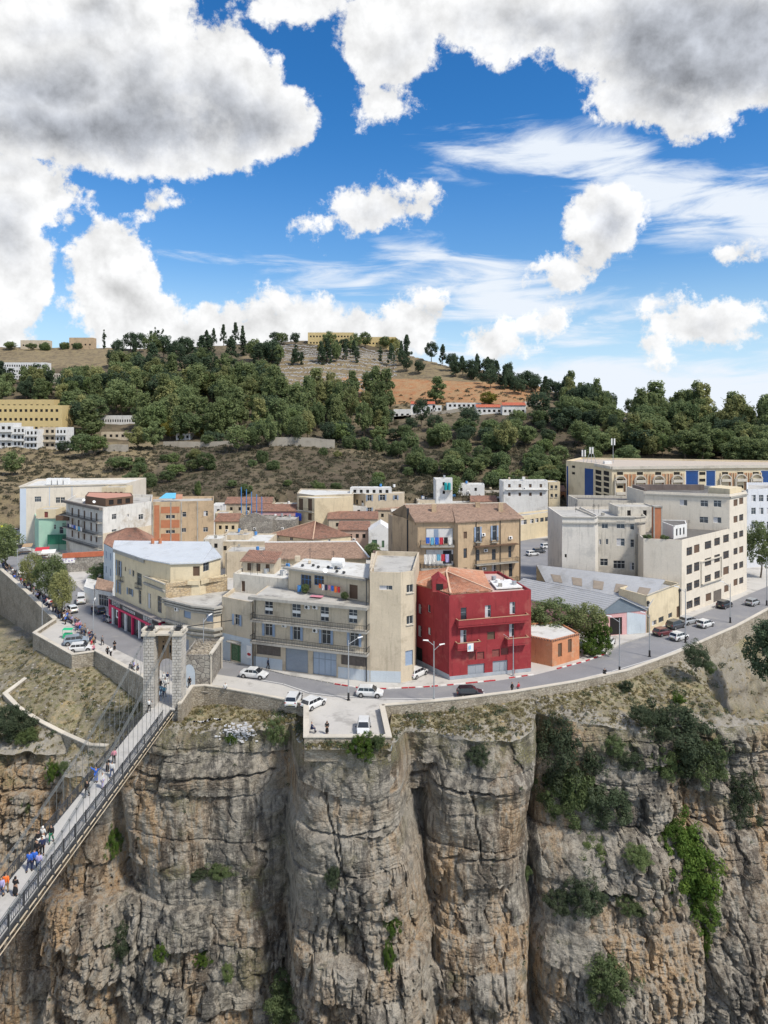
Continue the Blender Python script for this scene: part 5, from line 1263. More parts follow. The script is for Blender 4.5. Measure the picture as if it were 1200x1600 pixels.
def corr_sheet(root, a, b, c, d, mat, name='roof_sheet', pitch=.5, amp=.05):
    a, b, c, d = (Vector(p) for p in (a, b, c, d)); n = max(4, int((b - a).length / pitch) * 2); nrm = (b - a).cross(d - a).normalized(); m = MB(); vs = []
    for i in range(n + 1):
        u = i / n; h = nrm * (amp if i % 2 else 0); vs += [a.lerp(b, u) + h, d.lerp(c, u) + h]
    m.add(vs, [(2 * i, 2 * i + 2, 2 * i + 3, 2 * i + 1) for i in range(n)])
    for p, q in ((a, b), (b, c), (c, d), (d, a)): m.quad(p - Vector((0, 0, .15)), q - Vector((0, 0, .15)), q + nrm * amp, p + nrm * amp)
    return m.build(name, mat, root)
def clutter(root, x0, x1, y0, y1, z, seed, n=8):
    """water tanks, vents and low boxes on a flat roof"""
    rg = random.Random(seed)
    for k in range(n):
        x, y = rg.uniform(x0, x1), rg.uniform(y0, y1); m = MB(); t = rg.random()
        if t < .3: m.tube((x, y, z), (x, y, z + .9), .4, n=10); m.build('water_tank', rg.choice([WHITE_P, BLUE_P, STEEL]), root)
        elif t < .6: s_ = rg.uniform(.2, .5); m.box(x - s_, x + s_, y - s_, y + s_, z, z + rg.uniform(.4, 1.0)); m.build('roof_box', rg.choice([PL_WHITE, PL_BEIGE, CONC]), root)
        else:
            m.tube((x, y, z), (x, y, z + 2.0), .035, n=4)
            for q in range(4): m.bar((x - .4 + .05 * q, y, z + 1.4 + .18 * q), (x + .4 - .05 * q, y, z + 1.4 + .18 * q), .03)
            m.build('antenna', IRON, root)
def dish(root, x, y, z):
    m = MB(); c = Vector((x, y, z + .5)); n = 10; vs = [tuple(c)]; d = Vector((.4, -.75, .5)).normalized(); u = d.cross(Vector((0, 0, 1))).normalized(); v = u.cross(d)
    vs += [tuple(c + d * .10 + u * .42 * math.cos(2 * math.pi * i / n) + v * .42 * math.sin(2 * math.pi * i / n)) for i in range(n)]
    m.add(vs, [(0, 1 + i, 1 + (i + 1) % n) for i in range(n)]); m.tube((x, y, z), tuple(c), .03, n=4); m.build('satellite_dish', WHITE_P, root)

# ---- A: beige curved-front apartment block over the viewing platform
A1 = (-21.3, 115.0); A2 = G(443, 1052); A3 = (-2.2, 108.6); A4 = (2.6, 108.2); A5 = (4.6, 109.4); A6 = (6.2, 124); 
main = empty('apartment_block', (-8, 116, 0), 0, 'beige four-storey apartment block with long balconies facing the viewing platform', 'building')
F = Bld(pts=[A1, A3, (-1.7, 124), (-19, 128)], z0=0, z1=11.55, wall=PL_BEIGE2, roof=ROOF_SLAB, parent=main, parapet=.02)
for bx in ((303, 320, 350, 402), (458, 335, 508, 418), (620, 350, 668, 440), (780, 360, 830, 450)): F.win_px(0, bx, 'win_band', Z3)
for bx in ((305, 440, 350, 522), (465, 462, 508, 545), (628, 482, 680, 568), (788, 490, 840, 580)): F.win_px(0, bx, 'win_shut', Z3)
for bx in ((258, 560, 395, 632), (738, 622, 885, 692)): F.win_px(0, bx, 'slats', Z3)
F.win_px(0, (422, 592, 550, 742), 'garage', Z3); F.win_px(0, (577, 617, 712, 766), 'panel_door', Z3)
F.finish()
L = F.length(0)
F.balcony(0, .1, L - .05, 4.55, 1.3, rail='bars', th=.35); F.balcony(0, .1, L - .05, 8.0, 1.3, rail='bars', th=.3); F.balcony(0, -.3, L - .02, 11.75, 1.35, rail=None, th=.45)
for x, y in ((535, 352), (580, 352), (405, 455), (580, 485)): F.ac_px(0, x, y, Z3)
for u0, u1 in ((.05, 5.2), (14.9, L - .02)): m = MB(); m.prism([F.pt(0, u0, .05), F.pt(0, u1, .05), F.pt(0, u1, .005), F.pt(0, u0, .005)], .02, 1.75); m.build('plinth_band', PL_BLUEW, main)
m = MB(); m.tube((*F.pt(0, .3, .1), 0), (*F.pt(0, .3, .1), 11.4), .07); m.tube((*F.pt(0, L - .5, .12), 0), (*F.pt(0, L - .5, .12), 16), .08); m.build('drainpipe', IRON, main)
Rb = Bld(pts=[A3, A4, A5, A6, (-1.4, 125)], z0=0, z1=16.2, wall=PL_BEIGE, roof=ROOF_SLAB, parent=main, parapet=.75)
Rb.win_px(0, (955, 236, 1030, 262), 'win', Z3); Rb.win_px(1, (1110, 230, 1150, 276), 'win_sill', Z3); Rb.win_px(1, (1110, 407, 1150, 456), 'win_sill', Z3); Rb.win_px(1, (1103, 605, 1146, 690), 'shut_blue', Z3)
Rb.finish()
m = MB(); m.prism([Rb.pt(0, .1, .04), Rb.pt(0, Rb.length(0) - .02, .04), Rb.pt(0, Rb.length(0) - .02, .005), Rb.pt(0, .1, .005)], .02, 1.75); m.build('plinth_band', PL_BLUEW, main)
# penthouse set back on the terrace
P1 = (-16.2, 119.2); P2 = (-2.35, 110.9)
Ph = Bld(pts=[P1, P2, (-1.6, 122), (-14.4, 127)], z0=11.6, z1=15.2, wall=PL_BEIGE, roof=ROOF_WHITE, parent=main, parapet=.02)
for bx, st in (((510, 176, 568, 248), 'win_blue'), ((585, 180, 640, 236), 'win_blue'), ((785, 232, 832, 312), 'shut_brown')): Ph.win_px(0, bx, st, Z3)
Ph.finish(); Ph.balcony(0, -.4, Ph.length(0) - .02, 15.45, 1.0, rail=None, th=.3, mat=CONC)
m = MB(); m.prism([(-1.65, 111.3), (-1.62, 112.0), (-1.62, 123), (-2.2, 123.2), (-2.3, 111.6)], 15.2, 16.9); m.build('roof_stair_wall', PL_BEIGE, main)
m = MB(); c0 = GZ(Z3, 690, 92, 16.6); m.tube((c0[0], c0[1], 16.3), (c0[0] + 1.9, c0[1] - .5, 16.3), .75, n=14); m.box(c0[0] + .1, c0[0] + .4, c0[1] - .6, c0[1] + .3, 15.2, 15.7); m.box(c0[0] + 1.4, c0[0] + 1.7, c0[1] - .8, c0[1] + .2, 15.2, 15.7); m.build('water_tank', WHITE_P, main)
rg = random.Random(3)
for k in range(7):
    m = MB(); u = 1.5 + k * 1.5; p = Ph.pt(0, u, -rg.uniform(1.2, 4.5)); m.ell((p[0], p[1], 15.45), (.3, .3, .22), 7, 4); m.build('roof_vent', IRON, main)
clutter(main, -16, -3, 122, 126, 15.3, 4, 4); dish(main, -9.5, 113.7, 15.5)
# laundry and potted plants on the terrace: things of their own
def laundry(name, label, pts, z, cols, drop=.9, group=None):
    root = empty(name, (pts[0][0], pts[0][1], z), 0, label, 'laundry', group); a, b2 = Vector((*pts[0], z)), Vector((*pts[1], z)); m = MB(); m.tube(a, b2, .012, n=4); m.build('line', IRON, root)
    n = len(cols)
    for k, c in enumerate(cols):
        p, q = a.lerp(b2, (k + .08) / n), a.lerp(b2, (k + .92) / n); d = drop * R.uniform(.6, 1.1); m = MB(); S_ = 4
        vs = []
        for j in range(3):
            for i in range(S_ + 1): r_ = p.lerp(q, i / S_); vs.append((r_.x, r_.y - .05 + .05 * math.sin(i * 2.1 + j) * j, z - d * j / 2))
        m.add(vs, [(j * (S_ + 1) + i, j * (S_ + 1) + i + 1, (j + 1) * (S_ + 1) + i + 1, (j + 1) * (S_ + 1) + i) for j in range(2) for i in range(S_)]); m.build('cloth', CLOTH[c], root)
    return root
laundry('laundry_line', 'coloured laundry hanging on the roof terrace of the beige block', [Ph.pt(0, 6.9, .8), Ph.pt(0, 11.2, .8)], 13.6, ['orange', 'white', 'navy', 'pink', 'blue', 'orange', 'red'], 1.1)
m = MB(); p = Ph.pt(0, 6.4, 2.6); m.prism([(p[0], p[1]), (p[0] + 2, p[1] - .6), (p[0] + 2.3, p[1] + .4), (p[0] + .3, p[1] + .9)], 11.8, 11.84); tag(m.build('rug', CLOTH['pink'], org=(p[0], p[1], 11.8)), 'pink rug spread on the roof terrace of the beige block', 'rug')
p = Ph.pt(0, 2.9, .7); m = MB(); m.tube((p[0], p[1], 11.76), (p[0], p[1], 12.75), .34, n=12); tag(m.build('plastic_barrel', BLUE_P, org=(p[0], p[1], 11.76)), 'blue plastic barrel standing before the blue terrace windows', 'barrel')
p = Ph.pt(0, 4.4, 1.0); tree('bush', p[0], p[1], 11.9, 1.5, 1.6, 'green potted plant beside the blue barrel on the terrace', name='potted_plant', cat='plant', trunk=False)
p = Ph.pt(0, 12.2, 1.0); tree('bush', p[0], p[1], 11.9, 1.2, 1.5, 'green potted plant near the brown terrace door', name='potted_plant', cat='plant', trunk=False)

# ---- B: two-storey beige building with green shop
B1 = (-27.35, 118.7); B2 = (-21.55, 115.1)
Bb = Bld('beige two-storey building with a green shop front left of the balcony block', 'building', [B1, B2, (-20.3, 122), (-26.5, 125)], 0, 9.9, PL_BEIGE, ROOF_SLAB, parapet=.6, cornice=.0)
Bb.win_px(0, (112, 574, 190, 668), 'green_shop', Z3); Bb.win_px(0, (76, 592, 94, 616), 'dark', Z3); Bb.win_px(0, (133, 400, 164, 462), 'win_shut', Z3)
Bb.finish()
m = MB(); Lb = Bb.length(0)
for u0, u1, za, zb in ((.02, 1.95, .02, 4.4), (1.95, 4.35, 3.6, 4.4), (4.35, Lb - .02, .02, 4.4)): m.prism([Bb.pt(0, u0, .04), Bb.pt(0, u1, .04), Bb.pt(0, u1, .005), Bb.pt(0, u0, .005)], za + (1.9 if False else 0), zb)
m.build('painted_ground_floor', PL_BLUEW, Bb.root)
m = MB(); q = Bb.box_from_px(0, *zp(Z3, 203, 578), *zp(Z3, 240, 648)) or (4.6, 5.6, 1.2, 3); m.prism([Bb.pt(0, q[0], .09), Bb.pt(0, q[1], .09), Bb.pt(0, q[1], .045), Bb.pt(0, q[0], .045)], q[2], q[3]); so = m.build('sign_board', WHITE_P, Bb.root)
m = MB(); c = ((q[0] + q[1]) / 2, (q[2] * .7 + q[3] * .3)); A_, B_ = Bb.edge(0); d_ = (B_ - A_).normalized(); n_ = Vector((d_.y, -d_.x))
vs = [A_ + d_ * (c[0] + .42 * math.cos(t)) + n_ * .098 for t in np.linspace(0, 6.2832, 13)[:-1]]; zz = [c[1] + .24 * math.sin(t) for t in np.linspace(0, 6.2832, 13)[:-1]]
m.add([(v.x, v.y, z) for v, z in zip(vs, zz)], [tuple(range(12))]); m.build('red_oval', KR, so)
m = MB(); m.prism([Bb.pt(0, 1.7, .8), Bb.pt(0, 4.5, .8), Bb.pt(0, 4.5, .05), Bb.pt(0, 1.7, .05)], 3.35, 3.5); m.build('canopy', CONC, Bb.root)
# rooftop house behind it
Bc = Bld('small whitewashed rooftop house with tiled sheds behind the green shop', 'building', [(-26.6, 124.2), (-16.4, 120.0), (-15, 130), (-25, 134)], 0, 12.6, PL_GREY, ROOF_WHITE, parapet=.5)
for bx, st in (((172, 210, 192, 270), 'shut_brown'), ((107, 205, 122, 240), 'win')): Bc.win_px(0, bx, st, Z3)
Bc.finish(); clutter(Bc.root, -24, -17, 124, 131, 12.6, 9, 14)
Sh = Bld(pts=[(-25.6, 127.5), (-19.6, 125.8), (-19, 130), (-25, 132)], z0=12.6, z1=14.6, wall=PL_BEIGE, roof=ROOF_SLAB, parent=Bc.root, parapet=.01)
Sh.rows(0, 3, [12.9], .8, 1.4, 'shut_brown', .4); Sh.finish('shed_wall', 'shed_roof'); tile_slope(Sh.root, (-26, 127, 14.65), (-19.4, 125.4, 14.65), (-18.8, 130.2, 15.7), (-25.3, 132.2, 15.7), TILE_OLD)

# ---- C: stepped corner building with horizontal bands behind the tower
C0 = (-38.4, 123.9); C1 = (-32.6, 119.6); C2 = (-28.6, 118.0); C3 = (-27.5, 118.9)
Cb = Bld('rounded beige corner building with banded cornices above the anchor house', 'building', [C0, C1, C2, C3, (-27, 129), (-38, 133)], 0, 8.7, PL_BEIGE2, ROOF_SLAB, parapet=.2)
for bx, st in (((470, 450, 508, 500), 'shut_blue'),): Cb.win_px(0, bx, st, Z2_)
Cb.win_px(1, (590, 466, 630, 520), 'shut_blue', Z2_); Cb.rows(0, 3, [.3], 1.4, 2.4, 'plain_grey', .5); Cb.finish(); Cb.ac_px(0, 428, 446, Z2_); Cb.ac_px(0, 552, 466, Z2_)
for z, o in ((8.95, .9), (8.4, .65), (7.9, .35), (5.3, .8), (4.4, .75), (3.6, .15)):
    m = MB()
    ring = [C0, C1, C2, C3]; cen = Vector((-33, 128)); out = [((Vector(p) - cen).normalized() * o + Vector(p)) for p in ring]
    m.prism([tuple(p) for p in out] + [((p[0] * .995 + cen.x * .005), (p[1] * .995 + cen.y * .005)) for p in ring[::-1]], z - .28, z + .02); m.build('band', CONC, Cb.root)

# ---- D: cream building with the black and magenta shop row
D0 = (-53.4, 139.8); Dc = (-38.5, 124.1)
def onD(px):
    k = (px - 600) / CF; d = Vector(Dc) - Vector(D0); s_ = (k * D0[1] - D0[0]) / (d.x - k * d.y); return (D0[0] + d.x * s_, D0[1] + d.y * s_)
D2 = onD(226.5)
Dt = Bld('tall cream building with a white metal roof above the magenta shop row', 'building', [D0, D2, (-38.2, 125.9), (-32.9, 126.6), (-30.5, 131.4), (-35.8, 142.7), (-55, 143.9)], 0, 14.3, PL_CREAM, METAL_ROOF, parapet=.25, top=True)
for bx, st in (((601, 515, 608, 560), 'shut_brown'), ((612, 520, 630, 600), 'win_shut'), ((650, 552, 656, 575), 'dark'), ((670, 565, 682, 592), 'win'), ((687, 570, 699, 603), 'win'), ((712, 585, 738, 650), 'win_grey'),
               ((612, 625, 626, 690), 'win_shut'), ((668, 665, 690, 700), 'win_shut'), ((722, 675, 736, 745), 'win_grey')): Dt.win_px(0, bx, st, Z1)
Dt.win(0, .5, 1.9, .1, 3.2, 'dark')
Dt.win_px(1, (888, 552, 908, 600), 'shut_brown', Z1); Dt.win_px(2, (1005, 550, 1040, 600), 'shut_brown', Z1); Dt.win_px(3, (1058, 525, 1090, 575), 'win_grey', Z1)
Dt.finish()
P6 = [(-55.1, 144, 15.3), (-35.8, 142.9, 15.3)]
for a, b2, c, d in (((-53.8, 139.5, 14.5), (D2[0] - .1, D2[1] - .4, 14.5), (-40, 143.1, 15.2), (-55.2, 144.1, 15.2)), ((D2[0] - .1, D2[1] - .4, 14.5), (-38.2, 125.6, 14.5), (-35.6, 142.9, 15.2), (-40, 143.1, 15.2)), ((-38.2, 125.6, 14.5), (-32.7, 126.3, 14.5), (-33.6, 138, 15.0), (-35.6, 142.9, 15.2)), ((-32.7, 126.3, 14.5), (-30.2, 131.3, 14.5), (-33.4, 138.1, 15.0), (-33.5, 138, 15.0))):
    corr_sheet(Dt.root, a, b2, c, d, METAL_ROOF, 'roof_sheet', .7, .04)
m = MB(); A_, B_ = Vector(D0), Vector(D2); d_ = (B_ - A_).normalized(); n_ = Vector((d_.y, -d_.x)); o_ = .35
m.prism([tuple(A_ + n_ * o_ - d_ * .2), tuple(B_ + n_ * o_), tuple(B_ + n_ * .004), tuple(A_ + n_ * .004 - d_ * .2)], 13.7, 14.45); m.build('cornice', CONC, Dt.root)
for u, z in ((3.0, 8.6), (10.8, 8.6)):
    Dt.balcony(0, u - .4, u + 1.2, z, .6, rail='bars', th=.15)
for x in (-46.5, -45): m = MB(); m.tube((x, 141.5, 15.1), (x, 141.5, 16.1), .35, n=8); m.build('chimney', BRICKR, Dt.root)
Dl = Bld('lower cream wing with a balustraded terrace beside the magenta shops', 'building', [(D2[0] + .05, D2[1] - .05), Dc, (-28.8, 129.4), (-29.6, 131.2), (-33, 126.4), (-38.2, 125.75)], 0, 10.6, PL_CREAM, ROOF_SLAB, parapet=.75)
for bx, st in (((768, 690, 785, 770), 'win_grey'), ((820, 705, 842, 792), 'win_grey'), ((757, 680, 763, 740), 'win_grey')): Dl.win_px(0, bx, st, Z1)
Dl.finish()
m = MB(); A_, B_ = Vector((D2[0], D2[1])), Vector(Dc)
for z, o_ in ((11.36, .35), (10.2, .45), (9.95, .25)): m.prism([tuple(A_ + n_ * o_), tuple(B_ + n_ * o_), tuple(B_ + n_ * .004), tuple(A_ + n_ * .004)], z - .22, z)
m.build('cornice', CONC, Dl.root)
A_, B_ = Vector(Dc), Vector((-28.8, 129.4)); d2_ = (B_ - A_).normalized(); n2_ = Vector((d2_.y, -d2_.x)); m = MB(); m.prism([tuple(A_ + n2_ * .05), tuple(B_ + n2_ * .05), tuple(B_ + n2_ * .004), tuple(A_ + n2_ * .004)], 8.2, 11.33); m.build('stone_parapet', STONE_Y, Dl.root)
# shop row: projecting frontage in front of D
MAG = plain('magenta_paint', (.60, .02, .10), .5); SHOPB = plain('shop_black', (.02, .02, .024), .4)
A_, B_ = Vector(D0), Vector(Dc); d_ = (B_ - A_).normalized(); n_ = Vector((d_.y, -d_.x)); LD = (B_ - A_).length
def DP(u, o): p = A_ + d_ * u + n_ * o; return (p.x, p.y)
shop = empty('shop_row', (*DP(0, 1.2), 0), 0, 'black and magenta shop frontage with white letters under the cream building', 'shop')
OUT = 1.25
m = MB(); m.prism([DP(.2, OUT), DP(LD - .1, OUT), DP(LD - .1, .05), DP(.2, .05)], 3.55, 4.75); m.build('fascia', SHOPB, shop)
m = MB(); m.prism([DP(-.6, OUT + .12), DP(LD + .1, OUT + .1), DP(LD + .1, .05), DP(-.6, .05)], 4.76, 4.95); m.build('awning_roof', M('awning_roof', (.30, .27, .26), .8, .2, 1), shop)
m = MB(); m.prism([DP(.2, OUT + .06), DP(LD - .1, OUT + .06), DP(LD - .1, OUT + .005), DP(.2, OUT + .005)], 3.35, 3.75); m.build('magenta_strip', MAG, shop)
def face_quad(mb, u0, u1, z0, z1, o): 
    a, b2 = DP(u0, o), DP(u1, o); mb.quad((a[0], a[1], z0), (b2[0], b2[1], z0), (b2[0], b2[1], z1), (a[0], a[1], z1))
for u0, u1 in ((-.1, 1.0), (LD - 2.3, LD - .1)):
    m = MB(); m.prism([DP(u0, OUT), DP(u1, OUT), DP(u1, .05), DP(u0, .05)], .02, 4.74); m.build('magenta_pier', MAG, shop)
us = np.linspace(1.4, LD - 2.4, 7)
for k, (u0, u1) in enumerate(zip(us[:-1], us[1:])):
    m = MB(); m.prism([DP(u0, OUT), DP(u0 + .42, OUT), DP(u0 + .42, .05), DP(u0, .05)], .02, 3.5); m.build('pier', WHITE_P if k % 2 == 0 else MAG, shop)
    m = MB(); face_quad(m, u0 + .42, u1, .05, 3.5, OUT - .35); m.build('shop_window', GLASS if k % 2 else SHOPB, shop)
for k, u in enumerate((3.3, LD - 5.6)):
    m = MB(); face_quad(m, u, u + 1.5, 1.7, 3.2, OUT - .05); so = m.build('poster', WHITE_P, shop)
    m = MB(); face_quad(m, u + .4, u + 1.1, 2.0, 2.9, OUT - .04); m.build('poster_print', MAG if k else IRON, so)
for k in range(4): 
    m = MB(); face_quad(m, LD - 4.0, LD - 1.2, .9 + .55 * k, 1.15 + .55 * k, OUT + .012); m.build('stripe', WHITE_P if k % 2 else SHOPB, shop)
# letter shapes on the fascia (block capitals as far as they can be read)
def letter(mb, u, z, w, h, kind, o):
    t = .11
    seg = {'B': [(0, 0, t, h), (0, 0, w, t), (0, h - t, w, h), (0, h / 2 - t / 2, w, h / 2 + t / 2), (w - t, 0, w, h)], 'O': [(0, 0, t, h), (w - t, 0, w, h), (0, 0, w, t), (0, h - t, w, h)], 'R': [(0, 0, t, h), (0, h - t, w, h), (w - t, h / 2, w, h), (0, h / 2 - t / 2, w, h / 2 + t / 2), (w - t * 1.3, 0, w - .3 * t, h / 2)], 'N': [(0, 0, t, h), (w - t, 0, w, h), (0, h - t, w, h)]}[kind]
    for a in seg: face_quad(mb, u + a[0], u + a[2], z + a[1], z + a[3], o)
m = MB()
for j, (u, s_, wd, hg) in enumerate(((1.6, 'BRON', .62, .78), (LD - 6.2, 'BRON', .62, .78))):
    for k, ch in enumerate(s_): letter(m, u + k * .95, 3.88, wd, hg, ch, OUT + .012)
for k in range(9): letter(m, 6.6 + k * .62, 3.98, .36, .5, 'BONR'[k % 4], OUT + .012)
m.build('sign_letters', WHITE_P, shop)

# ---- red building
r0 = (5.1, 116.8); r1 = (10.14, 109.35); r2 = (23.6, 112.96); r3 = (20.5, 126); r4 = (5.6, 124.5)
Rd = Bld('deep red three-storey building with grey garage doors beside the road', 'building', [r0, r1, r2, r3, r4], 0, 12.7, PL_RED, M('pink_roof', (.50, .36, .32), .9, .1, .5, dirt=(.4, .38, .36), dirt_amt=.6), parapet=.4)
for bx in ((400, 698, 430, 768), (526, 686, 557, 750), (655, 669, 684, 732)): Rd.win_px(1, bx, 'win_shut' if False else 'win_grey', Z4)
for bx, st in (((398, 815, 430, 884), 'win_grey'), ((652, 783, 682, 850), 'win_grey'), ((538, 824, 578, 865), 'shut_brown'), ((440, 932, 478, 972), 'shut_red'), ((484, 928, 522, 968), 'shut_red'), ((563, 915, 603, 955), 'shut_red'), ((610, 908, 648, 945), 'shut_red'), ((436, 992, 524, 1060), 'plain_grey'), ((566, 974, 644, 1046), 'plain_grey')): Rd.win_px(1, bx, st, Z4)
for bx, st in (((178, 680, 195, 730), 'win_curtain'), ((228, 684, 242, 724), 'win'), ((176, 792, 195, 850), 'win_curtain'), ((228, 802, 243, 840), 'win'), ((165, 905, 200, 1000), 'dark')): Rd.win_px(0, bx, st, Z4)
Rd.finish()
LR = Rd.length(1)
ub0 = Rd.box_from_px(1, *zp(Z4, 376, 760), *zp(Z4, 740, 770)); q1 = Rd.box_from_px(1, *zp(Z4, 372, 880), *zp(Z4, 490, 890)); q2 = Rd.box_from_px(1, *zp(Z4, 630, 850), *zp(Z4, 740, 860))
for q, z in ((ub0, 8.55), (q1, 5.0), (q2, 5.0)):
    bo = Rd.balcony(1, q[0], q[1], z, .95, mat=PL_RED, rail='solid', solid_mat=PL_RED, th=.3, h=.85)
    m = MB(); 
    for (a, b2) in (((q[0], .95), (q[1], .95)),): m.bar((*Rd.pt(1, q[0] - .08, .95), z + .89), (*Rd.pt(1, q[1] + .08, .95), z + .89), .2, .08)
    m.bar((*Rd.pt(1, q[0], .0), z + .89), (*Rd.pt(1, q[0], 1.04), z + .89), .16, .08); m.bar((*Rd.pt(1, q[1], .0), z + .89), (*Rd.pt(1, q[1], 1.04), z + .89), .16, .08); m.build('coping', M('brick_coping', (.42, .26, .17), .9), bo)
m = MB(); m.prism([Rd.pt(1, .02, .05), Rd.pt(1, LR - .02, .05), Rd.pt(1, LR - .02, .006), Rd.pt(1, .02, .006)], .02, .55); m.prism([Rd.pt(0, .02, .05), Rd.pt(0, Rd.length(0) - .02, .05), Rd.pt(0, Rd.length(0) - .02, .006), Rd.pt(0, .02, .006)], .02, .8); m.build('plinth_band', M('grey_plinth', (.33, .36, .40), .85), Rd.root)
m = MB(); p = Rd.pt(1, q1[0] + 1.6, 1.03); pe = Rd.pt(1, q1[0] + 2.6, 1.03); m.quad((p[0], p[1], 4.5), (pe[0], pe[1], 4.5), (pe[0], pe[1], 5.75), (p[0], p[1], 5.75)); bn = m.build('banner', WHITE_P, Rd.root)
m = MB(); m.quad((p[0] + .22, p[1] - .03, 4.85), (pe[0] - .28, pe[1] - .045, 4.85), (pe[0] - .28, pe[1] - .045, 5.45), (p[0] + .22, p[1] - .03, 5.45)); m.build('banner_print', plain('light_blue', (.25, .45, .6), .7), bn)
m = MB(); pp = Rd.pt(1, LR - 3.0, .12); m.tube((*pp, 0), (*pp, 8.0), .07); m.build('drainpipe', PL_RED, Rd.root)
# hipped tile roof of the red building, red dormer
e0, e1, e2, e3 = (5.2, 116.3, 13.2), (10.4, 110.0, 13.2), (17.2, 111.7, 13.2), (17.6, 125, 13.2); e4 = (5.6, 124.6, 13.2); rA, rB = (10.4, 117.4, 14.9), (11.0, 120.6, 14.9)
tile_slope(Rd.root, e0, e1, rA, rA, TILE_NEW); tile_slope(Rd.root, e1, e2, rA, rA, TILE_NEW); tile_slope(Rd.root, e2, e3, rB, rA, TILE_NEW); tile_slope(Rd.root, e3, e4, rB, rB, TILE_NEW); tile_slope(Rd.root, e4, e0, rA, rB, TILE_NEW)
m = MB(); 
for a, b2 in ((e0, rA), (e1, rA), (e2, rA), (e3, rB), (rA, rB)): m.bar(Vector(a) + Vector((0, 0, .12)), Vector(b2) + Vector((0, 0, .12)), .28, .18)
m.build('hip_tiles', M('mortar_hip', (.52, .36, .26), .9), Rd.root)
dm = MB(); dm.box(7.7, 10.1, 111.9, 114.5, 13.0, 14.6); dm.add([(7.7, 111.9, 14.6), (10.1, 111.9, 14.6), (8.9, 111.9, 15.5), (7.7, 115.5, 14.6), (10.1, 115.5, 14.6), (8.9, 115.5, 15.5)], [(0, 1, 2), (0, 2, 5, 3), (2, 1, 4, 5)]); do = dm.build('dormer', PL_RED, Rd.root)
dm = MB(); dm.box(8.3, 9.4, 111.87, 111.895, 13.3, 14.3); dm.build('dormer_window', DARK, do)
clutter(Rd.root, 18.5, 22, 115, 121, 12.75, 12, 5)
m = MB(); m.prism([(18.2, 114), (22.6, 115), (21.5, 120), (17.9, 119)], 12.9, 13.1); m.build('white_roof_sheet', PL_WHITE, Rd.root)

# ---- orange house
Oh = Bld('small orange house with brown shutters between the red building and the hangar', 'house', [(24.4, 117.2), (27.5, 115), (32.9, 118.6), (31, 125), (24.8, 124)], 0, 4.1, PL_ORANGE, ROOF_WHITE, name='orange_house', parapet=.25)
for bx in ((906, 884, 927, 955), (958, 862, 978, 932)): Oh.win_px(1, bx, 'shut_brown', Z4)
Oh.finish(); m = MB()
for i in (0, 1):
    L_ = Oh.length(i); n = int(L_ / .45)
    for k in range(n): m.tube((*Oh.pt(i, (k + .5) * L_ / n, .18), 4.2), (*Oh.pt(i, (k + .5) * L_ / n, -.1), 4.3), .13, n=6)
m.build('tile_edge', TILE_OLD, Oh.root)

# ---- hangar with two parallel gable roofs
HG = empty('hangar', (42, 134, 0), 0, 'grey-roofed hangar with a pink and blue front beside the factory', 'building')
hl, hr = (40.3, 130.5), (49.3, 132.4); sh = Vector((-15, 14.5))
def HP(p, s_, z): return (p[0] + sh.x * s_, p[1] + sh.y * s_, z)
fw = Bld(pts=[hl, hr, HP(hr, 1, 0)[:2], HP(hl, 1, 0)[:2]], z0=0, z1=4.2, wall=PL_PINK, roof=FIBRE, parent=HG, parapet=.01, top=True)
fw.win_px(0, (420, 868, 480, 965), 'dark', Z5); fw.finish()
ap = (43.9, 131.2)
m = MB(); y_ = -.04
m.add([(hl[0] - .5, hl[1] - .25, 4.0), (hr[0], hr[1] - .1, 4.3), (ap[0], ap[1] - .2, 7.0)], [(0, 1, 2)]); m.build('gable', M('blue_grey_gable', (.17, .21, .25), .7, .1, .6), HG)
m = MB(); a, b2 = fw.pt(0, 5.2, .03), fw.pt(0, 9.1, .03); m.quad((*a, .02), (*b2, .02), (*b2, 3.4), (*a, 4.2)); m.build('painted_panel', PL_BLUEW, HG)
corr_sheet(HG, (hl[0] - .9, hl[1] - .4, 4.1), (ap[0], ap[1] - .45, 7.15), HP(ap, 1, 7.15), HP((hl[0] - .9, hl[1]), 1, 4.1), FIBRE)
corr_sheet(HG, (ap[0], ap[1] - .45, 7.15), (hr[0] + .2, hr[1] - .3, 4.4), HP(hr, 1, 4.6), HP(ap, 1, 7.15), FIBRE)
v0, v1 = (hr[0] + .2, hr[1] - .3, 4.75), HP(hr, 1, 4.9); t0, t1 = (55.5, 139.0, 8.4), (33.0, 152.5, 8.4)
corr_sheet(HG, v0, t0, t1, v1, FIBRE)
Bld(pts=[(49.6, 132.9), (55.2, 139), (33.2, 152.2), (34.4, 146.6)], z0=0, z1=4.6, wall=PL_CREAM, roof=FIBRE, parent=HG, parapet=.01, top=True).finish('side_wall')
mm_ = MB(); mm_.add([v1, t1, (t1[0], t1[1], 4.5)], [(0, 1, 2), (2, 1, 0)]); mm_.build('end_gable', PL_CREAM, HG)
for k in range(5):
    for (A4_, B4_, C4_, D4_) in ((v0, t0, t1, v1), ((ap[0], ap[1] - .45, 7.15), (hr[0] + .2, hr[1] - .3, 4.4), HP(hr, 1, 4.6), HP(ap, 1, 7.15))):
        A5_, B5_, C5_, D5_ = (Vector(p) for p in (A4_, B4_, C4_, D4_)); u0, u1, w0, w1 = (.30, .62, .06 + .19 * k, .15 + .19 * k)
        f_ = lambda u, w_: (A5_.lerp(B5_, u)).lerp(D5_.lerp(C5_, u), w_) + Vector((0, 0, .12)); m = MB(); m.quad(f_(u0, w0), f_(u1, w0), f_(u1, w1), f_(u0, w1)); m.build('skylight', M('dirty_skylight', (.26, .22, .18), .6, .15, 1), HG)
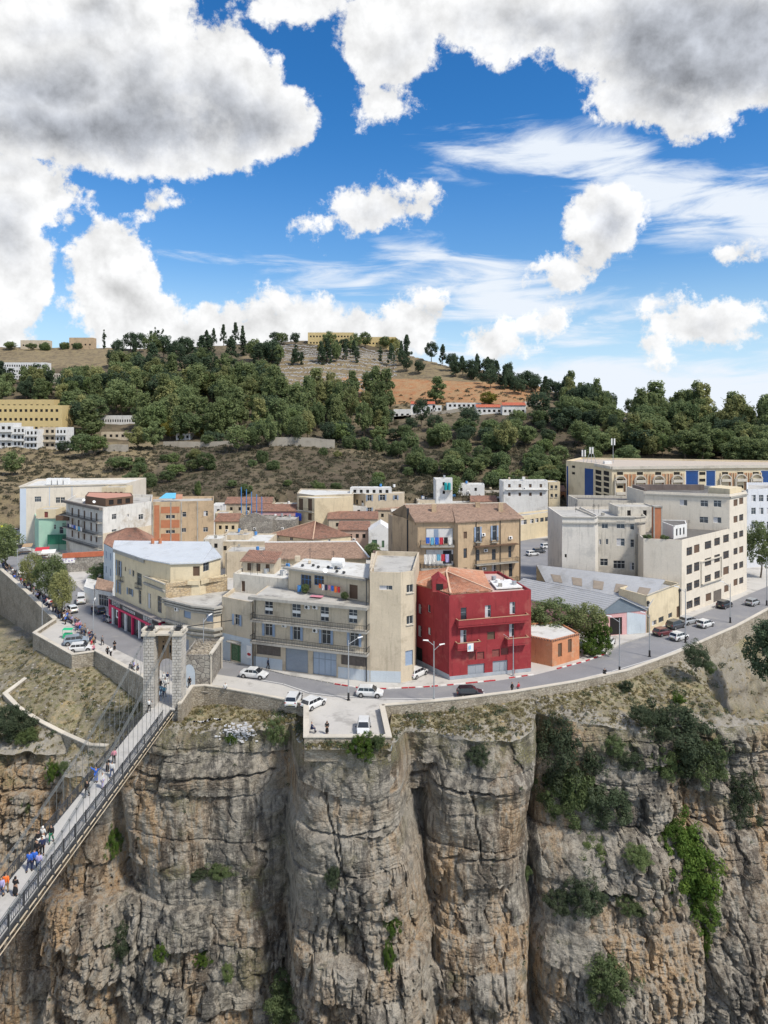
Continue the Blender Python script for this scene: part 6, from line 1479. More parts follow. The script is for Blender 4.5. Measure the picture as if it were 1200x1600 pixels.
cf = Bld('low cream road-front wall building with scalloped top before the factory', 'building', [(49.4, 132.45), (59.6, 141.9), (56.2, 146.4), (46, 138)], 0, 6.2, PL_CREAM, FIBRE, parapet=.8)
for bx, st in (((627, 883, 650, 908), 'win_grey'), ((660, 865, 685, 892), 'win_grey'), ((708, 846, 727, 870), 'win_grey'), ((749, 812, 765, 868), 'shut_brown')): cf.win_px(0, bx, st, Z5)
cf.finish(); m = MB(); m.prism([cf.pt(0, .0, .12), cf.pt(0, 13.9, .12), cf.pt(0, 13.9, .005), cf.pt(0, 0, .005)], 6.9, 7.05); m.build('cornice', CONC, cf.root)
for u in (.3, 13.6): m = MB(); m.tube((*cf.pt(0, u, .15), 0), (*cf.pt(0, u, .15), 5.6), .1); m.ell((*cf.pt(0, u, .15), 5.7), (.35, .3, .35)); m.build('drainpipe', IRON, cf.root)

# ---- factory
FC = empty('factory', (65, 152, 0), 0, 'large five-storey pale factory building with rows of windows along the road', 'building')
c_, e_ = Vector((60.9, 144)), Vector((84.2, 163.4)); dcv = (e_ - c_).normalized(); dd = (77.4, 157.7); nin = Vector((-dcv.y, dcv.x))
f1 = Bld(pts=[(53.8, 146), (60.9, 144), dd, (66, 168), (56, 160)], z0=0, z1=14.8, wall=PL_PALE, roof=ROOF_DARK, parent=FC, parapet=.5)
f1.ops
for (x0, ya, x1, yb) in [(798, 521, 826, 562), (835, 508, 862, 549), (798, 608, 826, 655), (835, 595, 862, 640), (798, 697, 826, 738), (835, 683, 862, 722), (798, 786, 828, 825), (835, 768, 865, 812),
        (888, 491, 920, 530), (935, 475, 963, 513), (979, 459, 1007, 498), (888, 574, 920, 613), (935, 557, 963, 596), (979, 540, 1007, 578), (888, 658, 918, 697), (936, 639, 963, 676), (979, 617, 1007, 656), (893, 748, 920, 786), (984, 707, 1006, 742)]: f1.win_px(1, (x0, ya, x1, yb), 'win_brown', Z5)
f1.win_px(1, (931, 732, 970, 810), 'slats', Z5); f1.win_px(0, (592, 712, 600, 730), 'dark', Z5)
f1.finish(); m = MB(); m.prism([f1.pt(1, 8.0, .5), f1.pt(1, 17.5, .5), f1.pt(1, 17.5, .005), f1.pt(1, 8.0, .005)], 4.9, 5.1)
m.prism([f1.pt(1, 8.0, .2), f1.pt(1, 8.3, .2), f1.pt(1, 8.3, .005), f1.pt(1, 8.0, .005)], 5.1, 9.6); m.prism([f1.pt(1, 17.2, .2), f1.pt(1, 17.5, .2), f1.pt(1, 17.5, .005), f1.pt(1, 17.2, .005)], 5.1, 9.6); m.prism([f1.pt(1, 7.9, .25), f1.pt(1, 17.6, .25), f1.pt(1, 17.6, .005), f1.pt(1, 7.9, .005)], 9.6, 9.85); m.build('portal_frame', COPING, FC)
f2 = Bld(pts=[dd, tuple(e_), (80, 178), (60, 174), (60.5, 163.9)], z0=0, z1=22.3, wall=PL_PALE, roof=ROOF_DARK, parent=FC, parapet=.7)
for yy_ in (285, 367, 447, 525, 600, 678):
    f2.win_px(0, (1030, yy_, 1050, yy_ + 33), 'win_brown', Z5); f2.win_px(0, (1058, yy_ - 8, 1078, yy_ + 24), 'win_brown', Z5)
for bx in ((765, 287, 802, 316), (867, 290, 905, 321), (932, 290, 970, 323), (862, 371, 905, 402), (930, 373, 970, 402)): f2.win_px(4, bx, 'win', Z5)
f2.finish()
m = MB(); p0 = Vector((77.2, 157.9)); 
for i, L0 in ((0, f2.length(0)), (4, f2.length(4))): m.prism([f2.pt(i, .0, .3), f2.pt(i, L0, .3), f2.pt(i, L0, .005), f2.pt(i, 0, .005)], 22.2, 22.5)
m.build('cornice', CONC, FC)
f3 = Bld(pts=[(46.0, 152.6), (54, 151.6), (57, 153.4), (60, 168), (45, 168)], z0=0, z1=18.3, wall=PL_GREY, roof=ROOF_SLAB, parent=FC, parapet=.55)
for bx in ((380, 396, 411, 429), (453, 395, 494, 429), (520, 400, 580, 436), (453, 478, 493, 515), (521, 483, 581, 522), (372, 578, 410, 613), (437, 587, 495, 627), (517, 598, 558, 634), (400, 480, 412, 508), (367, 482, 378, 508)): f3.win_px(0, bx, 'win', Z5)
f3.finish()
f4 = Bld(pts=[(38.1, 150.6), (45.0, 150.0), (46.4, 152.5), (46.4, 166), (38.6, 166)], z0=0, z1=18.5, wall=M('pale_grey_render', (.60, .57, .52), .9, .08, .3, streak=.35, dirt=(.40, .39, .37), dirt_amt=.6), roof=ROOF_SLAB, parent=FC, parapet=.6, cornice=0)
f4.win_px(0, (197, 555, 207, 572), 'dark', Z5); f4.finish()
for bb in (f3, f4):
    m = MB()
    for i in (0, 1): L0 = bb.length(i); m.prism([bb.pt(i, .0, .28), bb.pt(i, L0, .28), bb.pt(i, L0, .005), bb.pt(i, 0, .005)], bb.z1 - .9, bb.z1 - .6); m.prism([bb.pt(i, .0, .2), bb.pt(i, L0, .2), bb.pt(i, L0, .005), bb.pt(i, 0, .005)], bb.z1 + .35, bb.z1 + .57)
    m.build('cornice', CONC, FC)
f5 = Bld(pts=[(47, 171), (62, 168.4), (62, 178), (47, 180)], z0=0, z1=19.6, wall=PL_GREY, roof=ROOF_DARK, parent=FC, parapet=.6)
f5.win_px(0, (516, 287, 567, 310), 'win', Z5); f5.win_px(0, (612, 281, 650, 300), 'win', Z5); f5.finish()
sd = Bld(pts=[(60.8, 147.8), (64.8, 150.6), (66.6, 155.6), (60.5, 156.6)], z0=14.8, z1=17.4, wall=PL_WHITE, roof=ROOF_DARK, parent=FC, parapet=.15)
for i in (0, 1): sd.rows(i, 3, [15.4], .55, 1.5, 'dark', .5)
sd.finish('rooftop_shed', 'rooftop_shed_roof')
sd = Bld(pts=[(52, 156.5), (60.5, 156.6), (60.5, 163), (52, 163)], z0=14.8, z1=20.1, wall=PL_GREY, roof=ROOF_SLAB, parent=FC, parapet=.3); sd.rows(0, 2, [18.4], .8, 1.2, 'dark', .7); sd.finish('stair_house', 'stair_house_roof')
ch = GZ(Z5, 657, 470, 15.2); m = MB(); m.box(ch[0] - .8, ch[0] + .8, ch[1], ch[1] + 1.4, 14.8, 21.4); co = m.build('chimney', BRICKR, FC); m = MB(); m.box(ch[0] - .95, ch[0] + .95, ch[1] - .15, ch[1] + 1.55, 21.4, 21.7)
for s_ in (-.8, .8): m.box(ch[0] + s_ - .12, ch[0] + s_ + .12, ch[1] - .05, ch[1] + .2, 15, 21.4)
m.build('chimney_frame', CONC, co)
for u in (.8, 4.2): p = f1.pt(0, u, -.6); tree('bush', p[0], p[1], 15.2, 1.0, 2.0, 'light green rooftop shrub %s the brick chimney of the factory' % ('left of' if u < 2 else 'right of'), name='rooftop_shrub', cat='plant', trunk=False)
clutter(FC, 62, 72, 157, 164, 14.9, 31, 8); clutter(FC, 40, 54, 154, 165, 18.5, 33, 6)
m = MB(); m.box(62, 78.5, 172.5, 173.2, 22.3, 23.6); m.box(61, 61.6, 165, 173, 22.3, 23.6); m.build('roof_screen', M('rusty_screen', (.16, .13, .12), .9, .2, .6, streak=.5), FC)
m = MB(); m.prism([(77.9, 158.6), (82.9, 163.2), (79.6, 167), (74.8, 162.4)], 22.35, 24.1); m.build('roof_block', PL_CREAM, FC)

# ---- brown apartment building with loggias
KB = empty('apartment_building', (18, 158, 0), 0, 'brown tile-roofed apartment building with laundry on its loggias behind the red one', 'building')
k0, k1, k2, k3 = (7.2, 150.8), (15.0, 151.2), (15.8, 150.2), (30.2, 155.6)
kb_ = Bld(pts=[k0, k1, k2, k3, (29, 165), (2.4, 163.5), (1.9, 161)], z0=0, z1=18.0, wall=PL_BROWN, roof=TILE_BRN, parent=KB, parapet=.01, top=True)
for bx, st in (((240, 372, 262, 368), None),): pass
for y0, y1 in ((383, 452), (548, 645), (738, 815)): kb_.win_px(2, (532, y0, 566, y1), 'win_brown', ZK)
for bx in ((652, 335, 692, 480), (815, 322, 858, 470)): kb_.win_px(2, bx, 'win_shut', ZK)
for bx in ((655, 560, 690, 670), (812, 555, 850, 665), (975, 525, 1005, 640), (650, 730, 690, 855), (812, 708, 855, 850), (980, 690, 1015, 830)): kb_.win_px(2, bx, 'win_grey', ZK)
kb_.win_px(0, (160, 350, 430, 505), 'dark', ZK); kb_.win_px(0, (160, 560, 470, 720), 'dark', ZK)
kb_.finish()
m = MB()    # recessed white loggia walls
for (x0, ya, x1, yb) in ((162, 352, 428, 503), (162, 562, 468, 718)):
    q = kb_.box_from_px(0, *zp(ZK, x0, ya), *zp(ZK, x1, yb))
    if q: a, b2 = kb_.pt(0, q[0] + .05, -.12), kb_.pt(0, q[1] - .05, -.12); m.quad((*a, q[2]), (*b2, q[2]), (*b2, q[3]), (*a, q[3]))
m.build('loggia_wall', PL_WHITE, KB)
for k, (x0, ya, x1, yb) in enumerate(((240, 362, 285, 440), (330, 570, 415, 700))):
    q = kb_.box_from_px(0, *zp(ZK, x0, ya), *zp(ZK, x1, yb)); a, b2 = kb_.pt(0, q[0], -.10), kb_.pt(0, q[1], -.10); m = MB(); m.quad((*a, q[2]), (*b2, q[2]), (*b2, q[3]), (*a, q[3])); m.build('loggia_door', SHUT_B if k == 0 else GLASS, KB)
q = kb_.box_from_px(0, *zp(ZK, 150, 505), *zp(ZK, 470, 560)); kb_.balcony(0, .6, kb_.length(0) - .02, q[3] - .1, .9, rail='bars', th=.5, mat=CONC); laundry('laundry_line', 'blue sheets and clothes hanging on the upper loggia of the brown building', [kb_.pt(0, 1.6, 1.0), kb_.pt(0, 7.4, 1.0)], q[3] + 1.6, ['blue', 'cyan', 'blue', 'red', 'black', 'white'], 1.5)
kb_.balcony(0, .6, kb_.length(0) - .02, q[3] - 5.1, .9, rail='bars', th=.4); laundry('laundry_line', 'white and turquoise washing hanging on the lower loggia of the brown building', [kb_.pt(0, 1.2, 1.0), kb_.pt(0, 7.6, 1.0)], q[3] - 2.0, ['white', 'white', 'white', 'cyan', 'red', 'lilac', 'black'], 2.2)
for y in (672, 868):
    q = kb_.box_from_px(2, *zp(ZK, 640, y), *zp(ZK, 1050, y + 12)); kb_.balcony(2, q[0], q[1], q[3] - .3, 1.2, rail='bars', th=.22)
q = kb_.box_from_px(2, *zp(ZK, 630, 500), *zp(ZK, 1050, 520)); kb_.balcony(2, q[0], q[1], q[3] - .2, 1.2, rail=None, th=.18, mat=FRAME_BR)
for x0 in (640, 800): q = kb_.box_from_px(2, *zp(ZK, x0, 470), *zp(ZK, x0 + 65, 486)); kb_.balcony(2, q[0], q[1], q[3] - .3, .6, rail='bars', th=.12)
for x, y in ((708, 400), (730, 555), (715, 735), (975, 430)): kb_.ac_px(2, x, y, ZK)
m = MB()
for u in (4.3, 10.2, kb_.length(2) - .2): m.tube((*kb_.pt(2, u * .0 + u, .12), 0), (*kb_.pt(2, u, .12), 17.9), .08)
m.build('drainpipe', IRON, KB)
ridgeL, ridgeR = (4.6, 157.6, 20.7), (27.6, 160.4, 20.7)
tile_slope(KB, (6.6, 150.2, 18.0), (15.2, 150.7, 18.0), (15.2, 158.8, 20.7), ridgeL, TILE_BRN); tile_slope(KB, (15.2, 149.6, 18.0), (30.9, 155.3, 18.0), ridgeR, (15.2, 158.8, 20.7), TILE_BRN)
tile_slope(KB, (30.9, 155.3, 18.0), (29.4, 165.6, 18.0), ridgeR, ridgeR, TILE_BRN); tile_slope(KB, (29.4, 165.6, 18.0), (1.6, 164, 18.0), ridgeL, ridgeR, TILE_BRN); 
m = MB(); m.add([(6.6, 150.4, 17.9), (4.6, 157.6, 20.6), (1.7, 163.8, 17.9)], [(0, 1, 2), (2, 1, 0)]); m.build('gable', PL_BROWN, KB)
m = MB(); m.bar((4.6, 157.6, 20.8), (27.6, 160.4, 20.8), .3, .18); m.build('ridge_cap', COPING, KB)
m = MB(); m.box(5.0, 5.5, 154.4, 155.0, 6, 20.3); m.build('flue', IRON, KB)
for x, y in ((11, 155), (21, 158), (26, 157)): m = MB(); m.box(x - .5, x + .5, y - .4, y + .4, 19, 21.2); m.build('chimney', PL_BROWN, KB)
blk = Bld('windowless brown side block with a sooty arch stain beside the brown apartments', 'building', [(1.9, 161), (6.9, 151.4), (7.3, 160), (4, 166), (1, 166)], 0, 17.2, M('sooty_brown_wall', (.33, .26, .185), .9, .15, .25, streak=.6, dirt=(.13, .11, .09), dirt_amt=.85, dirt_scale=.16, bump=.2), ROOF_SLAB, parapet=.3); blk.finish()
# ================================================================== REST OF THE TOWN
def slab(px0, px1, y_top, z1, depth=9.0, z0=0.0, skew=0.0):
    """footprint of a roughly frontal volume whose roof edge (height z1) is seen from px0 to px1 at row y_top; skew = right end farther (m)"""
    Y = (CH - z1) * CF / (y_top - 640.0); Yr = Y + skew
    return [(XA(px0, Y), Y), (XA(px1, Yr), Yr), (XA(px1, Yr) + .3, Yr + depth), (XA(px0, Y) - .3, Y + depth)]
# F: big pale block
Fp = [G(31, 853), G(41, 852.3), (XA(197, 225), 225.2), (XA(197, 225), 244), (-118, 240)]
Fb = Bld('big pale institutional block with roof tanks at the far left', 'building', Fp, 0, 17.8, PL_PALE, ROOF_WHITE, parapet=.6, cornice=.25)
for bx in ((180, 186, 214, 214), (290, 190, 313, 220), (315, 190, 338, 220)): Fb.win_px(1, bx, 'win', Z1)
Fb.finish(); m = MB()
for px in (77, 112): u = Fb.box_from_px(1, px, 800, px + 2, 810)[0]; m.prism([Fb.pt(1, u, .06), Fb.pt(1, u + .2, .06), Fb.pt(1, u + .2, .005), Fb.pt(1, u, .005)], 0, 18)
m.prism([Fb.pt(0, .02, .04), Fb.pt(0, Fb.length(0) - .02, .04), Fb.pt(0, Fb.length(0) - .02, .005), Fb.pt(0, .02, .005)], .05, 17.6); m.build('pilaster', M('pale_blue_render', (.46, .52, .60), .9, .05, .4), Fb.root)
for k in range(4): x = XA(78 + 9 * k, 226); m = MB(); m.box(x - .7, x + .7, 225, 226.6, 18, 20.0); m.build('water_tank', WHITE_P, Fb.root)
Ft = Bld('small cream block with red windows rising behind the big pale block', 'building', slab(159, 195, 763, 17.6, 6), 0, 17.6, PL_CREAM, ROOF_SLAB, parapet=.3); Ft.rows(0, 4, [15.5], .8, 1.0, 'shut_red', .3); Ft.finish()
# G: mint house
gp = [G(56, 857), G(60.5, 859.6), (XA(109, 212), 211), (XA(109, 218), 220), (XA(56, 222), 221)]
Gb = Bld('mint green house with a cream rooftop room beside the pale block', 'house', gp, 0, 9.4, PL_MINT, ROOF_SLAB, name='mint_green_house', parapet=.35, cornice=.3)
Gb.win_px(1, (842, 398, 872, 470), 'win', (10, 0, 780)); Gb.win_px(1, (930, 430, 990, 540), 'win', (10, 0, 780)); Gb.finish()
Gt = Bld(pts=slab(56.5, 87, 797, 12.0, 6), z0=9.5, z1=12.0, wall=PL_CREAM, roof=ROOF_SLAB, parent=Gb.root, parapet=.2); Gt.win_px(0, (692, 197, 750, 288), 'shut_red', (10, 0, 780)); Gt.finish('rooftop_room_wall', 'rooftop_room_roof')
Gt = Bld(pts=slab(87, 107, 806, 10.9, 5), z0=9.5, z1=10.9, wall=FRAME_BR, roof=ROOF_DARK, parent=Gb.root, parapet=.05); Gt.finish('rooftop_shed', 'shed_roof')
# green corrugated fence screen
a, b2 = GZ(ZL, 445, 576, 1.0), GZ(ZL, 760, 570, 1.0); gs = empty('green_corrugated_screen', (*a, 0), 0, 'dark green corrugated screen standing before the mint green house', 'fence'); n = 18
for k in range(n):
    p, q = Vector((*a, 0)).lerp(Vector((*b2, 0)), k / n), Vector((*a, 0)).lerp(Vector((*b2, 0)), (k + .92) / n); m = MB(); m.add([(p.x, p.y, 2.0), (q.x, q.y, 2.0), (q.x, q.y, 4.9), (p.x, p.y, 4.9), (p.x, p.y + .12, 2.0), (q.x, q.y + .06, 2.0), (q.x, q.y + .06, 4.9), (p.x, p.y + .12, 4.9)], [(0, 1, 2, 3), (5, 4, 7, 6), (0, 3, 7, 4), (1, 5, 6, 2), (3, 2, 6, 7)]); m.build('panel', M('green_sheet', (.02, .14, .085), .6, .12, .8), gs)
for k in range(4): p = Vector((*a, 0)).lerp(Vector((*b2, 0)), k / 3); m = MB(); m.tube((p.x, p.y + .1, 0), (p.x, p.y + .1, 4.9), .07, n=5); m.build('post', IRON, gs)
# H: balcony building
h0 = (XA(103.5, 208), 208); h1 = (XA(160.5, 192), 192); h2 = (XA(237, 206), 206); h3 = (XA(235, 220), 222); h4 = (XA(120, 224), 224)
Hb = Bld('white balcony building with peeling upper wall in the left of the town', 'building', [h0, h1, h2, h3, h4], 0, 14.4, M('peeling_white_wall', (.58, .57, .54), .9, .1, .35, streak=.55, dirt=(.34, .29, .22), dirt_amt=.8, dirt_scale=.14), ROOF_SLAB, parapet=.8)
for x in (372, 405, 435, 470, 498):
    for y in (245, 300, 355): Hb.win_px(0, (x, y + (x - 372) * .22, x + 9, y + 42 + (x - 372) * .22), 'shut_brown', Z1)
for bx in ((583, 277, 607, 305), (722, 278, 747, 305), (583, 357, 607, 383), (720, 357, 745, 383), (662, 278, 672, 292)): Hb.win_px(1, bx, 'win', Z1)
Hb.finish()
for z in (11.2, 7.6, 4.0): Hb.balcony(0, .4, Hb.length(0) - .3, z, 1.3, rail='bars', th=.25)
m = MB(); m.prism([Hb.pt(1, .02, .06), Hb.pt(1, Hb.length(1) - .02, .06), Hb.pt(1, Hb.length(1) - .02, .005), Hb.pt(1, .02, .005)], .02, 8.2); m.build('bare_lower_wall', PL_BEIGE2, Hb.root)
m = MB()
m.prism([Hb.pt(0, -.5, 1.0), Hb.pt(0, Hb.length(0), 1.0), Hb.pt(0, Hb.length(0), .01), Hb.pt(0, -.5, .01)], 14.6, 15.3); m.build('eave', M('dark_eave', (.16, .14, .125), .9, .2, .6), Hb.root)
Ht = Bld(pts=[(XA(133, 206), 206), (XA(165, 200), 200), (XA(208, 206), 206), (XA(205, 214), 214), (XA(138, 216), 216)], z0=14.5, z1=16.6, wall=FRAME_BR, roof=M('terracotta_slab', (.46, .24, .18), .9, .1, .5), parent=Hb.root, parapet=.12); Ht.rows(1, 3, [14.8], 1.4, 1.4, 'dark', .4); Ht.finish('penthouse_wall', 'penthouse_roof'); dish(Hb.root, XA(131, 204), 204, 15.3); dish(Hb.root, XA(147, 200), 200, 15.3)
laundry('laundry_line', 'blue and white washing along the balcony of the white balcony building', [Hb.pt(0, 4, 1.4), Hb.pt(0, 14, 1.4)], 9.0, ['navy', 'white', 'lilac', 'blue', 'white', 'cyan', 'white'], 1.3)
# I: orange and brown block
Ib = Bld('orange brick and brown block with blue roof sheet beside the peeling building', 'building', [(XA(237, 205.9), 205.9), (XA(282, 207), 207), (XA(334, 209), 209), (XA(334, 220), 220), (XA(238, 218), 218)], 0, 14.3, PL_BROWN, ROOF_SLAB, parapet=.7)
for i, bx in ((0, (863, 282, 911, 301)), (0, (863, 361, 911, 378)), (1, (949, 266, 970, 292)), (1, (946, 350, 969, 372)), (1, (1060, 261, 1083, 288)), (1, (1058, 346, 1083, 370))): Ib.win_px(i, bx, 'win', Z1)
Ib.finish()
for (x0, x1) in ((803, 830), (838, 935)):
    q = Ib.box_from_px(0, *zp(Z1, x0, 225), *zp(Z1, x1, 420)); m = MB()
    if x0 == 838:
        for (za, zb) in ((2, 5.6), (7.3, 9.6), (11.6, 13.5)): m.prism([Ib.pt(0, q[0], .04), Ib.pt(0, q[1], .04), Ib.pt(0, q[1], .005), Ib.pt(0, q[0], .005)], za, zb)
    else: m.prism([Ib.pt(0, q[0], .04), Ib.pt(0, q[1], .04), Ib.pt(0, q[1], .005), Ib.pt(0, q[0], .005)], .02, 14)
    m.build('brick_panel', BRICKR, Ib.root)
m = MB()
for i, u in ((0, .1), (0, 5.3), (1, .1), (1, 4.7)): m.prism([Ib.pt(i, u, .12), Ib.pt(i, u + .3, .12), Ib.pt(i, u + .3, .005), Ib.pt(i, u, .005)], .02, 14.9)
m.build('column', CONC, Ib.root)
bx_, by_ = XA(262, 208), 209; m = MB(); m.quad((bx_ - 3, by_, 15.6), (bx_ + 2, by_, 15.6), (bx_ + 1, by_ + 4, 16.8), (bx_ - 2, by_ + 4, 16.8)); m.build('blue_roof_sheet', plain('turquoise_sheet', (.12, .42, .62), .6), Ib.root)
m = MB(); m.quad((bx_ + 1, by_, 15.4), (bx_ + 4, by_, 15.4), (bx_ + 3, by_ + 4, 16.4), (bx_ + 1, by_ + 4, 16.4)); m.build('orange_roof_sheet', TILE_NEW, Ib.root)
# tiled corner house between H and D
kp = [(XA(162, 163), 163), (XA(177, 157), 157), (XA(238, 160), 160), (XA(240, 172), 172), (XA(168, 174), 174)]
Kb = Bld('small house with a hipped brown tile roof and bluish wall behind the shop building', 'house', kp, 0, 11.0, PL_BLUEW, ROOF_SLAB, name='tiled_house', parapet=.01)
Kb.rows(0, 2, [1, 4.5, 8], .8, 1.6, 'shut_blue', .4); Kb.finish()
E = [(p[0], p[1], 11.1) for p in kp]; rp1, rp2 = (XA(197, 166), 166.5, 14.0), (XA(212, 167), 167, 14.0)
tile_slope(Kb.root, E[0], E[1], rp1, rp1, TILE_OLD); tile_slope(Kb.root, E[1], E[2], rp2, rp1, TILE_OLD); tile_slope(Kb.root, E[2], E[3], rp2, rp2, TILE_OLD); tile_slope(Kb.root, E[3], E[4], rp1, rp2, TILE_OLD); tile_slope(Kb.root, E[4], E[0], rp1, rp1, TILE_OLD)
# terracotta-topped low wall with banner, yard
a, b2 = GZ(ZL, 575, 735, 2.0), GZ(ZL, 960, 715, 2.0); yw = empty('yard_wall', (*a, 0), 0, 'rubble yard wall with a red tiled top and a white banner, left of the cream building', 'wall')
m = MB(); m.prism([a, b2, (b2[0], b2[1] + .6), (a[0], a[1] + .6)], 0, 3.7); m.build('wall_face', STONE_G, yw); m = MB(); m.prism([(a[0] + .3, a[1] - .1), (b2[0], b2[1] - .1), (b2[0], b2[1] + .9), (a[0] + 1.2, a[1] + 1.0)], 3.71, 4.9); m.build('red_top', M('red_tile_band', (.42, .13, .07), .85, .2, 1.0, fine=.3), yw)
pA = Vector(a).lerp(Vector(b2), 0.0); pB = Vector(a).lerp(Vector(b2), .33); m = MB(); m.quad((pA.x, pA.y - .05, 2.4), (pB.x, pB.y - .05, 2.4), (pB.x, pB.y - .05, 4.2), (pA.x, pA.y - .05, 4.2)); bn = m.build('banner', WHITE_P, yw)
m = MB()
for k in range(5): x = pA.x + .5 + k * .75; m.ell((x, pA.y - .05, 3.2 + .3 * math.sin(k * 2)), (.22, .03, .22), 6, 4)
m.build('banner_print', plain('lilac_print', (.35, .28, .5), .8), bn)
# low sheds and stalls near the street
def low(label, pts, z1, wall, roof, name='shed', rows=None, parapet=.1, cat='building', z0=0):
    b_ = Bld(label, cat, pts, z0, z1, wall, roof, name=name, parapet=parapet)
    if rows: b_.rows(*rows)
    return b_.finish()
b_ = low('white shop hut with an orange goods display at the end of the street', [G(131, 940), G(147, 945), (XA(160, 158), 158), (XA(136, 162), 162)], 3.2, PL_WHITE, ROOF_WHITE, 'shop_hut'); m = MB(); p, q = G(146, 943), G(156, 934)
m.prism([(p[0], p[1] - .5), (p[0] + 2.5, p[1] + 1), (p[0] + 2.3, p[1] + 1.6), (p[0] - .2, p[1] + .3)], .3, 2.6); m.build('goods_display', M('orange_goods', (.45, .16, .05), .8, .6, 2.5, fine=.5), b_.root)
b_ = low('white garage with a car door opening and tiled roof beside the magenta shops', [G(148, 945), G(175, 951), (XA(178, 152), 152), (XA(150, 156), 156)], 3.4, PL_WHITE, TILE_BRN, 'garage', (0, 1, [.1], 3.2, 2.4, 'win', .4)); tile_slope(b_.root, (*G(148, 945), 3.5), (*G(175, 951), 3.5), (XA(178, 151), 151, 5.0), (XA(152, 155), 155, 5.0), TILE_BRN)
for k, (px, py, cl, nm) in enumerate(((24, 868, 'black', 'dark canvas'), (40, 866, 'tan', 'brown canvas'), (66, 872, 'red', 'red striped'), (76, 876, 'white', 'white'), (12, 862, 'navy', 'navy'))):
    x, y = G(px, py); t = empty('market_stall', (x, y, 0), .3, nm + ' awning stall at the far end of the promenade by the pale block', 'market stall', 'market stalls at the end of the promenade')
    m = MB(); m.add([(-1.8, -1.2, 2.3), (1.8, -1.2, 2.3), (1.8, 1.2, 2.9), (-1.8, 1.2, 2.9)], [(0, 1, 2, 3)]); child('awning', m.mesh('awning', CLOTH[cl]), t); m = MB()
    for sx_ in (-1.7, 1.7):
        for sy in (-1.1, 1.1): m.tube((sx_, sy, 0), (sx_, sy, 2.4), .04, n=4)
    child('poles', m.mesh('poles', IRON), t); m = MB(); m.box(-1.5, 1.5, -.8, .6, .7, .8); child('table', m.mesh('table', FRAME_BR), t)
# mid-town roofs
def hip_house(label, pts, z1, zr, wall, tile, wins=None, inset=.35, name='tiled_house', ov=.4):
    b_ = Bld(label, 'house', pts, 0, z1, wall, ROOF_SLAB, name=name, parapet=.01)
    for i, bx, st, zo in (wins or []): b_.win_px(i, bx, st, zo)
    b_.finish(); P = [Vector(p) for p in pts]; c = sum(P, Vector((0, 0))) / 4; E = [(*(c + (p - c) * (1 + ov / max((p - c).length, 1))), z1 + .05) for p in P]
    m0, m1 = (P[0] + P[3]) / 2, (P[1] + P[2]) / 2; a, b2 = (*m0.lerp(m1, inset), zr), (*m1.lerp(m0, inset), zr)
    tile_slope(b_.root, E[0], E[1], b2, a, tile); tile_slope(b_.root, E[1], E[2], b2, b2, tile); tile_slope(b_.root, E[2], E[3], a, b2, tile); tile_slope(b_.root, E[3], E[0], a, a, tile)
    mm = MB(); 
    for p, q in ((E[0], a), (E[1], b2), (a, b2)): mm.bar(Vector(p) + Vector((0, 0, .1)), Vector(q) + Vector((0, 0, .1)), .28, .16)
    mm.build('hip_tiles', M('mortar_hip', (.52, .36, .26), .9), b_.root); return b_
x_ = lambda px, Y: (XA(px, Y), Y)
hip_house('cream house with a dark hipped tile roof in the middle of the town', [x_(424, 203), x_(489, 195), x_(548, 201), x_(506, 216)], 6.0, 9.6, PL_CREAM, TILE_OLD,
          [(0, (475, 380, 495, 404), 'win', Z7), (0, (395, 366, 408, 388), 'win', Z7), (1, (705, 398, 722, 424), 'win', Z7), (1, (566, 398, 580, 420), 'win', Z7)], .48)
r3 = Bld('long low cream house with a sloping brown tile roof behind the balcony block', 'house', [x_(417, 166.5), x_(572, 168), x_(566, 174), x_(414, 173)], 0, 6.6, PL_CREAM, ROOF_SLAB, name='tiled_house', parapet=.01); r3.rows(0, 6, [4.2], .9, 1.2, 'win', 1); r3.finish()
tile_slope(r3.root, (XA(415, 166), 166, 6.7), (XA(577, 167), 167, 6.7), (XA(556, 173), 173.5, 9.4), (XA(413, 172), 172.5, 9.4), TILE_BRN); m = MB(); m.bar((XA(413, 172), 172.6, 9.5), (XA(556, 173), 173.6, 9.5), .5, .25); m.bar((XA(556, 173), 173.6, 9.5), (XA(577, 167), 167, 6.9), .4, .2); m.build('verge', PL_WHITE, r3.root)
tile_slope(r3.root, (XA(556, 173), 173.8, 9.4), (XA(560, 180), 180, 6.8), (XA(414, 180), 180, 6.8), (XA(413, 172), 172.7, 9.4), TILE_BRN)
b_ = low('low dark-roofed house directly behind the beige curved block', [x_(577, 150), x_(625, 146), x_(648, 152), x_(640, 164), x_(580, 162)], 7.4, PL_BEIGE2, ROOF_DARK, 'low_house', None, .05); tile_slope(b_.root, (XA(575, 150), 149.5, 7.5), (XA(625, 146), 145.5, 7.5), (XA(632, 158), 158, 10.2), (XA(583, 160), 160, 10.0), M('dark_tile', (.14, .10, .085), .9, .2, 1, fine=.3)); tile_slope(b_.root, (XA(625, 146), 145.5, 7.5), (XA(650, 153), 153, 7.5), (XA(632, 158), 158, 10.2), (XA(632, 158), 158, 10.2), M('dark_tile', (.14, .10, .085)))
b_ = low('tan three-storey house with a corner balcony and blue cloth', [x_(464, 236), x_(491.5, 230), x_(552, 234), x_(552, 246), x_(470, 250)], 13.6, PL_BEIGE, ROOF_WHITE, 'house', None, .4, 'house')
b_ = None
T1 = Bld('tan house with dark balcony doors and a blue cloth, above the hipped roof', 'house', [x_(465, 229), x_(491.5, 224), x_(551.5, 227), x_(551.5, 229.5), x_(470, 229.8)], 0, 13.5, PL_CREAM, ROOF_WHITE, name='tan_house', parapet=.3)
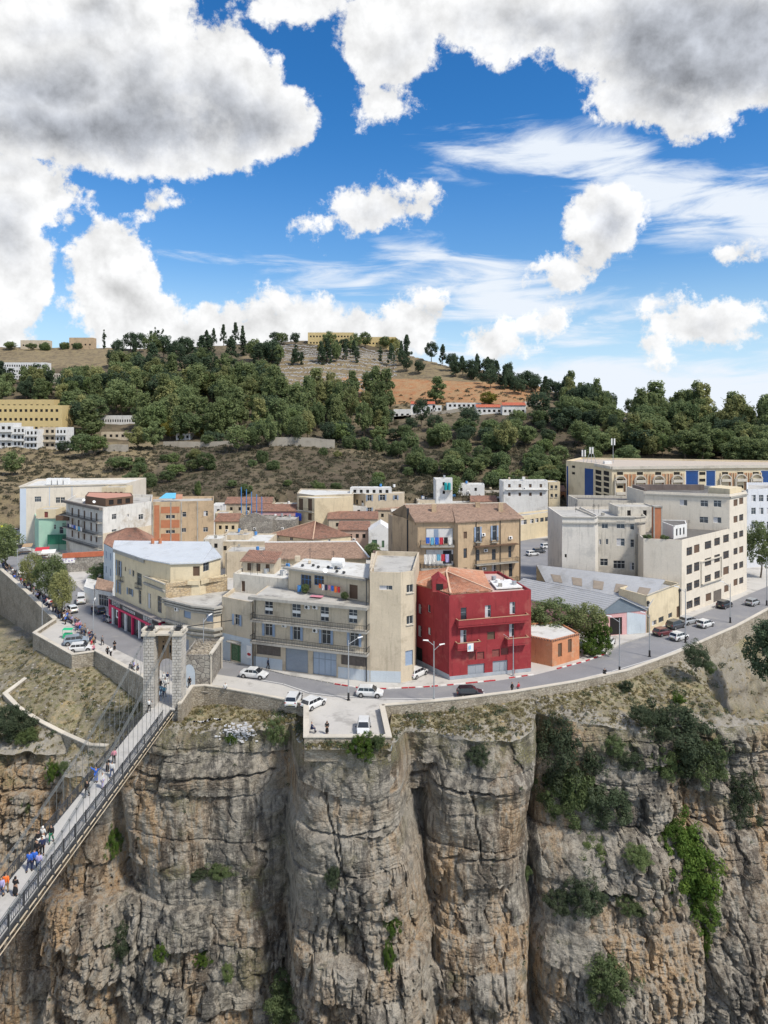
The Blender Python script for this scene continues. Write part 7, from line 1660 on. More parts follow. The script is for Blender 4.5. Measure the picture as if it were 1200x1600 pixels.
for bx, st in (((530, 150, 556, 222), 'shut_brown'), ((585, 152, 610, 224), 'shut_brown'), ((586, 240, 608, 282), 'shut_brown')): T1.win_px(0, bx, st, Z7)
T1.finish(); T1.balcony(0, .3, T1.length(0) - .1, 9.5, 1.0, rail='bars'); m = MB(); q = T1.box_from_px(0, *zp(Z7, 522, 236), *zp(Z7, 560, 280)); p, p2 = T1.pt(0, q[0], 1.05), T1.pt(0, q[1], 1.05); m.quad((*p, q[2]), (*p2, q[2]), (*p2, q[3]), (*p, q[3])); tag(m.build('hanging_cloth', plain('royal_blue_cloth', (.03, .08, .5), .9), org=(*p, q[2])), 'royal blue cloth hanging from the balcony of the tan house', 'cloth')
T2 = Bld('tan block with a flat white roof slab and pale shutters near the hill foot', 'building', [x_(553, 243), x_(571, 238), x_(632, 240), x_(632, 244.5), x_(556, 245)], 0, 13.2, PL_BEIGE, ROOF_WHITE, name='tan_block', parapet=.35)
for bx in ((945, 118, 970, 165), (1020, 118, 1052, 162), (1108, 131, 1125, 157), (946, 205, 970, 240)): T2.win_px(1, bx, 'win_shut', Z7)
T2.rows(0, 2, [9.5, 5], 1.0, 1.6, 'dark', .3); T2.finish(); T3 = Bld(pts=[x_(547, 240), x_(612, 239.5), x_(610, 244), x_(550, 244)], z0=13.3, z1=15.3, wall=PL_WHITE, roof=ROOF_WHITE, parent=T2.root, parapet=.1); T3.rows(0, 6, [13.6], 1.0, 1.1, 'dark', .5); T3.finish('penthouse_wall', 'penthouse_roof')
clutter(T2.root, XA(560, 241), XA(630, 241), 241, 244, 15.4, 77, 5)
for lab, px0, px1, yt, z1, dp, wl, rf, nz, st in (
    ('white gabled shed at the back left of the old town', 330, 352, 790, 9, 8, PL_WHITE, ROOF_WHITE, 1, 'dark'),
    ('low red-roofed house with arched cream wall left of the rubble gable', 336, 372, 815, 7.5, 9, PL_CREAM, TILE_OLD, 3, 'dark'),
    ('rubble stone house with a bare gable in the old town', 372, 424, 812, 8.0, 10, STONE_G, STONE_G, 0, 'dark'),
    ('grey rubble wall house beside the hipped roof', 420, 462, 812, 7.5, 8, STONE_G, ROOF_SLAB, 0, 'dark'),
    ('low house with a weathered red tile roof behind the rubble gable', 392, 466, 799, 8.0, 8, PL_PINK, TILE_OLD, 2, 'dark'),
    ('pinkish wall house with dark windows right of the hipped roof', 529, 577, 828, 6.5, 9, M('faded_pink_plaster', (.46, .34, .28), .9, .1, .4), TILE_OLD, 4, 'dark'),
    ('low tiled house with a white skylight strip behind the pinkish wall', 512, 590, 811, 7.5, 8, PL_BEIGE, TILE_OLD, 3, 'dark'),
    ('white gable-fronted house with green shutters', 576, 613, 830, 7.0, 8, PL_WHITE, ROOF_WHITE, 0, 'dark'),
    ('flat white terrace roof behind the metal-roofed cream building', 335, 420, 846, 7.0, 12, PL_BEIGE, ROOF_WHITE, 3, 'dark'),
    ('low house with a dirty flat roof above the tiled sheds', 352, 412, 862, 6.5, 8, PL_BEIGE2, ROOF_SLAB, 0, 'dark'),
    ('pale yellow low house left of the white terrace houses', 598, 634, 776, 9.0, 6, PL_YEL, ROOF_SLAB, 3, 'dark'),
    ('white low house with a dark sloping roof by the tall tank block', 632, 680, 768, 10, 6, PL_WHITE, ROOF_DARK, 2, 'dark'),
    ('long flat white-edged roof in front of the tank block', 618, 700, 793, 8.5, 10, PL_WHITE, ROOF_WHITE, 3, 'dark'),
    ('light grey flat-roofed house left of the brown apartments', 612, 655, 800, 9.0, 8, PL_GREY, ROOF_WHITE, 2, 'dark'),
    ('white house with a small roof terrace behind the brown tile roof', 700, 745, 783, 9.0, 9, PL_WHITE, ROOF_WHITE, 4, 'dark'),
    ('small house with a weathered red tile roof amid the white houses', 736, 776, 784, 9.2, 5, PL_BROWN, TILE_OLD, 0, 'dark'),
    ('white long house with small blue windows below the white villa', 755, 860, 776, 10.5, 6, PL_WHITE, ROOF_WHITE, 6, 'win'),
    ('tall white block carrying two turquoise water tanks', 680, 707, 748, 17.5, 5, PL_WHITE, ROOF_WHITE, 1, 'dark'),
    ('white house with a blue tank beside the tall white block', 707, 757, 757, 14.5, 6, PL_WHITE, ROOF_WHITE, 2, 'dark'),
    ('white modern villa with a roof terrace and brown windows', 785, 856, 751, 17, 5, PL_WHITE, ROOF_WHITE, 4, 'shut_brown'),
    ('narrow cream tower house joined to the white villa', 856, 875, 753, 16.5, 6, PL_CREAM, ROOF_WHITE, 2, 'win_sill'),
    ('small orange house between the cream tower house and the tree', 876, 884, 768, 12, 6, PL_ORANGE, TILE_OLD, 1, 'dark'),
    ('narrow pale house wedged behind the metal-roofed cream building', 318, 346, 842, 8.0, 6, PL_GREY, ROOF_WHITE, 2, 'dark'),
    ('flat-roofed plastered house left of the hipped roof', 350, 388, 836, 8.0, 6, PL_BEIGE2, ROOF_SLAB, 3, 'win'),
    ('grey flat-roofed house left of the tan house', 428, 465, 789, 9.0, 7, PL_GREY, ROOF_SLAB, 3, 'dark'),
    ('small white house squeezed between tan house and tan block', 549, 572, 791, 9.5, 6, PL_WHITE, ROOF_WHITE, 1, 'dark'),
    ('brown-roofed house in front of the tan block', 588, 634, 797, 8.0, 8, PL_BEIGE, TILE_BRN, 3, 'dark'),
    ('long pale brick house behind the blue poles', 352, 424, 787, 9.5, 7, PL_BEIGE, TILE_OLD, 5, 'dark'),
    ('small cream house with a flat roof right of the orange brick block', 336, 356, 802, 9.0, 6, PL_CREAM, ROOF_SLAB, 1, 'win'),
    ('low grey shed left of the white villa', 758, 786, 766, 12, 5, PL_GREY, ROOF_DARK, 2, 'dark'),
    ('small plastered house behind the ridge of the brown apartments', 652, 700, 781, 10, 6, PL_BEIGE, ROOF_SLAB, 3, 'dark'),
    ('yellow gabled cottage with a brown roof before the arcaded block', 886, 921, 782, 9, 8, PL_YEL, TILE_OLD, 1, 'dark')):
    b_ = Bld(lab, 'house', slab(px0, px1, yt, z1, dp), 0, z1 - .3, wl, rf, name='house', parapet=.3)
    if nz:
        for zz in ([z1 - 2.4, z1 - 5.4] if z1 > 9 else [z1 - 2.4]): b_.rows(0, nz, [zz], .9, 1.2, st, .6)
    if 'green shutters' in lab:
        for bx in ((972, 400, 1003, 450), (1032, 405, 1047, 447), (1076, 410, 1090, 458)): b_.win_px(0, bx, 'green_shop', Z7)
        b_.finish(); P = b_.pts; m = MB(); zt_ = z1 + 2.2; c = (P[0] + P[1]) / 2; d = (P[3] + P[2]) / 2
        m.add([(P[0].x, P[0].y, z1), (P[1].x, P[1].y, z1), (c.x, c.y, zt_), (P[3].x, P[3].y, z1), (P[2].x, P[2].y, z1), (d.x, d.y, zt_)], [(0, 1, 2), (1, 4, 5, 2), (0, 2, 5, 3), (3, 5, 4)]); m.build('gable_roof', PL_WHITE, b_.root); continue
    if b_.length(0) > 7: b_.ac(0, b_.length(0) * .46, z1 - 3.0)
    b_.finish(); P = b_.pts
    m = MB(); m.tube((*b_.pt(0, .25, .08), 0), (*b_.pt(0, .25, .08), z1 - .3), .06, n=5); m.build('drainpipe', IRON, b_.root)
    if rf in (TILE_OLD, TILE_BRN):
        h = 1.9; a, b2 = (P[0] + P[3]) / 2, (P[1] + P[2]) / 2
        tile_slope(b_.root, (P[0].x - .3, P[0].y - .3, z1 + .05), (P[1].x + .3, P[1].y - .3, z1 + .05), (b2.x, b2.y, z1 + h), (a.x, a.y, z1 + h), rf)
        tile_slope(b_.root, (P[2].x, P[2].y + .3, z1 + .05), (P[3].x, P[3].y + .3, z1 + .05), (a.x, a.y, z1 + h), (b2.x, b2.y, z1 + h), rf)
        m = MB(); 
        for q0, q1, r_ in ((P[0], P[3], a), (P[2], P[1], b2)): m.add([(q0.x, q0.y, z1), (q1.x, q1.y, z1), (r_.x, r_.y, z1 + h)], [(0, 1, 2), (2, 1, 0)])
        m.build('gable', wl, b_.root)
    elif 'bare gable' in lab:
        m = MB(); a = (P[0] + P[1]) / 2; m.add([(P[0].x, P[0].y, z1), (P[1].x, P[1].y, z1), (a.x, a.y, z1 + 2.2), (P[0].x, P[0].y + 1, z1), (P[1].x, P[1].y + 1, z1), (a.x, a.y + 1, z1 + 2.2)], [(0, 1, 2), (5, 4, 3), (1, 4, 5, 2), (0, 2, 5, 3)]); m.build('gable', STONE_G, b_.root)
    else: clutter(b_.root, P[0].x + 1, P[1].x - 1, P[0].y + 1, P[0].y + dp - 1, z1, px0, 3 if px1 - px0 > 30 else 1)
    if 'turquoise' in lab:
        for s_ in (0, 1): m = MB(); x = XA(696 + s_ * 5.5, P[0].y); m.tube((x, P[0].y - .9, 13.6), (x, P[0].y - .9, 15.9), .55, n=10); m.ell((x, P[0].y - .9, 15.9), (.55, .55, .35)); m.build('water_tank', plain('turquoise_tank', (.01, .28, .30), .4), b_.root)
        m = MB(); m.box(XA(693, P[0].y), XA(706, P[0].y), P[0].y - 1.7, P[0].y, 13.4, 13.58); m.build('tank_shelf', CONC, b_.root)
    if 'blue tank' in lab: m = MB(); x = XA(708, P[0].y); m.ell((x, P[0].y - 1.5, 10.2), (1.0, 1.0, .9), 10, 7); m.box(x - .8, x + .8, P[0].y - 2.2, P[0].y, 8, 9.4); m.build('water_tank', BLUE_P, b_.root)
    if 'modern villa' in lab: m = MB(); m.prism([(P[0].x + 1, P[0].y - .8), (P[1].x, P[1].y - .8), (P[1].x, P[1].y - .01), (P[0].x + 1, P[0].y - .01)], z1 - 3.2, z1 - 3.0); m.build('balcony', PL_WHITE, b_.root)
tree('bush', XA(583, 200), 198, 0, 5, 6, 'dark green bush below the long tiled roof and the green-shuttered house', k=0)
for k in range(5):
    x = XA(377 + k * 8, 232); m = MB(); m.tube((x, 232, 0), (x, 232, 16.5 - k * .8), .14, n=6); m.box(x - .25, x + .25, 231.7, 232.2, 0, .4); tag(m.build('blue_pole', BLUE_P, org=(x, 232, 0)), 'tall blue metal pole at the back of the town, left', 'pole', 'blue poles at the back of the town')
# cream strip-window building above the back street
W0, W1 = (XA(813, 225), 225), (XA(878.5, 239), 239)
Wb = Bld('long cream building with a strip of dark windows above the back street', 'building', [W0, W1, (W1[0] - 2, W1[1] + 3), (W0[0] - 2, W0[1] + 6)], 0, 7.4, PL_CREAM, ROOF_SLAB, parapet=.5, name='workshop_building')
for bx in ((832, 353, 871, 384), (893, 347, 917, 376), (927, 342, 949, 370), (961, 338, 984, 366), (992, 334, 1018, 362), (1030, 329, 1052, 357), (1061, 324, 1085, 351)): Wb.win_px(0, bx, 'win_grey', Z8)
Wb.finish()
# arcaded block behind the factory
Pa, Pb, Pc, Pd = (XA(884.5, 252), 252), (XA(930, 238), 238), (XA(956, 225), 225), (XA(1215, 232), 232)
ARC = Bld('long four-storey block with arched bays and blue glass panels at the right', 'building', [Pa, Pb, Pc, Pd, (145, 250), (75, 268)], 0, 23.2, PL_CREAM, M('pale_screed_roof', (.46, .40, .34), .9, .06, .2), parapet=.6, name='arcaded_block')
for x0, x1 in ((345, 378), (388, 416)):
    for y in (140, 168, 196, 225, 254, 283): ARC.win_px(1, (x0, y + (x0 - 345) * .12, x1, y + 21 + (x0 - 345) * .12), 'dark', Z5)
for y in (118, 150): ARC.win_px(0, (232, y, 248, y + 12), 'dark', Z5)
bays = [(470, 0), (568, 0), (658, 0), (750, 0), (826, 1), (876, 2), (918, 1), (988, 0), (1064, 0), (1140, 0), (1196, 1)]
for cxz, t in bays:
    if t == 1:
        w = 33 if cxz != 918 else 25; ARC.win_px(2, (cxz - w, 141, cxz + w, 222), 'blue_glass', Z5)
    else:
        for j in range(4): ARC.win_px(2, (cxz - 15, 150 + 33 * j, cxz + 15, 165 + 33 * j), 'dark', Z5)
ARC.finish()
ABRN = M('brown_bay_panel', (.42, .22, .12), .9, .25, .8, streak=.3, dirt=(.55, .42, .28), dirt_amt=.7, dirt_scale=.3)
for a, b2 in ((443, 785), (962, 1168)):
    q = ARC.box_from_px(2, *zp(Z5, a, 145), *zp(Z5, b2, 240)); cuts = sorted([c for c, t in bays if t == 0 and a < c < b2]); xs0 = [a] + [c for c in cuts] + [b2]
    for c0, c1 in zip(xs0[:-1], xs0[1:]):
        l0 = c0 + (19 if c0 != a else 0); l1 = c1 - (19 if c1 != b2 else 0)
        if l1 - l0 < 6: continue
        q = ARC.box_from_px(2, *zp(Z5, l0, 152), *zp(Z5, l1, 240)); m = MB(); m.prism([ARC.pt(2, q[0], .05), ARC.pt(2, q[1], .05), ARC.pt(2, q[1], .004), ARC.pt(2, q[0], .004)], 2, 21.3); m.build('bay_panel', ABRN, ARC.root)
        for f_ in (.3, .6): m = MB(); u = q[0] + (q[1] - q[0]) * f_; m.prism([ARC.pt(2, u, .3), ARC.pt(2, u + .18, .3), ARC.pt(2, u + .18, .06), ARC.pt(2, u, .06)], 2, 21.3); m.build('mullion', PL_CREAM, ARC.root)
for c, t in bays:
    if t != 0: continue
    q = ARC.box_from_px(2, *zp(Z5, c - 27, 146), *zp(Z5, c + 27, 210)); uc, rr = (q[0] + q[1]) / 2, (q[1] - q[0]) / 2; m = MB(); zc_ = 19.2
    prev = None
    for k in range(15):
        th = math.pi * k / 14; a = (uc - rr * math.cos(th), zc_ + rr * .85 * math.sin(th))
        if prev: m.bar((*ARC.pt(2, prev[0], .35), prev[1]), (*ARC.pt(2, a[0], .35), a[1]), .6, .34)
        prev = a
    for s_ in (-1, 1): m.bar((*ARC.pt(2, uc + s_ * rr, .35), 2), (*ARC.pt(2, uc + s_ * rr, .35), zc_), .34, .6, up=(0, 1, 0))
    m.build('arch_frame', COPING, ARC.root)
    for j in range(3): m = MB(); z = 20.4 - j * 6.8 * .55; m.prism([ARC.pt(2, uc - 1.6, .8), ARC.pt(2, uc + 1.6, .8), ARC.pt(2, uc + 1.6, .004), ARC.pt(2, uc - 1.6, .004)], z - 1.9, z - 1.0); m.build('balcony', COPING, ARC.root)
for a, b2 in ((296, 338), (207, 214)):
    i = 0; q = ARC.box_from_px(i, *zp(Z5, a, 112), *zp(Z5, b2, 200))
    if q: m = MB(); m.prism([ARC.pt(i, q[0], .05), ARC.pt(i, q[1], .05), ARC.pt(i, q[1], .004), ARC.pt(i, q[0], .004)], 1, 21.8); m.build('blue_panel', M('deep_blue_panel', (.012, .055, .20), .4, .15, .3), ARC.root)
m = MB(); 
for i in (1, 2): m.prism([ARC.pt(i, .0, .5), ARC.pt(i, ARC.length(i), .5), ARC.pt(i, ARC.length(i), .004), ARC.pt(i, 0, .004)], 22.9, 23.85)
m.build('cornice', COPING, ARC.root)
for px, h_ in ((912, 5.5), (924, 6.5), (958, 9.5)):
    Y_ = 246; x = XA(px, Y_); t = empty('antenna_mast', (x, Y_, 22.4), 0, {912: 'left phone mast with white panels on the arcaded block roof', 924: 'lattice tripod mast on the arcaded block roof', 958: 'tallest slim phone mast with white panels above the arcaded block'}[px], 'antenna mast')
    m = MB(); m.tube((0, 0, 0), (0, 0, h_), .1, .06, 5)
    if px == 924:
        for s_ in (-1, 1): m.tube((s_ * 2, 0, 0), (0, 0, h_), .08, n=4)
        for k in range(3): m.bar((-1.3 + k * .4, 0, 1.5 + k * 1.4), (1.3 - k * .4, 0, 1.5 + k * 1.4), .06)
    child('mast', m.mesh('mast', STEEL), t); m = MB()
    for s_ in (-.5, .5): m.box(s_ - .18, s_ + .18, -.15, .15, h_ - 2.3, h_)
    child('antenna_panel', m.mesh('antenna_panel', WHITE_P), t)
m = MB(); m.box(XA(945, 243), XA(956, 243), 243, 245, 22.3, 24.1); tag(m.build('roof_plant_box', WHITE_P, org=(XA(945, 243), 243, 22.3)), 'white equipment box on the arcaded block roof beside the masts', 'equipment box')
# Q: white block at the right edge
Qb = Bld('white apartment block with small windows at the right edge beside the factory', 'building', [x_(1167, 187), x_(1230, 190), x_(1230, 205), x_(1167, 205)], 0, 20.0, M('cool_white_plaster', (.60, .62, .66), .9, .06, .4, streak=.3), ROOF_SLAB, parapet=.8, name='white_block')
for y in (440, 560, 690, 810): 
    for x in (1044, 1116): Qb.win_px(0, (x, y, x + 42, y + 62), 'win', ZR) if y < 760 else None
    for x in (1188,): Qb.win_px(0, (x, y, x + 42, y + 62), 'win', ZR)
Qb.finish()
# ---- buildings on the hill
def hill_b(label, px0, px1, ybase, ytop, wall, nwin=0, nrow=1, depth=10, roof=None, name='hill_building', st='dark', cat='building'):
    x0, Y, z = hill_at((px0 + px1) / 2, ybase); za = z - 4; zb = ZA(ytop, Y)
    P = [(XA(px0, Y), Y), (XA(px1, Y), Y), (XA(px1, Y), Y + depth), (XA(px0, Y), Y + depth)]
    b_ = Bld(label, cat, P, za, zb, wall, roof or ROOF_SLAB, name=name, parapet=.3); H_ = zb - z; L_ = P[1][0] - P[0][0]
    for r_ in range(nrow):
        zz = z + H_ * (r_ + .3) / nrow
        b_.rows(0, nwin, [zz], min(1.5, L_ / nwin * .5), min(1.5, H_ / nrow * .5), st, L_ * .03)
    b_.finish(); return b_
WHT = PL_WHITE
hill_b('yellow four-storey institution on the lower hill at the left edge', -40, 97, 690, 634, PL_YEL, 16, 4, 14, name='yellow_institution')
hill_b('smaller top storey set back on the yellow institution', -30, 84, 642, 625, PL_YEL, 12, 1, 8, name='yellow_institution')
for k, (a, b2, yb, yt, wl, lb) in enumerate(((-10, 20, 702, 662, WHT, 'white terraced house at the left edge below the yellow institution'), (20, 39, 704, 668, WHT, 'narrow white terraced house with stacked balconies, second from the left edge'), (40, 59, 705, 672, WHT, 'white terraced house with long balconies beside the brown-roofed one'), (60, 87, 702, 669, PL_BEIGE, 'beige terraced house with a brown roof below the yellow institution'), (87, 104, 704, 669, WHT, 'white house with blue roof clutter at the right end of the hill terrace'))):
    bb = hill_b(lb, a, b2, yb, yt, wl, 3, 3, 8, name='terraced_house', cat='house', roof=TILE_OLD if k == 3 else None)
    for r_ in (1, 2): L_ = bb.length(0); bb.balcony(0, .3, L_ - .3, bb.z0 + 4 + (bb.z1 - bb.z0 - 4) * r_ / 3, 1.0, rail='solid', solid_mat=wl, th=.2, h=.8)
hill_b('long low white school-like building among trees on the left hill', 150, 222, 664, 650, WHT, 18, 1, 8, name='long_white_building')
hill_b('small white terraces and red earth yard below the long white building', 158, 207, 688, 676, PL_BEIGE, 5, 1, 6, name='yard_building')
hill_b('long white greenhouse-like row high on the left hill', -30, 72, 594, 567, WHT, 26, 3, 8, name='long_white_row')
hill_b('grey-white lower row running down the left hill', 72, 124, 600, 584, PL_GREY, 14, 2, 8, name='long_white_row')
hill_b('tiny white house among the trees in the middle of the left hill', 190, 212, 588, 581, WHT, 4, 1, 6, name='small_house', cat='house')
hill_b('red-roofed ruin with a brown wall on the left skyline', 108, 145, 545, 528, PL_BROWN, 5, 1, 8, TILE_OLD, name='ridge_building')
hill_b('low beige buildings on the far left skyline', 32, 75, 545, 532, PL_BEIGE, 6, 1, 8, name='ridge_building')
hill_b('long cream barracks on the skyline of the hill', 481, 553, 540, 520, PL_YEL, 14, 2, 12, name='ridge_barracks')
hill_b('lower right wing of the cream barracks on the skyline', 553, 619, 542, 527, PL_YEL, 12, 1, 12, name='ridge_barracks')
for a, b2, yb, yt, wl, lb, rf in ((615, 642, 655, 640, WHT, 'white house half hidden by trees left of the pale gate, mid hill', None), (642, 680, 650, 632, WHT, 'white house with a tiled roof beside the leaning tree, mid hill', TILE_OLD), (676, 690, 646, 634, WHT, 'small white gable left of the long red-roofed row', None),
                              (698, 752, 640, 630, WHT, 'long pale roof above the red-roofed row on the right hill', None), (744, 785, 647, 637, WHT, 'red-roofed white row on the right of the middle hill', TILE_OLD), (785, 822, 650, 634, WHT, 'white building with red roof edge before the dark round tree', TILE_OLD), (820, 846, 636, 628, PL_GREY, 'grey flat-roofed hut right of the red-roofed row', None),
                              (275, 297, 688, 678, WHT, 'small white hut with a green door on the slope road', None), (917, 936, 640, 628, PL_BEIGE, 'small brown-roofed villa among pines on the right hill', TILE_OLD), (912, 922, 672, 660, WHT, 'tiny white hut below the villa on the right hill', None)):
    bb = hill_b(lb, a, b2, yb, yt, wl, max(2, int((b2 - a) / 7)), 1, 7, rf, name='hill_house', cat='house')
    if rf:
        P = bb.pts; z1 = bb.z1 + .3; h = 1.6; a_, b3 = (P[0] + P[3]) / 2, (P[1] + P[2]) / 2; tile_slope(bb.root, (P[0].x, P[0].y - .4, z1), (P[1].x, P[1].y - .4, z1), (b3.x, b3.y, z1 + h), (a_.x, a_.y, z1 + h), M('bright_red_tile', (.42, .12, .07), .85, .15, .6), pitch=.9, course=.9)
# retaining walls on the hill road
for px0, px1, yb, yt, lb in ((255, 372, 697, 688, 'stone retaining wall of the hill road behind the small hut'), (420, 523, 700, 686, 'pale stone retaining wall of the hill road in the middle'), (160, 200, 707, 696, 'grey stone bank below the yard on the left hill'), (600, 760, 650, 645, 'low pale wall under the white houses on the mid hill')):
    xa, Ya, za = hill_at(px0, yb); xb_, Yb, zb = hill_at(px1, yb); Yc = (Ya + Yb) / 2; w_ = empty('retaining_wall', (xa, Yc, za), 0, lb, 'wall'); m = MB()
    N_ = 10; 
    for k in range(N_):
        pa_, pb_ = px0 + (px1 - px0) * k / N_, px0 + (px1 - px0) * (k + 1) / N_; zA, zB = ground_z(pa_, Yc) , ground_z(pb_, Yc); hh = (yb - yt) / CF * Yc
        m.add([(XA(pa_, Yc), Yc, zA - 1), (XA(pb_, Yc), Yc, zB - 1), (XA(pb_, Yc), Yc, zB + hh), (XA(pa_, Yc), Yc, zA + hh), (XA(pa_, Yc), Yc + 1, zA + hh), (XA(pb_, Yc), Yc + 1, zB + hh), (XA(pa_, Yc), Yc + 1, zA - 1), (XA(pb_, Yc), Yc + 1, zB - 1)], [(0, 1, 2, 3), (3, 2, 5, 4), (4, 5, 7, 6)])
    m.build('wall_face', M('pale_hill_wall', (.36, .33, .28), .95, .15, .2, dirt=(.2, .18, .15)), w_)
# cemetery terraces: many small graves, real geometry in one mass
m = MB(); rg = random.Random(8)
for row in range(16):
    yb = 575 + row * 2.7
    for px in np.arange(436, 620, 2.1):
        if rg.random() < .1: continue
        if row > 10 and px > 590: continue
        Y = 620 - row * 9.5 + rg.uniform(-1.5, 1.5); z = ground_z(px, Y); s_ = rg.uniform(.7, 1.1)
        m.box(XA(px, Y) - s_ * .5, XA(px, Y) + s_ * .5, Y - .8, Y + .8, z - .3, z + rg.uniform(.3, .9))
for row in range(8):
    for px in np.arange(948, 992, 2.6):
        if rg.random() < .2: continue
        Y = 395 - row * 6; z = ground_z(px, Y); m.box(XA(px, Y) - .5, XA(px, Y) + .5, Y - .5, Y + .5, z - .3, z + rg.uniform(.3, .8))
m.build('cemetery_graves', M('grave_stone', (.44, .43, .42), .9, .25, .4), kind='stuff', label='terraces of small pale graves on the hill')
# ================================================================== PLANTS
def where(px, py):
    if py < 560: 
        if px < 170: return 'on the far skyline'
        if px < 290: return 'on the left skyline'
        if px < 400: return 'on the skyline by the barracks'
        if px < 630: return 'below the cream barracks'
        return 'on the right shoulder'
    if py < 605:
        if px < 200: return 'below the hilltop fields'
        if px < 440: return 'left of the hillside graves'
        if px < 640: return 'beside the hillside graves'
        if px < 880: return 'above the red-earth field'
        return 'on the right shoulder'
    if py < 660:
        if px < 120: return 'above the institution'
        if px < 250: return 'behind the white school'
        if px < 440: return 'in the left wood'
        if px < 620: return 'before the hillside graves'
        if px < 880: return 'near the red-roofed row'
        if px < 990: return 'above the small cemetery'
        return 'behind the arcades'
    if px < 250: return 'right of the terraced houses'
    if px < 530: return 'on the hill road'
    if px < 900: return 'on the scrub slope'
    return 'low behind the arcades'
DESC = dict(broad='olive broad tree', mid='green bushy tree', tall='pale eucalyptus', conifer='dark conifer', pine='dark pine', cypress='slim cypress', yellow='yellowing tree', bush='dark bush')
def part_of(px, py):
    e = [-60, 60, 130, 200, 270, 340, 400, 460, 520, 580, 640, 700, 760, 820, 880, 930, 980, 1030, 1080, 1130, 1180, 1300]; k = max(0, int(np.searchsorted(e, px)) - 1)
    ref = ['left of the yellow institution', 'over the institution', 'over the white school', 'over the big pale block', 'over the peeling building', 'over the orange block', 'over the blue poles', 'over the rubble gable', 'over the tan house', 'over the tan block', 'over the pale low house', 'over the turquoise tanks', 'over the long white house', 'over the white villa', 'over the cream tower house', 'over the left phone mast', 'over the tallest phone mast', 'over the factory chimney', 'over the blue glass bay', 'over the factory corner', 'at the far right']
    return ref[min(k, len(ref) - 1)]
def size_word(h): return 'small' if h < 7 else ('middling' if h < 12 else 'large')
def hill_tree(kind, px, pyb, hpx, wpx):
    """pyb photo row of the foot, hpx/wpx size in photo pixels"""
    x, Y, z = hill_at(px, pyb); h = hpx / CF * Y; w = wpx / CF * Y
    tree(kind, x, Y, z - .3, h, w, '%s %s %s, %s' % (size_word(h), DESC[kind], where(px, pyb - hpx * .5), part_of(px, 0)), 'trees on the hill')
hr = random.Random(21)
# named, conspicuous ones
for a in ((('cypress'), 163, 545, 30, 8), ('cypress', 236, 545, 30, 8), ('cypress', 242, 545, 36, 8), ('cypress', 247, 545, 32, 8), ('cypress', 254, 547, 33, 8), ('conifer', 323, 540, 26, 16), ('conifer', 334, 540, 28, 13), ('conifer', 349, 540, 32, 16), ('conifer', 368, 540, 34, 18), ('conifer', 379, 540, 30, 14),
          ('pine', 203, 550, 34, 28), ('pine', 219, 552, 32, 28), ('pine', 185, 560, 30, 26), ('pine', 430, 538, 20, 22), ('pine', 461, 540, 22, 20), ('broad', 440, 540, 20, 26), ('pine', 674, 563, 32, 26), ('tall', 604, 645, 66, 34), ('tall', 683, 632, 40, 38), ('tall', 551, 625, 42, 26), ('yellow', 763, 635, 26, 36), ('yellow', 267, 688, 36, 38), ('yellow', 250, 665, 26, 24), ('yellow', 312, 686, 20, 20),
          ('pine', 842, 655, 44, 46), ('pine', 733, 672, 40, 42), ('pine', 658, 668, 46, 32), ('pine', 655, 585, 24, 22), ('pine', 636, 582, 24, 22), ('broad', 465, 697, 48, 34), ('broad', 421, 700, 50, 30), ('broad', 370, 708, 44, 42), ('mid', 395, 705, 36, 30), ('mid', 322, 735, 30, 34), ('mid', 324, 700, 22, 24), ('tall', 140, 690, 62, 52), ('tall', 108, 665, 50, 40), ('pine', 100, 708, 22, 28), ('mid', 128, 718, 44, 44), ('mid', 150, 712, 34, 40),
          ('mid', 186, 737, 26, 50), ('broad', 214, 702, 34, 44), ('broad', 240, 706, 44, 40), ('broad', 20, 745, 38, 40), ('bush', 232, 762, 26, 30), ('bush', 309, 775, 26, 12), ('bush', 410, 725, 22, 22), ('bush', 505, 712, 14, 18), ('bush', 545, 702, 22, 28), ('bush', 566, 705, 24, 26), ('bush', 592, 708, 26, 30), ('bush', 615, 712, 26, 30), ('bush', 640, 700, 30, 34), ('bush', 652, 735, 42, 30), ('bush', 700, 735, 22, 14), ('mid', 632, 692, 30, 30),
          ('broad', 690, 700, 40, 40), ('bush', 775, 705, 34, 50), ('broad', 790, 712, 52, 44), ('broad', 822, 700, 34, 34), ('broad', 745, 745, 26, 34), ('bush', 850, 750, 34, 22), ('bush', 700, 765, 20, 26), ('pine', 915, 650, 52, 36), ('pine', 897, 646, 46, 34), ('pine', 940, 650, 40, 36), ('pine', 955, 645, 34, 24), ('broad', 885, 668, 48, 44), ('pine', 958, 688, 44, 24), ('broad', 905, 700, 40, 40), ('broad', 930, 712, 44, 44),
          ('tall', 1025, 665, 64, 46), ('tall', 1062, 672, 56, 36), ('tall', 1005, 660, 30, 30), ('mid', 1150, 690, 30, 26), ('tall', 1180, 705, 46, 30), ('tall', 1190, 700, 30, 26), ('broad', 1165, 700, 52, 30)): hill_tree(*a)
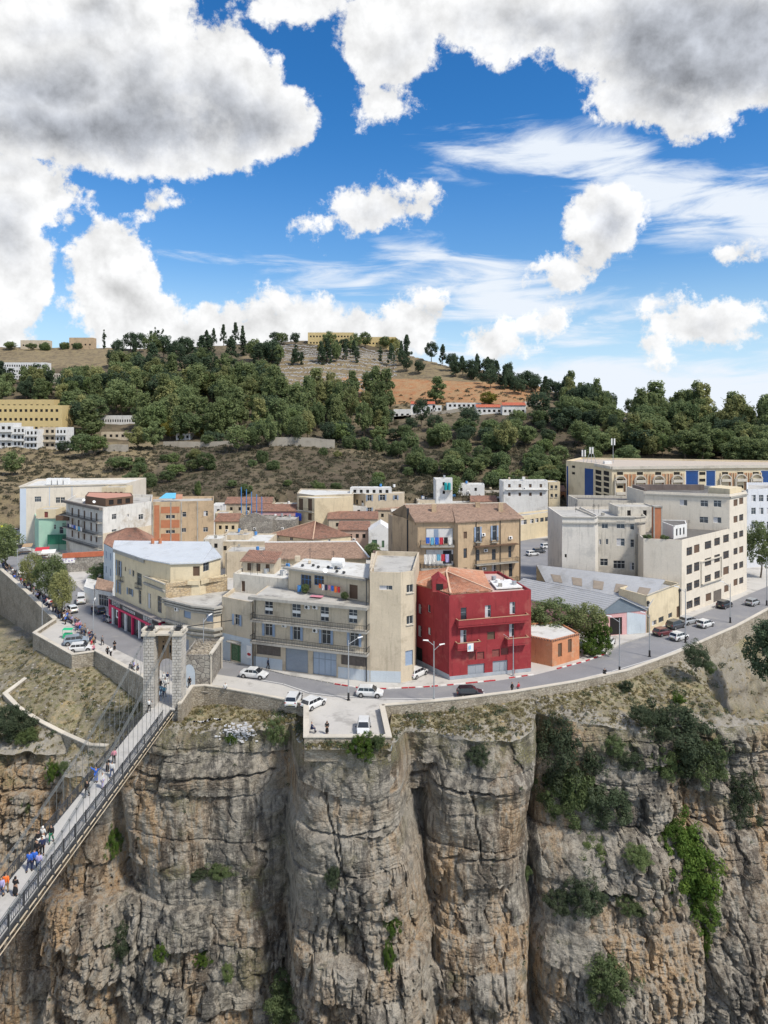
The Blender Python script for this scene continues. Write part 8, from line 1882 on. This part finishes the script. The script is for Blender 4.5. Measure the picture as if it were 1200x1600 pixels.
# woods filled by belts
def belt(pts_x, y0, y1, n, kinds, hpx, wpx):
    for k in range(n):
        px = hr.uniform(*pts_x); py = hr.uniform(y0, y1) if not callable(y0) else y0(px) + hr.uniform(0, y1)
        kd = hr.choice(kinds); s_ = hr.uniform(.75, 1.25)
        if (148 < px < 224 and 655 < py < 692) or (px < 106 and py > 636) or (608 < px < 700 and 648 < py < 674) or (735 < px < 850 and 640 < py < 662): continue
        hill_tree(kd, px, py, hpx * s_ * (1.1 if kd in ('tall', 'conifer') else 1), wpx * s_ * hr.uniform(.85, 1.2) * (.6 if kd == 'cypress' else .8 if kd in ('tall', 'conifer') else 1))
belt((175, 435), 556, 600, 42, ['pine', 'pine', 'conifer', 'conifer', 'cypress', 'broad'], 34, 30)
belt((0, 180), 600, 625, 18, ['broad', 'mid', 'conifer', 'tall', 'cypress'], 32, 30)
belt((0, 120), 622, 640, 12, ['broad', 'mid', 'pine', 'tall'], 36, 34)
belt((110, 440), 610, 640, 34, ['broad', 'broad', 'tall', 'yellow' if False else 'broad', 'mid', 'tall', 'pine'], 42, 36)
belt((110, 440), 640, 690, 40, ['broad', 'tall', 'mid', 'tall', 'broad'], 50, 38)
belt((430, 600), 640, 690, 26, ['broad', 'tall', 'mid', 'tall'], 52, 34)
belt((300, 560), 688, 698, 12, ['pine', 'mid'], 30, 30)
belt((405, 640), 560, 574, 26, ['conifer', 'pine', 'conifer', 'cypress', 'broad'], 28, 18)
belt((485, 620), 541, 556, 9, ['pine', 'broad', 'yellow'], 22, 22)
belt((690, 800), lambda p: 566 + (p - 690) * .28, 22, 30, ['pine', 'conifer', 'pine'], 26, 20)
belt((780, 880), lambda p: 594 + (p - 780) * .25, 16, 22, ['pine', 'conifer', 'pine'], 24, 20)
belt((880, 965), lambda p: 618 + (p - 880) * .35, 30, 24, ['pine', 'tall', 'conifer', 'broad'], 36, 24)
belt((590, 880), 660, 700, 34, ['mid', 'pine', 'broad', 'bush', 'pine'], 26, 30)
belt((700, 900), 700, 765, 16, ['broad', 'bush', 'mid'], 30, 34)
belt((990, 1200), lambda p: 662 + (p - 990) * .13, 22, 44, ['tall', 'tall', 'broad', 'mid'], 56, 36)
belt((985, 1210), 690, 722, 30, ['broad', 'mid', 'tall', 'pine'], 46, 40)
belt((880, 1000), 700, 745, 10, ['broad', 'mid', 'bush'], 34, 36)
belt((180, 440), 600, 625, 30, ['broad', 'pine', 'mid', 'broad', 'conifer'], 36, 34)
belt((100, 440), 625, 690, 34, ['broad', 'mid', 'tall', 'broad', 'pine'], 44, 44)
belt((430, 600), 625, 690, 14, ['broad', 'mid', 'tall'], 44, 40)
belt((880, 975), lambda p: 630 + (p - 880) * .35, 60, 22, ['pine', 'broad', 'broad', 'mid'], 38, 38)
belt((985, 1215), lambda p: 676 + (p - 990) * .12, 40, 34, ['broad', 'mid', 'broad', 'tall'], 44, 48)
belt((985, 1215), lambda p: 650 + (p - 990) * .15, 18, 26, ['tall', 'broad', 'tall', 'mid'], 44, 34)
belt((0, 130), 545, 548, 8, ['bush', 'pine', 'broad'], 12, 18)
belt((150, 300), 700, 765, 8, ['bush', 'mid'], 18, 24)
belt((200, 560), 715, 775, 16, ['bush', 'mid', 'broad'], 16, 22)
belt((560, 900), 715, 775, 30, ['bush', 'mid', 'broad'], 26, 30)
# scrub on the bare slope: nobody could count it
def scatter_mass(name, label, pts, sizes, mat, per, leaf, seed, flat=.75):
    rg = np.random.RandomState(seed); n = len(pts); C = np.array(pts); S_ = np.array(sizes)
    d = rg.normal(size=(n, per, 3)); d /= np.linalg.norm(d, axis=2, keepdims=True); d[:, :, 2] = np.abs(d[:, :, 2]); r = rg.uniform(.5, 1, (n, per, 1))
    p = (C[:, None] + d * r * S_[:, None, None] * np.array([1, 1, flat])).reshape(-1, 3); nn = (d * .8 + rg.normal(size=d.shape) * .5).reshape(-1, 3); nn /= np.linalg.norm(nn, axis=1, keepdims=True)
    t = np.cross(nn, rg.normal(size=nn.shape)); t /= np.linalg.norm(t, axis=1, keepdims=True); bt = np.cross(nn, t); s_ = (np.repeat(S_, per) * leaf)[:, None] * rg.uniform(.6, 1.3, (len(p), 1))
    me = leaf_mesh('scrub', mat, 1, 1, 1, (p, nn, t, bt, s_, np.repeat(np.arange(n), per))); o = bpy.data.objects.new(name, me); COL.objects.link(o); return tag(o, label, kind='stuff')
pts, szs = [], []
for k in range(4600):
    px, py = hr.uniform(-40, 900), hr.uniform(690, 800)
    if py < 705 and hr.random() < .5: continue
    Y = hr.uniform(250, 345); z = ground_z(px, Y); pts.append((XA(px, Y), Y, z)); szs.append(hr.uniform(.5, 1.6) * (1.3 if px > 560 else 1))
for k in range(1300):
    px = hr.uniform(380, 1000); Y = hr.uniform(330, 470); pts.append((XA(px, Y), Y, ground_z(px, Y))); szs.append(hr.uniform(.6, 2.0))
scatter_mass('hillside_scrub', 'low grey-green scrub covering the bare hillside', pts, szs, LEAF_SCRUB, 26, .28, 3)
# dry grass tufts on the slopes by the cliff
pts, szs = [], []
for k in range(5200):
    x = hr.uniform(-80, 90); i = int(np.clip(np.searchsorted(sx, x), 1, NS - 1)); t = hr.uniform(.02, .97); j = int(t * (NW - 1))
    if gul[i, 0] > .3 and hr.random() < .4: continue
    pts.append((float(SX[i, j]), float(SY[i, j]), float(SZ[i, j]))); szs.append(hr.uniform(.12, .42))
DRYG = leaf_material('dry_grass', (.15, .13, .068), (.27, .23, .12), (.085, .105, .045)); scatter_mass('dry_grass_tufts', 'dry grass and weeds on the slope above the cliff', pts, szs, DRYG, 16, .38, 5)
pts, szs = [], []
for k in range(620):
    x = hr.uniform(-80, 90); i = int(np.clip(np.searchsorted(sx, x), 1, NS - 1)); j = int(hr.uniform(.02, .95) * (NW - 1))
    if fbm(np.array([x * .15]), np.array([j * .06]), 3, 71)[0] < .02: continue
    pts.append((float(SX[i, j]), float(SY[i, j]), float(SZ[i, j]))); szs.append(hr.uniform(.25, .9))
scatter_mass('slope_weeds', 'low green weeds and brambles on the slope under the road', pts, szs, LEAF_CLIFF, 60, .17, 15)
# stones on the slope
m = MB()
for k in range(700):
    x = hr.choice([hr.uniform(-80, -38), hr.uniform(2, 88)]); i = int(np.clip(np.searchsorted(sx, x), 1, NS - 1)); j = int(hr.uniform(.02, .97) * (NW - 1)); s_ = hr.uniform(.08, .26)
    m.ell((float(SX[i, j]), float(SY[i, j]), float(SZ[i, j])), (s_ * 1.2, s_, s_ * .7), 5, 3)
m.build('loose_stones', M('slope_stone', (.30, .28, .25), .95, .2, 1.5), kind='stuff', label='loose pale stones scattered on the slope')
# cliff bushes: (px, py centre, width px, height px, kind, label)
CB = [(885, 1195, 96, 120, 'cliffbush', 'large grey-green bush filling the cleft at the top right of the cliff'), (905, 1255, 74, 84, 'darkbush', 'dark bush below the large grey-green one in the cleft'), (872, 1255, 60, 60, 'darkbush', 'dark green bush at the lower left foot of the cleft shrubs'), (950, 1265, 78, 76, 'cliffbush', 'grey-green bush spreading right of the cleft shrubs'),
      (1068, 1175, 120, 110, 'cliffbush', 'widest grey-green bush under the rim at the right'), (1030, 1140, 50, 44, 'cliffbush', 'bush at the left shoulder of the widest rim bush'), (1035, 1200, 60, 60, 'darkbush', 'dark underside bush below the widest rim bush'), (1110, 1200, 60, 70, 'darkbush', 'dark bush at the right edge of the widest rim bush'), (985, 1192, 46, 36, 'cliffbush', 'small leaning tree between the two big grey-green bushes'), (962, 1172, 34, 30, 'darkbush', 'small dark bush on the ledge left of the leaning tree'),
      (1160, 1260, 60, 80, 'cliffbush', 'grey-green bush on the right cliff face below the ledges'), (1080, 1375, 96, 120, 'brightbush', 'bright green bush hanging in the middle of the right cliff'), (1055, 1315, 46, 50, 'brightbush', 'top lobe of bright green growth above the hanging bush'), (1100, 1430, 60, 60, 'brightbush', 'lower trailing part of bright green growth on the right cliff'), (1102, 1480, 20, 46, 'brightbush', 'thin bright green tail hanging below the green growth'),
      (930, 1335, 52, 36, 'darkbush', 'small dark green bush on the terrace below the cleft shrubs'), (893, 1328, 24, 22, 'brightbush', 'little bright shrub at the left end of the terrace'), (920, 1405, 60, 56, 'cliffbush', 'faint grey-green bush on the mid right buttress'), (880, 1415, 46, 34, 'cliffbush', 'low grey-green bush left on the mid right buttress'), (985, 1420, 40, 26, 'darkbush', 'small dark shrub right on the mid right buttress'), (1000, 1345, 40, 26, 'darkbush', 'dark shrub on the terrace right end'),
      (955, 1545, 76, 62, 'darkbush', 'dark bush near the bottom of the right cliff'), (455, 1578, 80, 60, 'darkbush', 'dark green bush at the bottom of the picture left of centre'), (175, 1325, 26, 44, 'brightbush', 'green shrub in the cleft under the bridge'), (190, 1480, 46, 70, 'cliffbush', 'dull green shrub low on the left cliff'), (250, 1495, 22, 24, 'brightbush', 'small green tuft right of the dull shrub low left'), (316, 1503, 28, 20, 'brightbush', 'small green tuft low on the broad left buttress'), (355, 1522, 18, 34, 'darkbush', 'narrow dark shrub low right on the broad left buttress'),
      (345, 1365, 44, 20, 'darkbush', 'dark shrub on the hollow ledge of the broad left buttress'), (310, 1368, 30, 14, 'cliffbush', 'grey-green shrub left on the hollow ledge'), (360, 1155, 18, 20, 'brightbush', 'small shrub below the rim amid the white litter'), (565, 1172, 46, 36, 'brightbush', 'yellow-green shrub right under the viewing platform'), (590, 1162, 24, 18, 'darkbush', 'dark shrub under the right part of the viewing platform'), (750, 1186, 34, 30, 'cliffbush', 'grey shrub on top of the third rock column'),
      (612, 1450, 34, 50, 'brightbush', 'light green growth on the central buttress face'), (608, 1500, 18, 40, 'brightbush', 'lower strand of light green growth on the central buttress'), (520, 1375, 22, 34, 'cliffbush', 'faint green patch on the central buttress'), (822, 1368, 18, 22, 'darkbush', 'small dark shrub beside the small rock pillar'), (82, 1210, 22, 30, 'brightbush', 'green shrub on the cliff top left of the bridge'), (98, 1200, 16, 16, 'darkbush', 'small dark shrub next to the green one left of the bridge'),
      (40, 1262, 22, 18, 'darkbush', 'small dark shrub on the left rock shoulder'), (12, 1140, 60, 60, 'cliffbush', 'large green bush at the left edge below the curved wall'), (40, 1155, 34, 24, 'darkbush', 'dark shrub right of the large left edge bush'), (1005, 1120, 36, 20, 'cliffbush', 'low shrub on the rim slope under the street lamp'), (980, 1076, 20, 20, 'cliffbush', 'single small shrub on the dry slope under the parapet'), (1062, 1095, 20, 16, 'brightbush', 'bright shrub at the tip of the rocky promontory'), (1105, 1098, 16, 14, 'cliffbush', 'small shrub on the outer promontory edge'),
      (1200, 1045, 56, 90, 'pine', 'dark green tree mass at the right edge below the road'), (1204, 1005, 44, 50, 'pine', 'upper dark green tree at the right edge below the road'), (1090, 1030, 36, 40, 'cliffbush', 'grey-green shrub on the gully slope below the road'), (1110, 1045, 20, 22, 'darkbush', 'dark shrub in the gully below the road'), (430, 1150, 34, 40, 'darkbush', 'dark green ivy patch in the cleft left of the viewing platform'), (905, 1245, 40, 40, 'darkbush', 'darkest small bush at the heart of the cleft shrubs')]
for px, py, w_, h_, kd, lb in CB:
    Y = 100.0; ok = False
    for _ in range(6):
        x = XA(px, Y); z = ZA(py, Y)
        if py < 1110 and px > 1080: Y2 = 118.0 if px > 1140 else 112.0
        elif py < 1110 or (px < 60 and py < 1165): Y2 = None
        else: Y2 = cliff_y(x, z) - .4
        if Y2 is None:
            # on the slope sheet: march
            best = 100
            for Yt in np.arange(93, 140, .5):
                xt = XA(px, Yt); zt2 = slope_z(xt, Yt); yt = 640 + (CH - zt2) * CF / Yt
                if yt <= py + h_ * .4: best = Yt; break
            Y2 = best
        if abs(Y2 - Y) < .3: Y = Y2; break
        Y = Y2
    h = h_ / CF * Y * 1.2; w = w_ / CF * Y * 1.35
    t = tree(kd, XA(px, Y), Y + w * .12, ZA(py + h_ * .5, Y), h, w, lb, 'bushes growing on the gorge cliff', trunk=kd == 'cliffbush')
# moss and small weeds on ledges
pts, szs = [], []
for k in range(2400):
    i = R.randrange(5, NX - 5); j = R.randrange(3, NZ - 5)
    if Dp[i, j] - Dp[i, j + 2] < .05 or hash1(np.array([i // 14 * 31 + j // 20]), 5)[0] < .72: continue
    pts.append((float(X2[i, j]), float(Dp[i, j]) - .05, float(Z2[i, j]))); szs.append(hr.uniform(.12, .5))
scatter_mass('cliff_weeds', 'small weeds and moss rooted in the cracks of the cliff', pts, szs, LEAF_CLIFF, 22, .30, 9)
# street trees and the shrub mass
for px, py, hh, ww, lb in ((8, 892, 80, 62, 'leafy street tree at the left edge of the promenade'), (50, 925, 64, 44, 'leafy promenade tree, smallest of the row of three'), (78, 944, 82, 62, 'leafy promenade tree in the middle, beside the white lamp'), (97, 966, 82, 46, 'leafy promenade tree nearest the parking ledge')):
    x, y = G(px, py); Y = y; tree('street', x, y, 0, hh / CF * Y, ww / CF * Y, lb, 'street trees along the promenade')
x, y = G(148, 921); tree('darkbush', x + 1, y + 6, 0, 5.4, 13, 'dark green garden shrubs behind the street trees'); x, y = G(155, 912); tree('brightbush', x + 2, y + 4, .3, 5.4, 8, 'bright green garden shrub beside the tiled house')
for px, py, hh, ww, kd, lb in ((1188, 912, 92, 60, 'street', 'leafy street tree at the right edge beside the factory'), (905, 795, 52, 56, 'mid', 'green tree with brown leaves before the arcaded block'), (925, 800, 36, 40, 'yellow', 'reddish bare bush right of the green tree')):
    x, y = (XA(px, 176), 176) if px > 1100 else (XA(px, 222), 222); Y = y; tree(kd, x, y, 0 if px > 1100 else 2, hh / CF * Y, ww / CF * Y, lb)
for (x, y, h, w, kd, lb) in ((30.5, 126.5, 8.6, 10.5, 'street', 'olive tree crown behind the orange house roof'), (35.8, 123.8, 8.6, 8.4, 'street', 'tall olive tree between orange house and hangar'), (37.3, 121.5, 6.3, 5.4, 'brightbush', 'bright creeper-covered shrub spilling to the pavement by the hangar'), (35.2, 120.2, 3.4, 5, 'brightbush', 'low green shrub at the corner of the orange house'), (26.5, 126, 7.4, 7, 'street', 'olive tree crown next to the red building')):
    tree(kd, x, y, -.2, h, w, lb)
x, y = G(99, 838); m = None
# ================================================================== VEHICLES, LAMPS, PEOPLE
def C_(kind, col, px, py, heading, label, group=None, z=0.006):
    x, y = G(px, py); return car(kind, col, x, y, rad(heading), label, group, z)
def road_dir(px, py): 
    x, y = G(px, py); best = min(range(len(near) - 1), key=lambda i: (near[i][0] - x) ** 2 + (near[i][1] - y) ** 2); a, b2 = near[best], near[best + 1]; return math.degrees(math.atan2(b2[1] - a[1], b2[0] - a[0]))
C_('sedan', 'white', 397, 1058, -14, 'white saloon driving past the green shop')
C_('suv', 'white', 459, 1099, 84, 'white suv with dark roof parked nose-out above the viewing platform')
C_('hatch', 'white', 490, 1104, 52, 'white hatchback parked obliquely at the platform entrance')
C_('hatch', 'white', 578, 1087, -6, 'white hatchback driving past the right end of the beige block')
C_('hatch', 'white', 568, 1143, -91, 'white hatchback parked on the viewing platform facing the gorge')
C_('hatch', 'black', 735, 1088, 2, 'black hatchback driving in front of the red building')
C_('hatch', 'white', 652, 1056, 50, 'white hatchback parked in the alley beside the red building')
C_('hatch', 'maroon', 1036, 992, 26, 'maroon car parked by the hangar pavement')
C_('suv', 'dark', 1056, 981, 32, 'dark suv parked behind the maroon car')
C_('hatch', 'silver', 1076, 974, 30, 'silver car parked at the cream wall corner')
C_('hatch', 'white', 1061, 999, 32, 'white car driving behind the lamp base near the hangar')
C_('hatch', 'white', 1102, 979, 34, 'white car driving alone in the lane before the factory')
C_('suv', 'black', 1132, 949, 38, 'black suv parked at the factory entrance')
C_('hatch', 'silver', 1176, 945, 38, 'silver-white car farthest along the factory road')
C_('hatch', 'white', 951, 1008, 60, 'white car half hidden behind the green creeper')
for px, py, kd, col, hd, lb, gz in ((119, 1006, 'suv', 'greyblue', 22, 'grey-blue suv parked on the ledge left of the bridge', .01), (127, 1017, 'hatch', 'white', 14, 'white hatchback parked nearest the ledge wall left of the bridge', .01)): C_(kd, col, px, py, hd, lb, None, gz)
C_('hatch', 'silver', 171, 970, 128, 'silver hatchback parked first before the magenta shops')
C_('hatch', 'blue', 155, 957, 128, 'dark blue car parked behind the silver hatchback')
C_('van', 'white', 127, 941, 112, 'white van parked at the end of the shop street')
C_('hatch', 'white', 112, 956, 130, 'white car partly hidden behind the promenade tree')
C_('hatch', 'silver', 166, 942, 10, 'silver car in front of the small white garage')
C_('hatch', 'black', 31, 898, 130, 'black car on the street beside the left promenade tree')
for px, py, kd, col, hd, lb in ((842, 864, 'hatch', 'dark', 20, 'grey hatchback parked on the back street'), (855, 857, 'suv', 'white', 20, 'white vehicle parked on the back street'), (868, 853, 'hatch', 'white', 20, 'white car at the far end of the back street'), (832, 868, 'hatch', 'white', 25, 'white car behind the brown apartments')): C_(kd, col, px, py, hd, lb)
# car park at the far left
cols = ['white', 'silver', 'dark', 'white', 'greyblue', 'white', 'silver', 'black', 'white', 'yellow']; k = 0
for row, py in enumerate((812, 822, 832, 843, 853)):
    for px in (-16, -5, 6, 16, 25):
        if hr.random() < .12: continue
        c = cols[(k * 7 + row) % len(cols)]; C_('hatch', c, px + row % 2 * 3, py, 85 + hr.uniform(-8, 8), '%s car in %s row of the car park at the far left' % (c.replace('greyblue', 'grey-blue'), ('the farthest', 'the second farthest', 'the middle', 'the second nearest', 'the nearest')[row]), 'cars in the far left car park'); k += 1
bl = G(3, 836); m = MB(); m.box(bl[0] - 1.8, bl[0] + 2.4, bl[1] - .9, bl[1] + 1.2, 2.6, 3.0); m.box(bl[0] - 1.6, bl[0] + 2.2, bl[1] - .7, bl[1] + 1, 0, 2.6); tag(m.build('kiosk', plain('yellow_roof', (.62, .62, .03), .6), org=(bl[0], bl[1], 0)), 'small yellow-topped kiosk in the far left car park', 'kiosk')
# lamps
def L_(px, py, ytop, arm, rz, lb, heads=1, **kw):
    x, y = G(px, py); h = CH - (ytop - 640) / CF * y; return street_lamp(x, y, h, arm, rad(rz), lb, heads=heads, **kw)
L_(544.5, 1094, 1000, 1.5, 20, 'tall double-arm street lamp at the mouth of the viewing platform', 1)
L_(678, 1101, 1002, .9, 190, 'tallest pale street lamp at the parapet left of the black car', 2, dark_base=False)
L_(802, 1056, 995, 1.6, 150, 'street lamp before the red building with a left-reaching arm', dark_base=False)
L_(968, 1052, 966, 1.3, 160, 'street lamp at the parapet before the hangar')
L_(1071, 1004, 920, 1.2, 150, 'street lamp at the parapet near the parked white car', 1)
L_(1141, 973, 912, 1.2, 150, 'street lamp at the parapet before the factory door')
L_(1198, 946, 870, 1.2, 150, 'street lamp at the right edge of the road')
L_(318, 1048, 966, 1.2, 60, 'street lamp rising behind the anchor house')
L_(146, 1000, 940, 1.0, 100, 'pale slim street lamp beside the crowd near the parked suv')
L_(66, 972, 925, 1.2, 30, 'slim dark street lamp on the outer promenade edge', z=-2)
L_(78, 937, 888, 1.2, 30, 'white street lamp in front of the middle promenade tree', dark_base=False)
L_(27, 905, 858, 1.0, 30, 'street lamp by the market stalls', dark_base=False)
L_(1015, 1026, 960, .8, 150, 'street lamp at the parapet midway between hangar and factory')
# ---- people
def P_(pose, top, bot, px, py, rz, lb, group=None, **kw):
    x, y = G(px, py); return person(pose, top, bot, x, y, rad(rz), lb, group, **kw)
BRG = 'people walking on the footbridge'
def PB(pose, top, bot, px, py, rz, lb, **kw): return P_(pose, top, bot, px, py, rz, lb, BRG, z=.008, **kw)
PB('walk', 'lilac', 'jeans', 2, 1402, 10, 'person in a striped lilac top at the left edge of the bridge')
PB('walk', 'orange', 'tan', 9, 1396, 190, 'person in an orange shirt near the left end of the bridge')
PB('robe', 'black', 'black', 24, 1400, 170, 'person in a long black robe beside the right railing near the picture edge')
PB('stand', 'orange', 'jeans', -6, 1410, 180, 'person in orange at the very left edge')
PB('walk', 'blue', 'navy', 46, 1360, 185, 'person in a bright blue jacket walking left of two others on the bridge')
PB('walk', 'blue', 'navy', 54, 1357, 190, 'person in a darker blue jacket in the middle of three on the bridge')
PB('stand', 'lilac', 'jeans', 61, 1362, 180, 'person in a lilac shirt at the right railing beside the blue jackets')
PB('stand', 'black', 'black', 58, 1342, 0, 'person in black leaning by the group of blue jackets'); PB('stand', 'navy', 'black', 66, 1336, 20, 'person in dark blue just behind the group of blue jackets')
PB('stand', 'black', 'white', 60, 1326, 40, 'person in black top and light trousers at the left railing'); PB('robe', 'white', 'white', 67, 1318, 170, 'person in a long white robe on the bridge', hair='white')
PB('walk', 'black', 'green', 80, 1317, 10, 'person in a black top and green trousers walking on the bridge')
PB('walk', 'black', 'black', 136, 1245, 0, 'person all in black walking alone in the middle of the bridge')
PB('armsup', 'blue', 'blue', 150, 1222, 0, 'person in blue raising both arms on the bridge'); PB('stand', 'pink', 'black', 178, 1193, 200, 'person in a pink top near the left railing'); PB('robe', 'black', 'black', 168, 1206, 170, 'person in a black robe behind the one raising arms')
PB('stand', 'white', 'lilac', 160, 1232, 90, 'person in white at the right railing near the raised arms'); PB('walk', 'white', 'jeans', 175, 1214, 180, 'person in white top and jeans by the right railing')
for k, (px, py, t, bt, lb) in enumerate(((236, 1105, 'black', 'navy', 'person in black at the left railing before the tower'), (233, 1112, 'white', 'black', 'person in a white top near the tower foot'), (252, 1088, 'cyan', 'jeans', 'person in a turquoise top entering the bridge'), (257, 1090, 'cyan', 'navy', 'second person in turquoise entering the bridge, right one'), (250, 1079, 'black', 'black', 'person in black under the tower arch'), (258, 1078, 'white', 'grey', 'person in white under the tower arch'), (262, 1068, 'navy', 'white', 'person in navy beyond the tower arch'), (256, 1068, 'white', 'white', 'person in white beyond the tower arch'))): PB('walk' if k % 2 else 'stand', t, bt, px, py, 180 if k % 3 else 0, lb)
P_('stand', 'black', 'black', 296, 1075, 0, 'person in black standing by the anchor house arch'); P_('walk', 'navy', 'black', 419, 1045, 90, 'person in dark clothes on the pavement before the slatted window')
P_('robe', 'black', 'black', 511, 1147, 0, 'person in a long black robe standing on the viewing platform', z=.006); P_('sit', 'navy', 'navy', 487, 1146, 90, 'person sitting at the left parapet of the viewing platform', z=.2)
P_('walk', 'black', 'black', 800, 1084, 60, 'person in black walking on the road edge before the red building'); P_('walk', 'red', 'grey', 810, 1084, 240, 'person in red walking behind the one in black on the road edge'); P_('sit', 'black', 'black', 945, 1062, 180, 'person in black sitting on the parapet by the road', z=.5)
P_('sit', 'white', 'grey', 352, 1086, 180, 'person in white sitting on the parapet right of the tower', z=.5)
P_('walk', 'black', 'black', 168, 1026, 40, 'person in black in the middle of the street near the tower'); P_('walk', 'white', 'black', 173, 1027, 220, 'person in white top beside two in black near the tower'); P_('robe', 'black', 'black', 179, 1016, 200, 'person in a black robe at the right of the three near the tower'); P_('walk', 'grey', 'black', 160, 1008, 0, 'person in grey walking just below the pale slim lamp')
P_('stand', 'red', 'tan', 143, 1014, 90, 'person in red by the parked white hatchback'); P_('stand', 'pink', 'navy', 146, 1022, 60, 'person in pink beside the parked white hatchback'); P_('stand', 'navy', 'jeans', 163, 972, 0, 'person in navy beside the silver hatchback at the shops'); P_('stand', 'black', 'black', 216, 996, 200, 'person in black before the shop doors near the tower'); P_('stand', 'white', 'black', 199, 982, 200, 'person in white at a shop door'); P_('walk', 'black', 'navy', 144, 960, 0, 'person in black by the slim street lamp')
for px, py in ((204, 1052), (207, 1054), (211, 1056), (215, 1054), (209, 1049)): P_(R.choice(['stand', 'walk']), R.choice(['black', 'navy', 'white', 'lilac']), 'black', px, py, R.uniform(0, 360), 'person in the small group leaning at the wall left of the tower', 'people at the wall left of the tower')
# the crowd on the promenade: each one a thing
cw_cols = ['black', 'black', 'navy', 'navy', 'grey', 'white', 'black', 'red', 'blue', 'lilac', 'tan', 'pink', 'jeans', 'grey']; seg = [((4, 884), (108, 972)), ((98, 958), (146, 1004))]
for k in range(96):
    a, b2 = seg[0] if k < 60 else seg[1]; t = hr.random(); px = a[0] + (b2[0] - a[0]) * t + hr.uniform(-1, 4) - (3 if k < 60 else 0); py = a[1] + (b2[1] - a[1]) * t + hr.uniform(-1, 6)
    c = hr.choice(cw_cols); wh = 'on the far promenade' if px < 40 else ('under the promenade trees' if px < 100 else 'in the dense crowd near the parking ledge')
    P_(hr.choice(['stand', 'walk', 'stand', 'robe']), c, hr.choice(['black', 'navy', 'jeans', 'grey']), px, py, hr.uniform(0, 360), 'person in a %s top %s' % (c.replace('jeans', 'denim blue'), wh), 'crowd on the promenade')
# crowd barrier railing between promenade and street
a, b2 = Vector((*G(4, 880.5), 0)), Vector((*G(106, 967), 0)); fr = empty('promenade_railing', a, 0, 'low dark railing between the promenade and the street at the left', 'railing'); n = int((b2 - a).length / 2.2)
pm = MB(); dv = (b2 - a) / n; pm.bar((0, 0, 1.0), dv + Vector((0, 0, 1.0)), .06); pm.bar((0, 0, .3), dv + Vector((0, 0, .3)), .05)
for q in range(8): pm.bar(dv * q / 8 + Vector((0, 0, 0 if q == 0 else .3)), dv * q / 8 + Vector((0, 0, 1.0)), .04)
pme = pm.mesh('railing_panel', IRON)
for k in range(n): child('railing_panel', pme, fr, dv * k)
# green stall, litter, bins
x, y = G(106, 997); m = MB(); m.box(x - .7, x + .7, y - .4, y + .4, 0, .9); m.add([(x - .9, y - .5, 1.6), (x + .9, y - .5, 1.6), (x + .9, y + .5, 1.75), (x - .9, y + .5, 1.75)], [(0, 1, 2, 3)]); m.tube((x - .8, y - .4, 0), (x - .8, y - .4, 1.6), .03, n=4); m.tube((x + .8, y - .4, 0), (x + .8, y - .4, 1.6), .03, n=4); tag(m.build('green_stall', plain('bright_green_canvas', (.02, .40, .18), .7), org=(x, y, 0)), 'small green stall behind the cars on the parking ledge', 'stall')
m = MB()
for k in range(160): px, py = hr.gauss(372, 12), hr.gauss(1146, 8); Yc = 96.6; x = XA(px, Yc); z = max(ZA(py, Yc), -7); yb = cliff_y(x, z) - .1; s_ = hr.uniform(.05, .2); m.box(x - s_, x + s_, yb - .08, yb + .05, z, z + s_)
for k in range(30): px = hr.uniform(300, 345); x = XA(px, 99.5); m.box(x - .15, x + .2, 99.4, 99.7, slope_z(x, 99.5), slope_z(x, 99.5) + .2)
m.build('litter', plain('pale_litter', (.6, .6, .62), .8), kind='stuff', label='white litter thrown over the rim right of the tower')
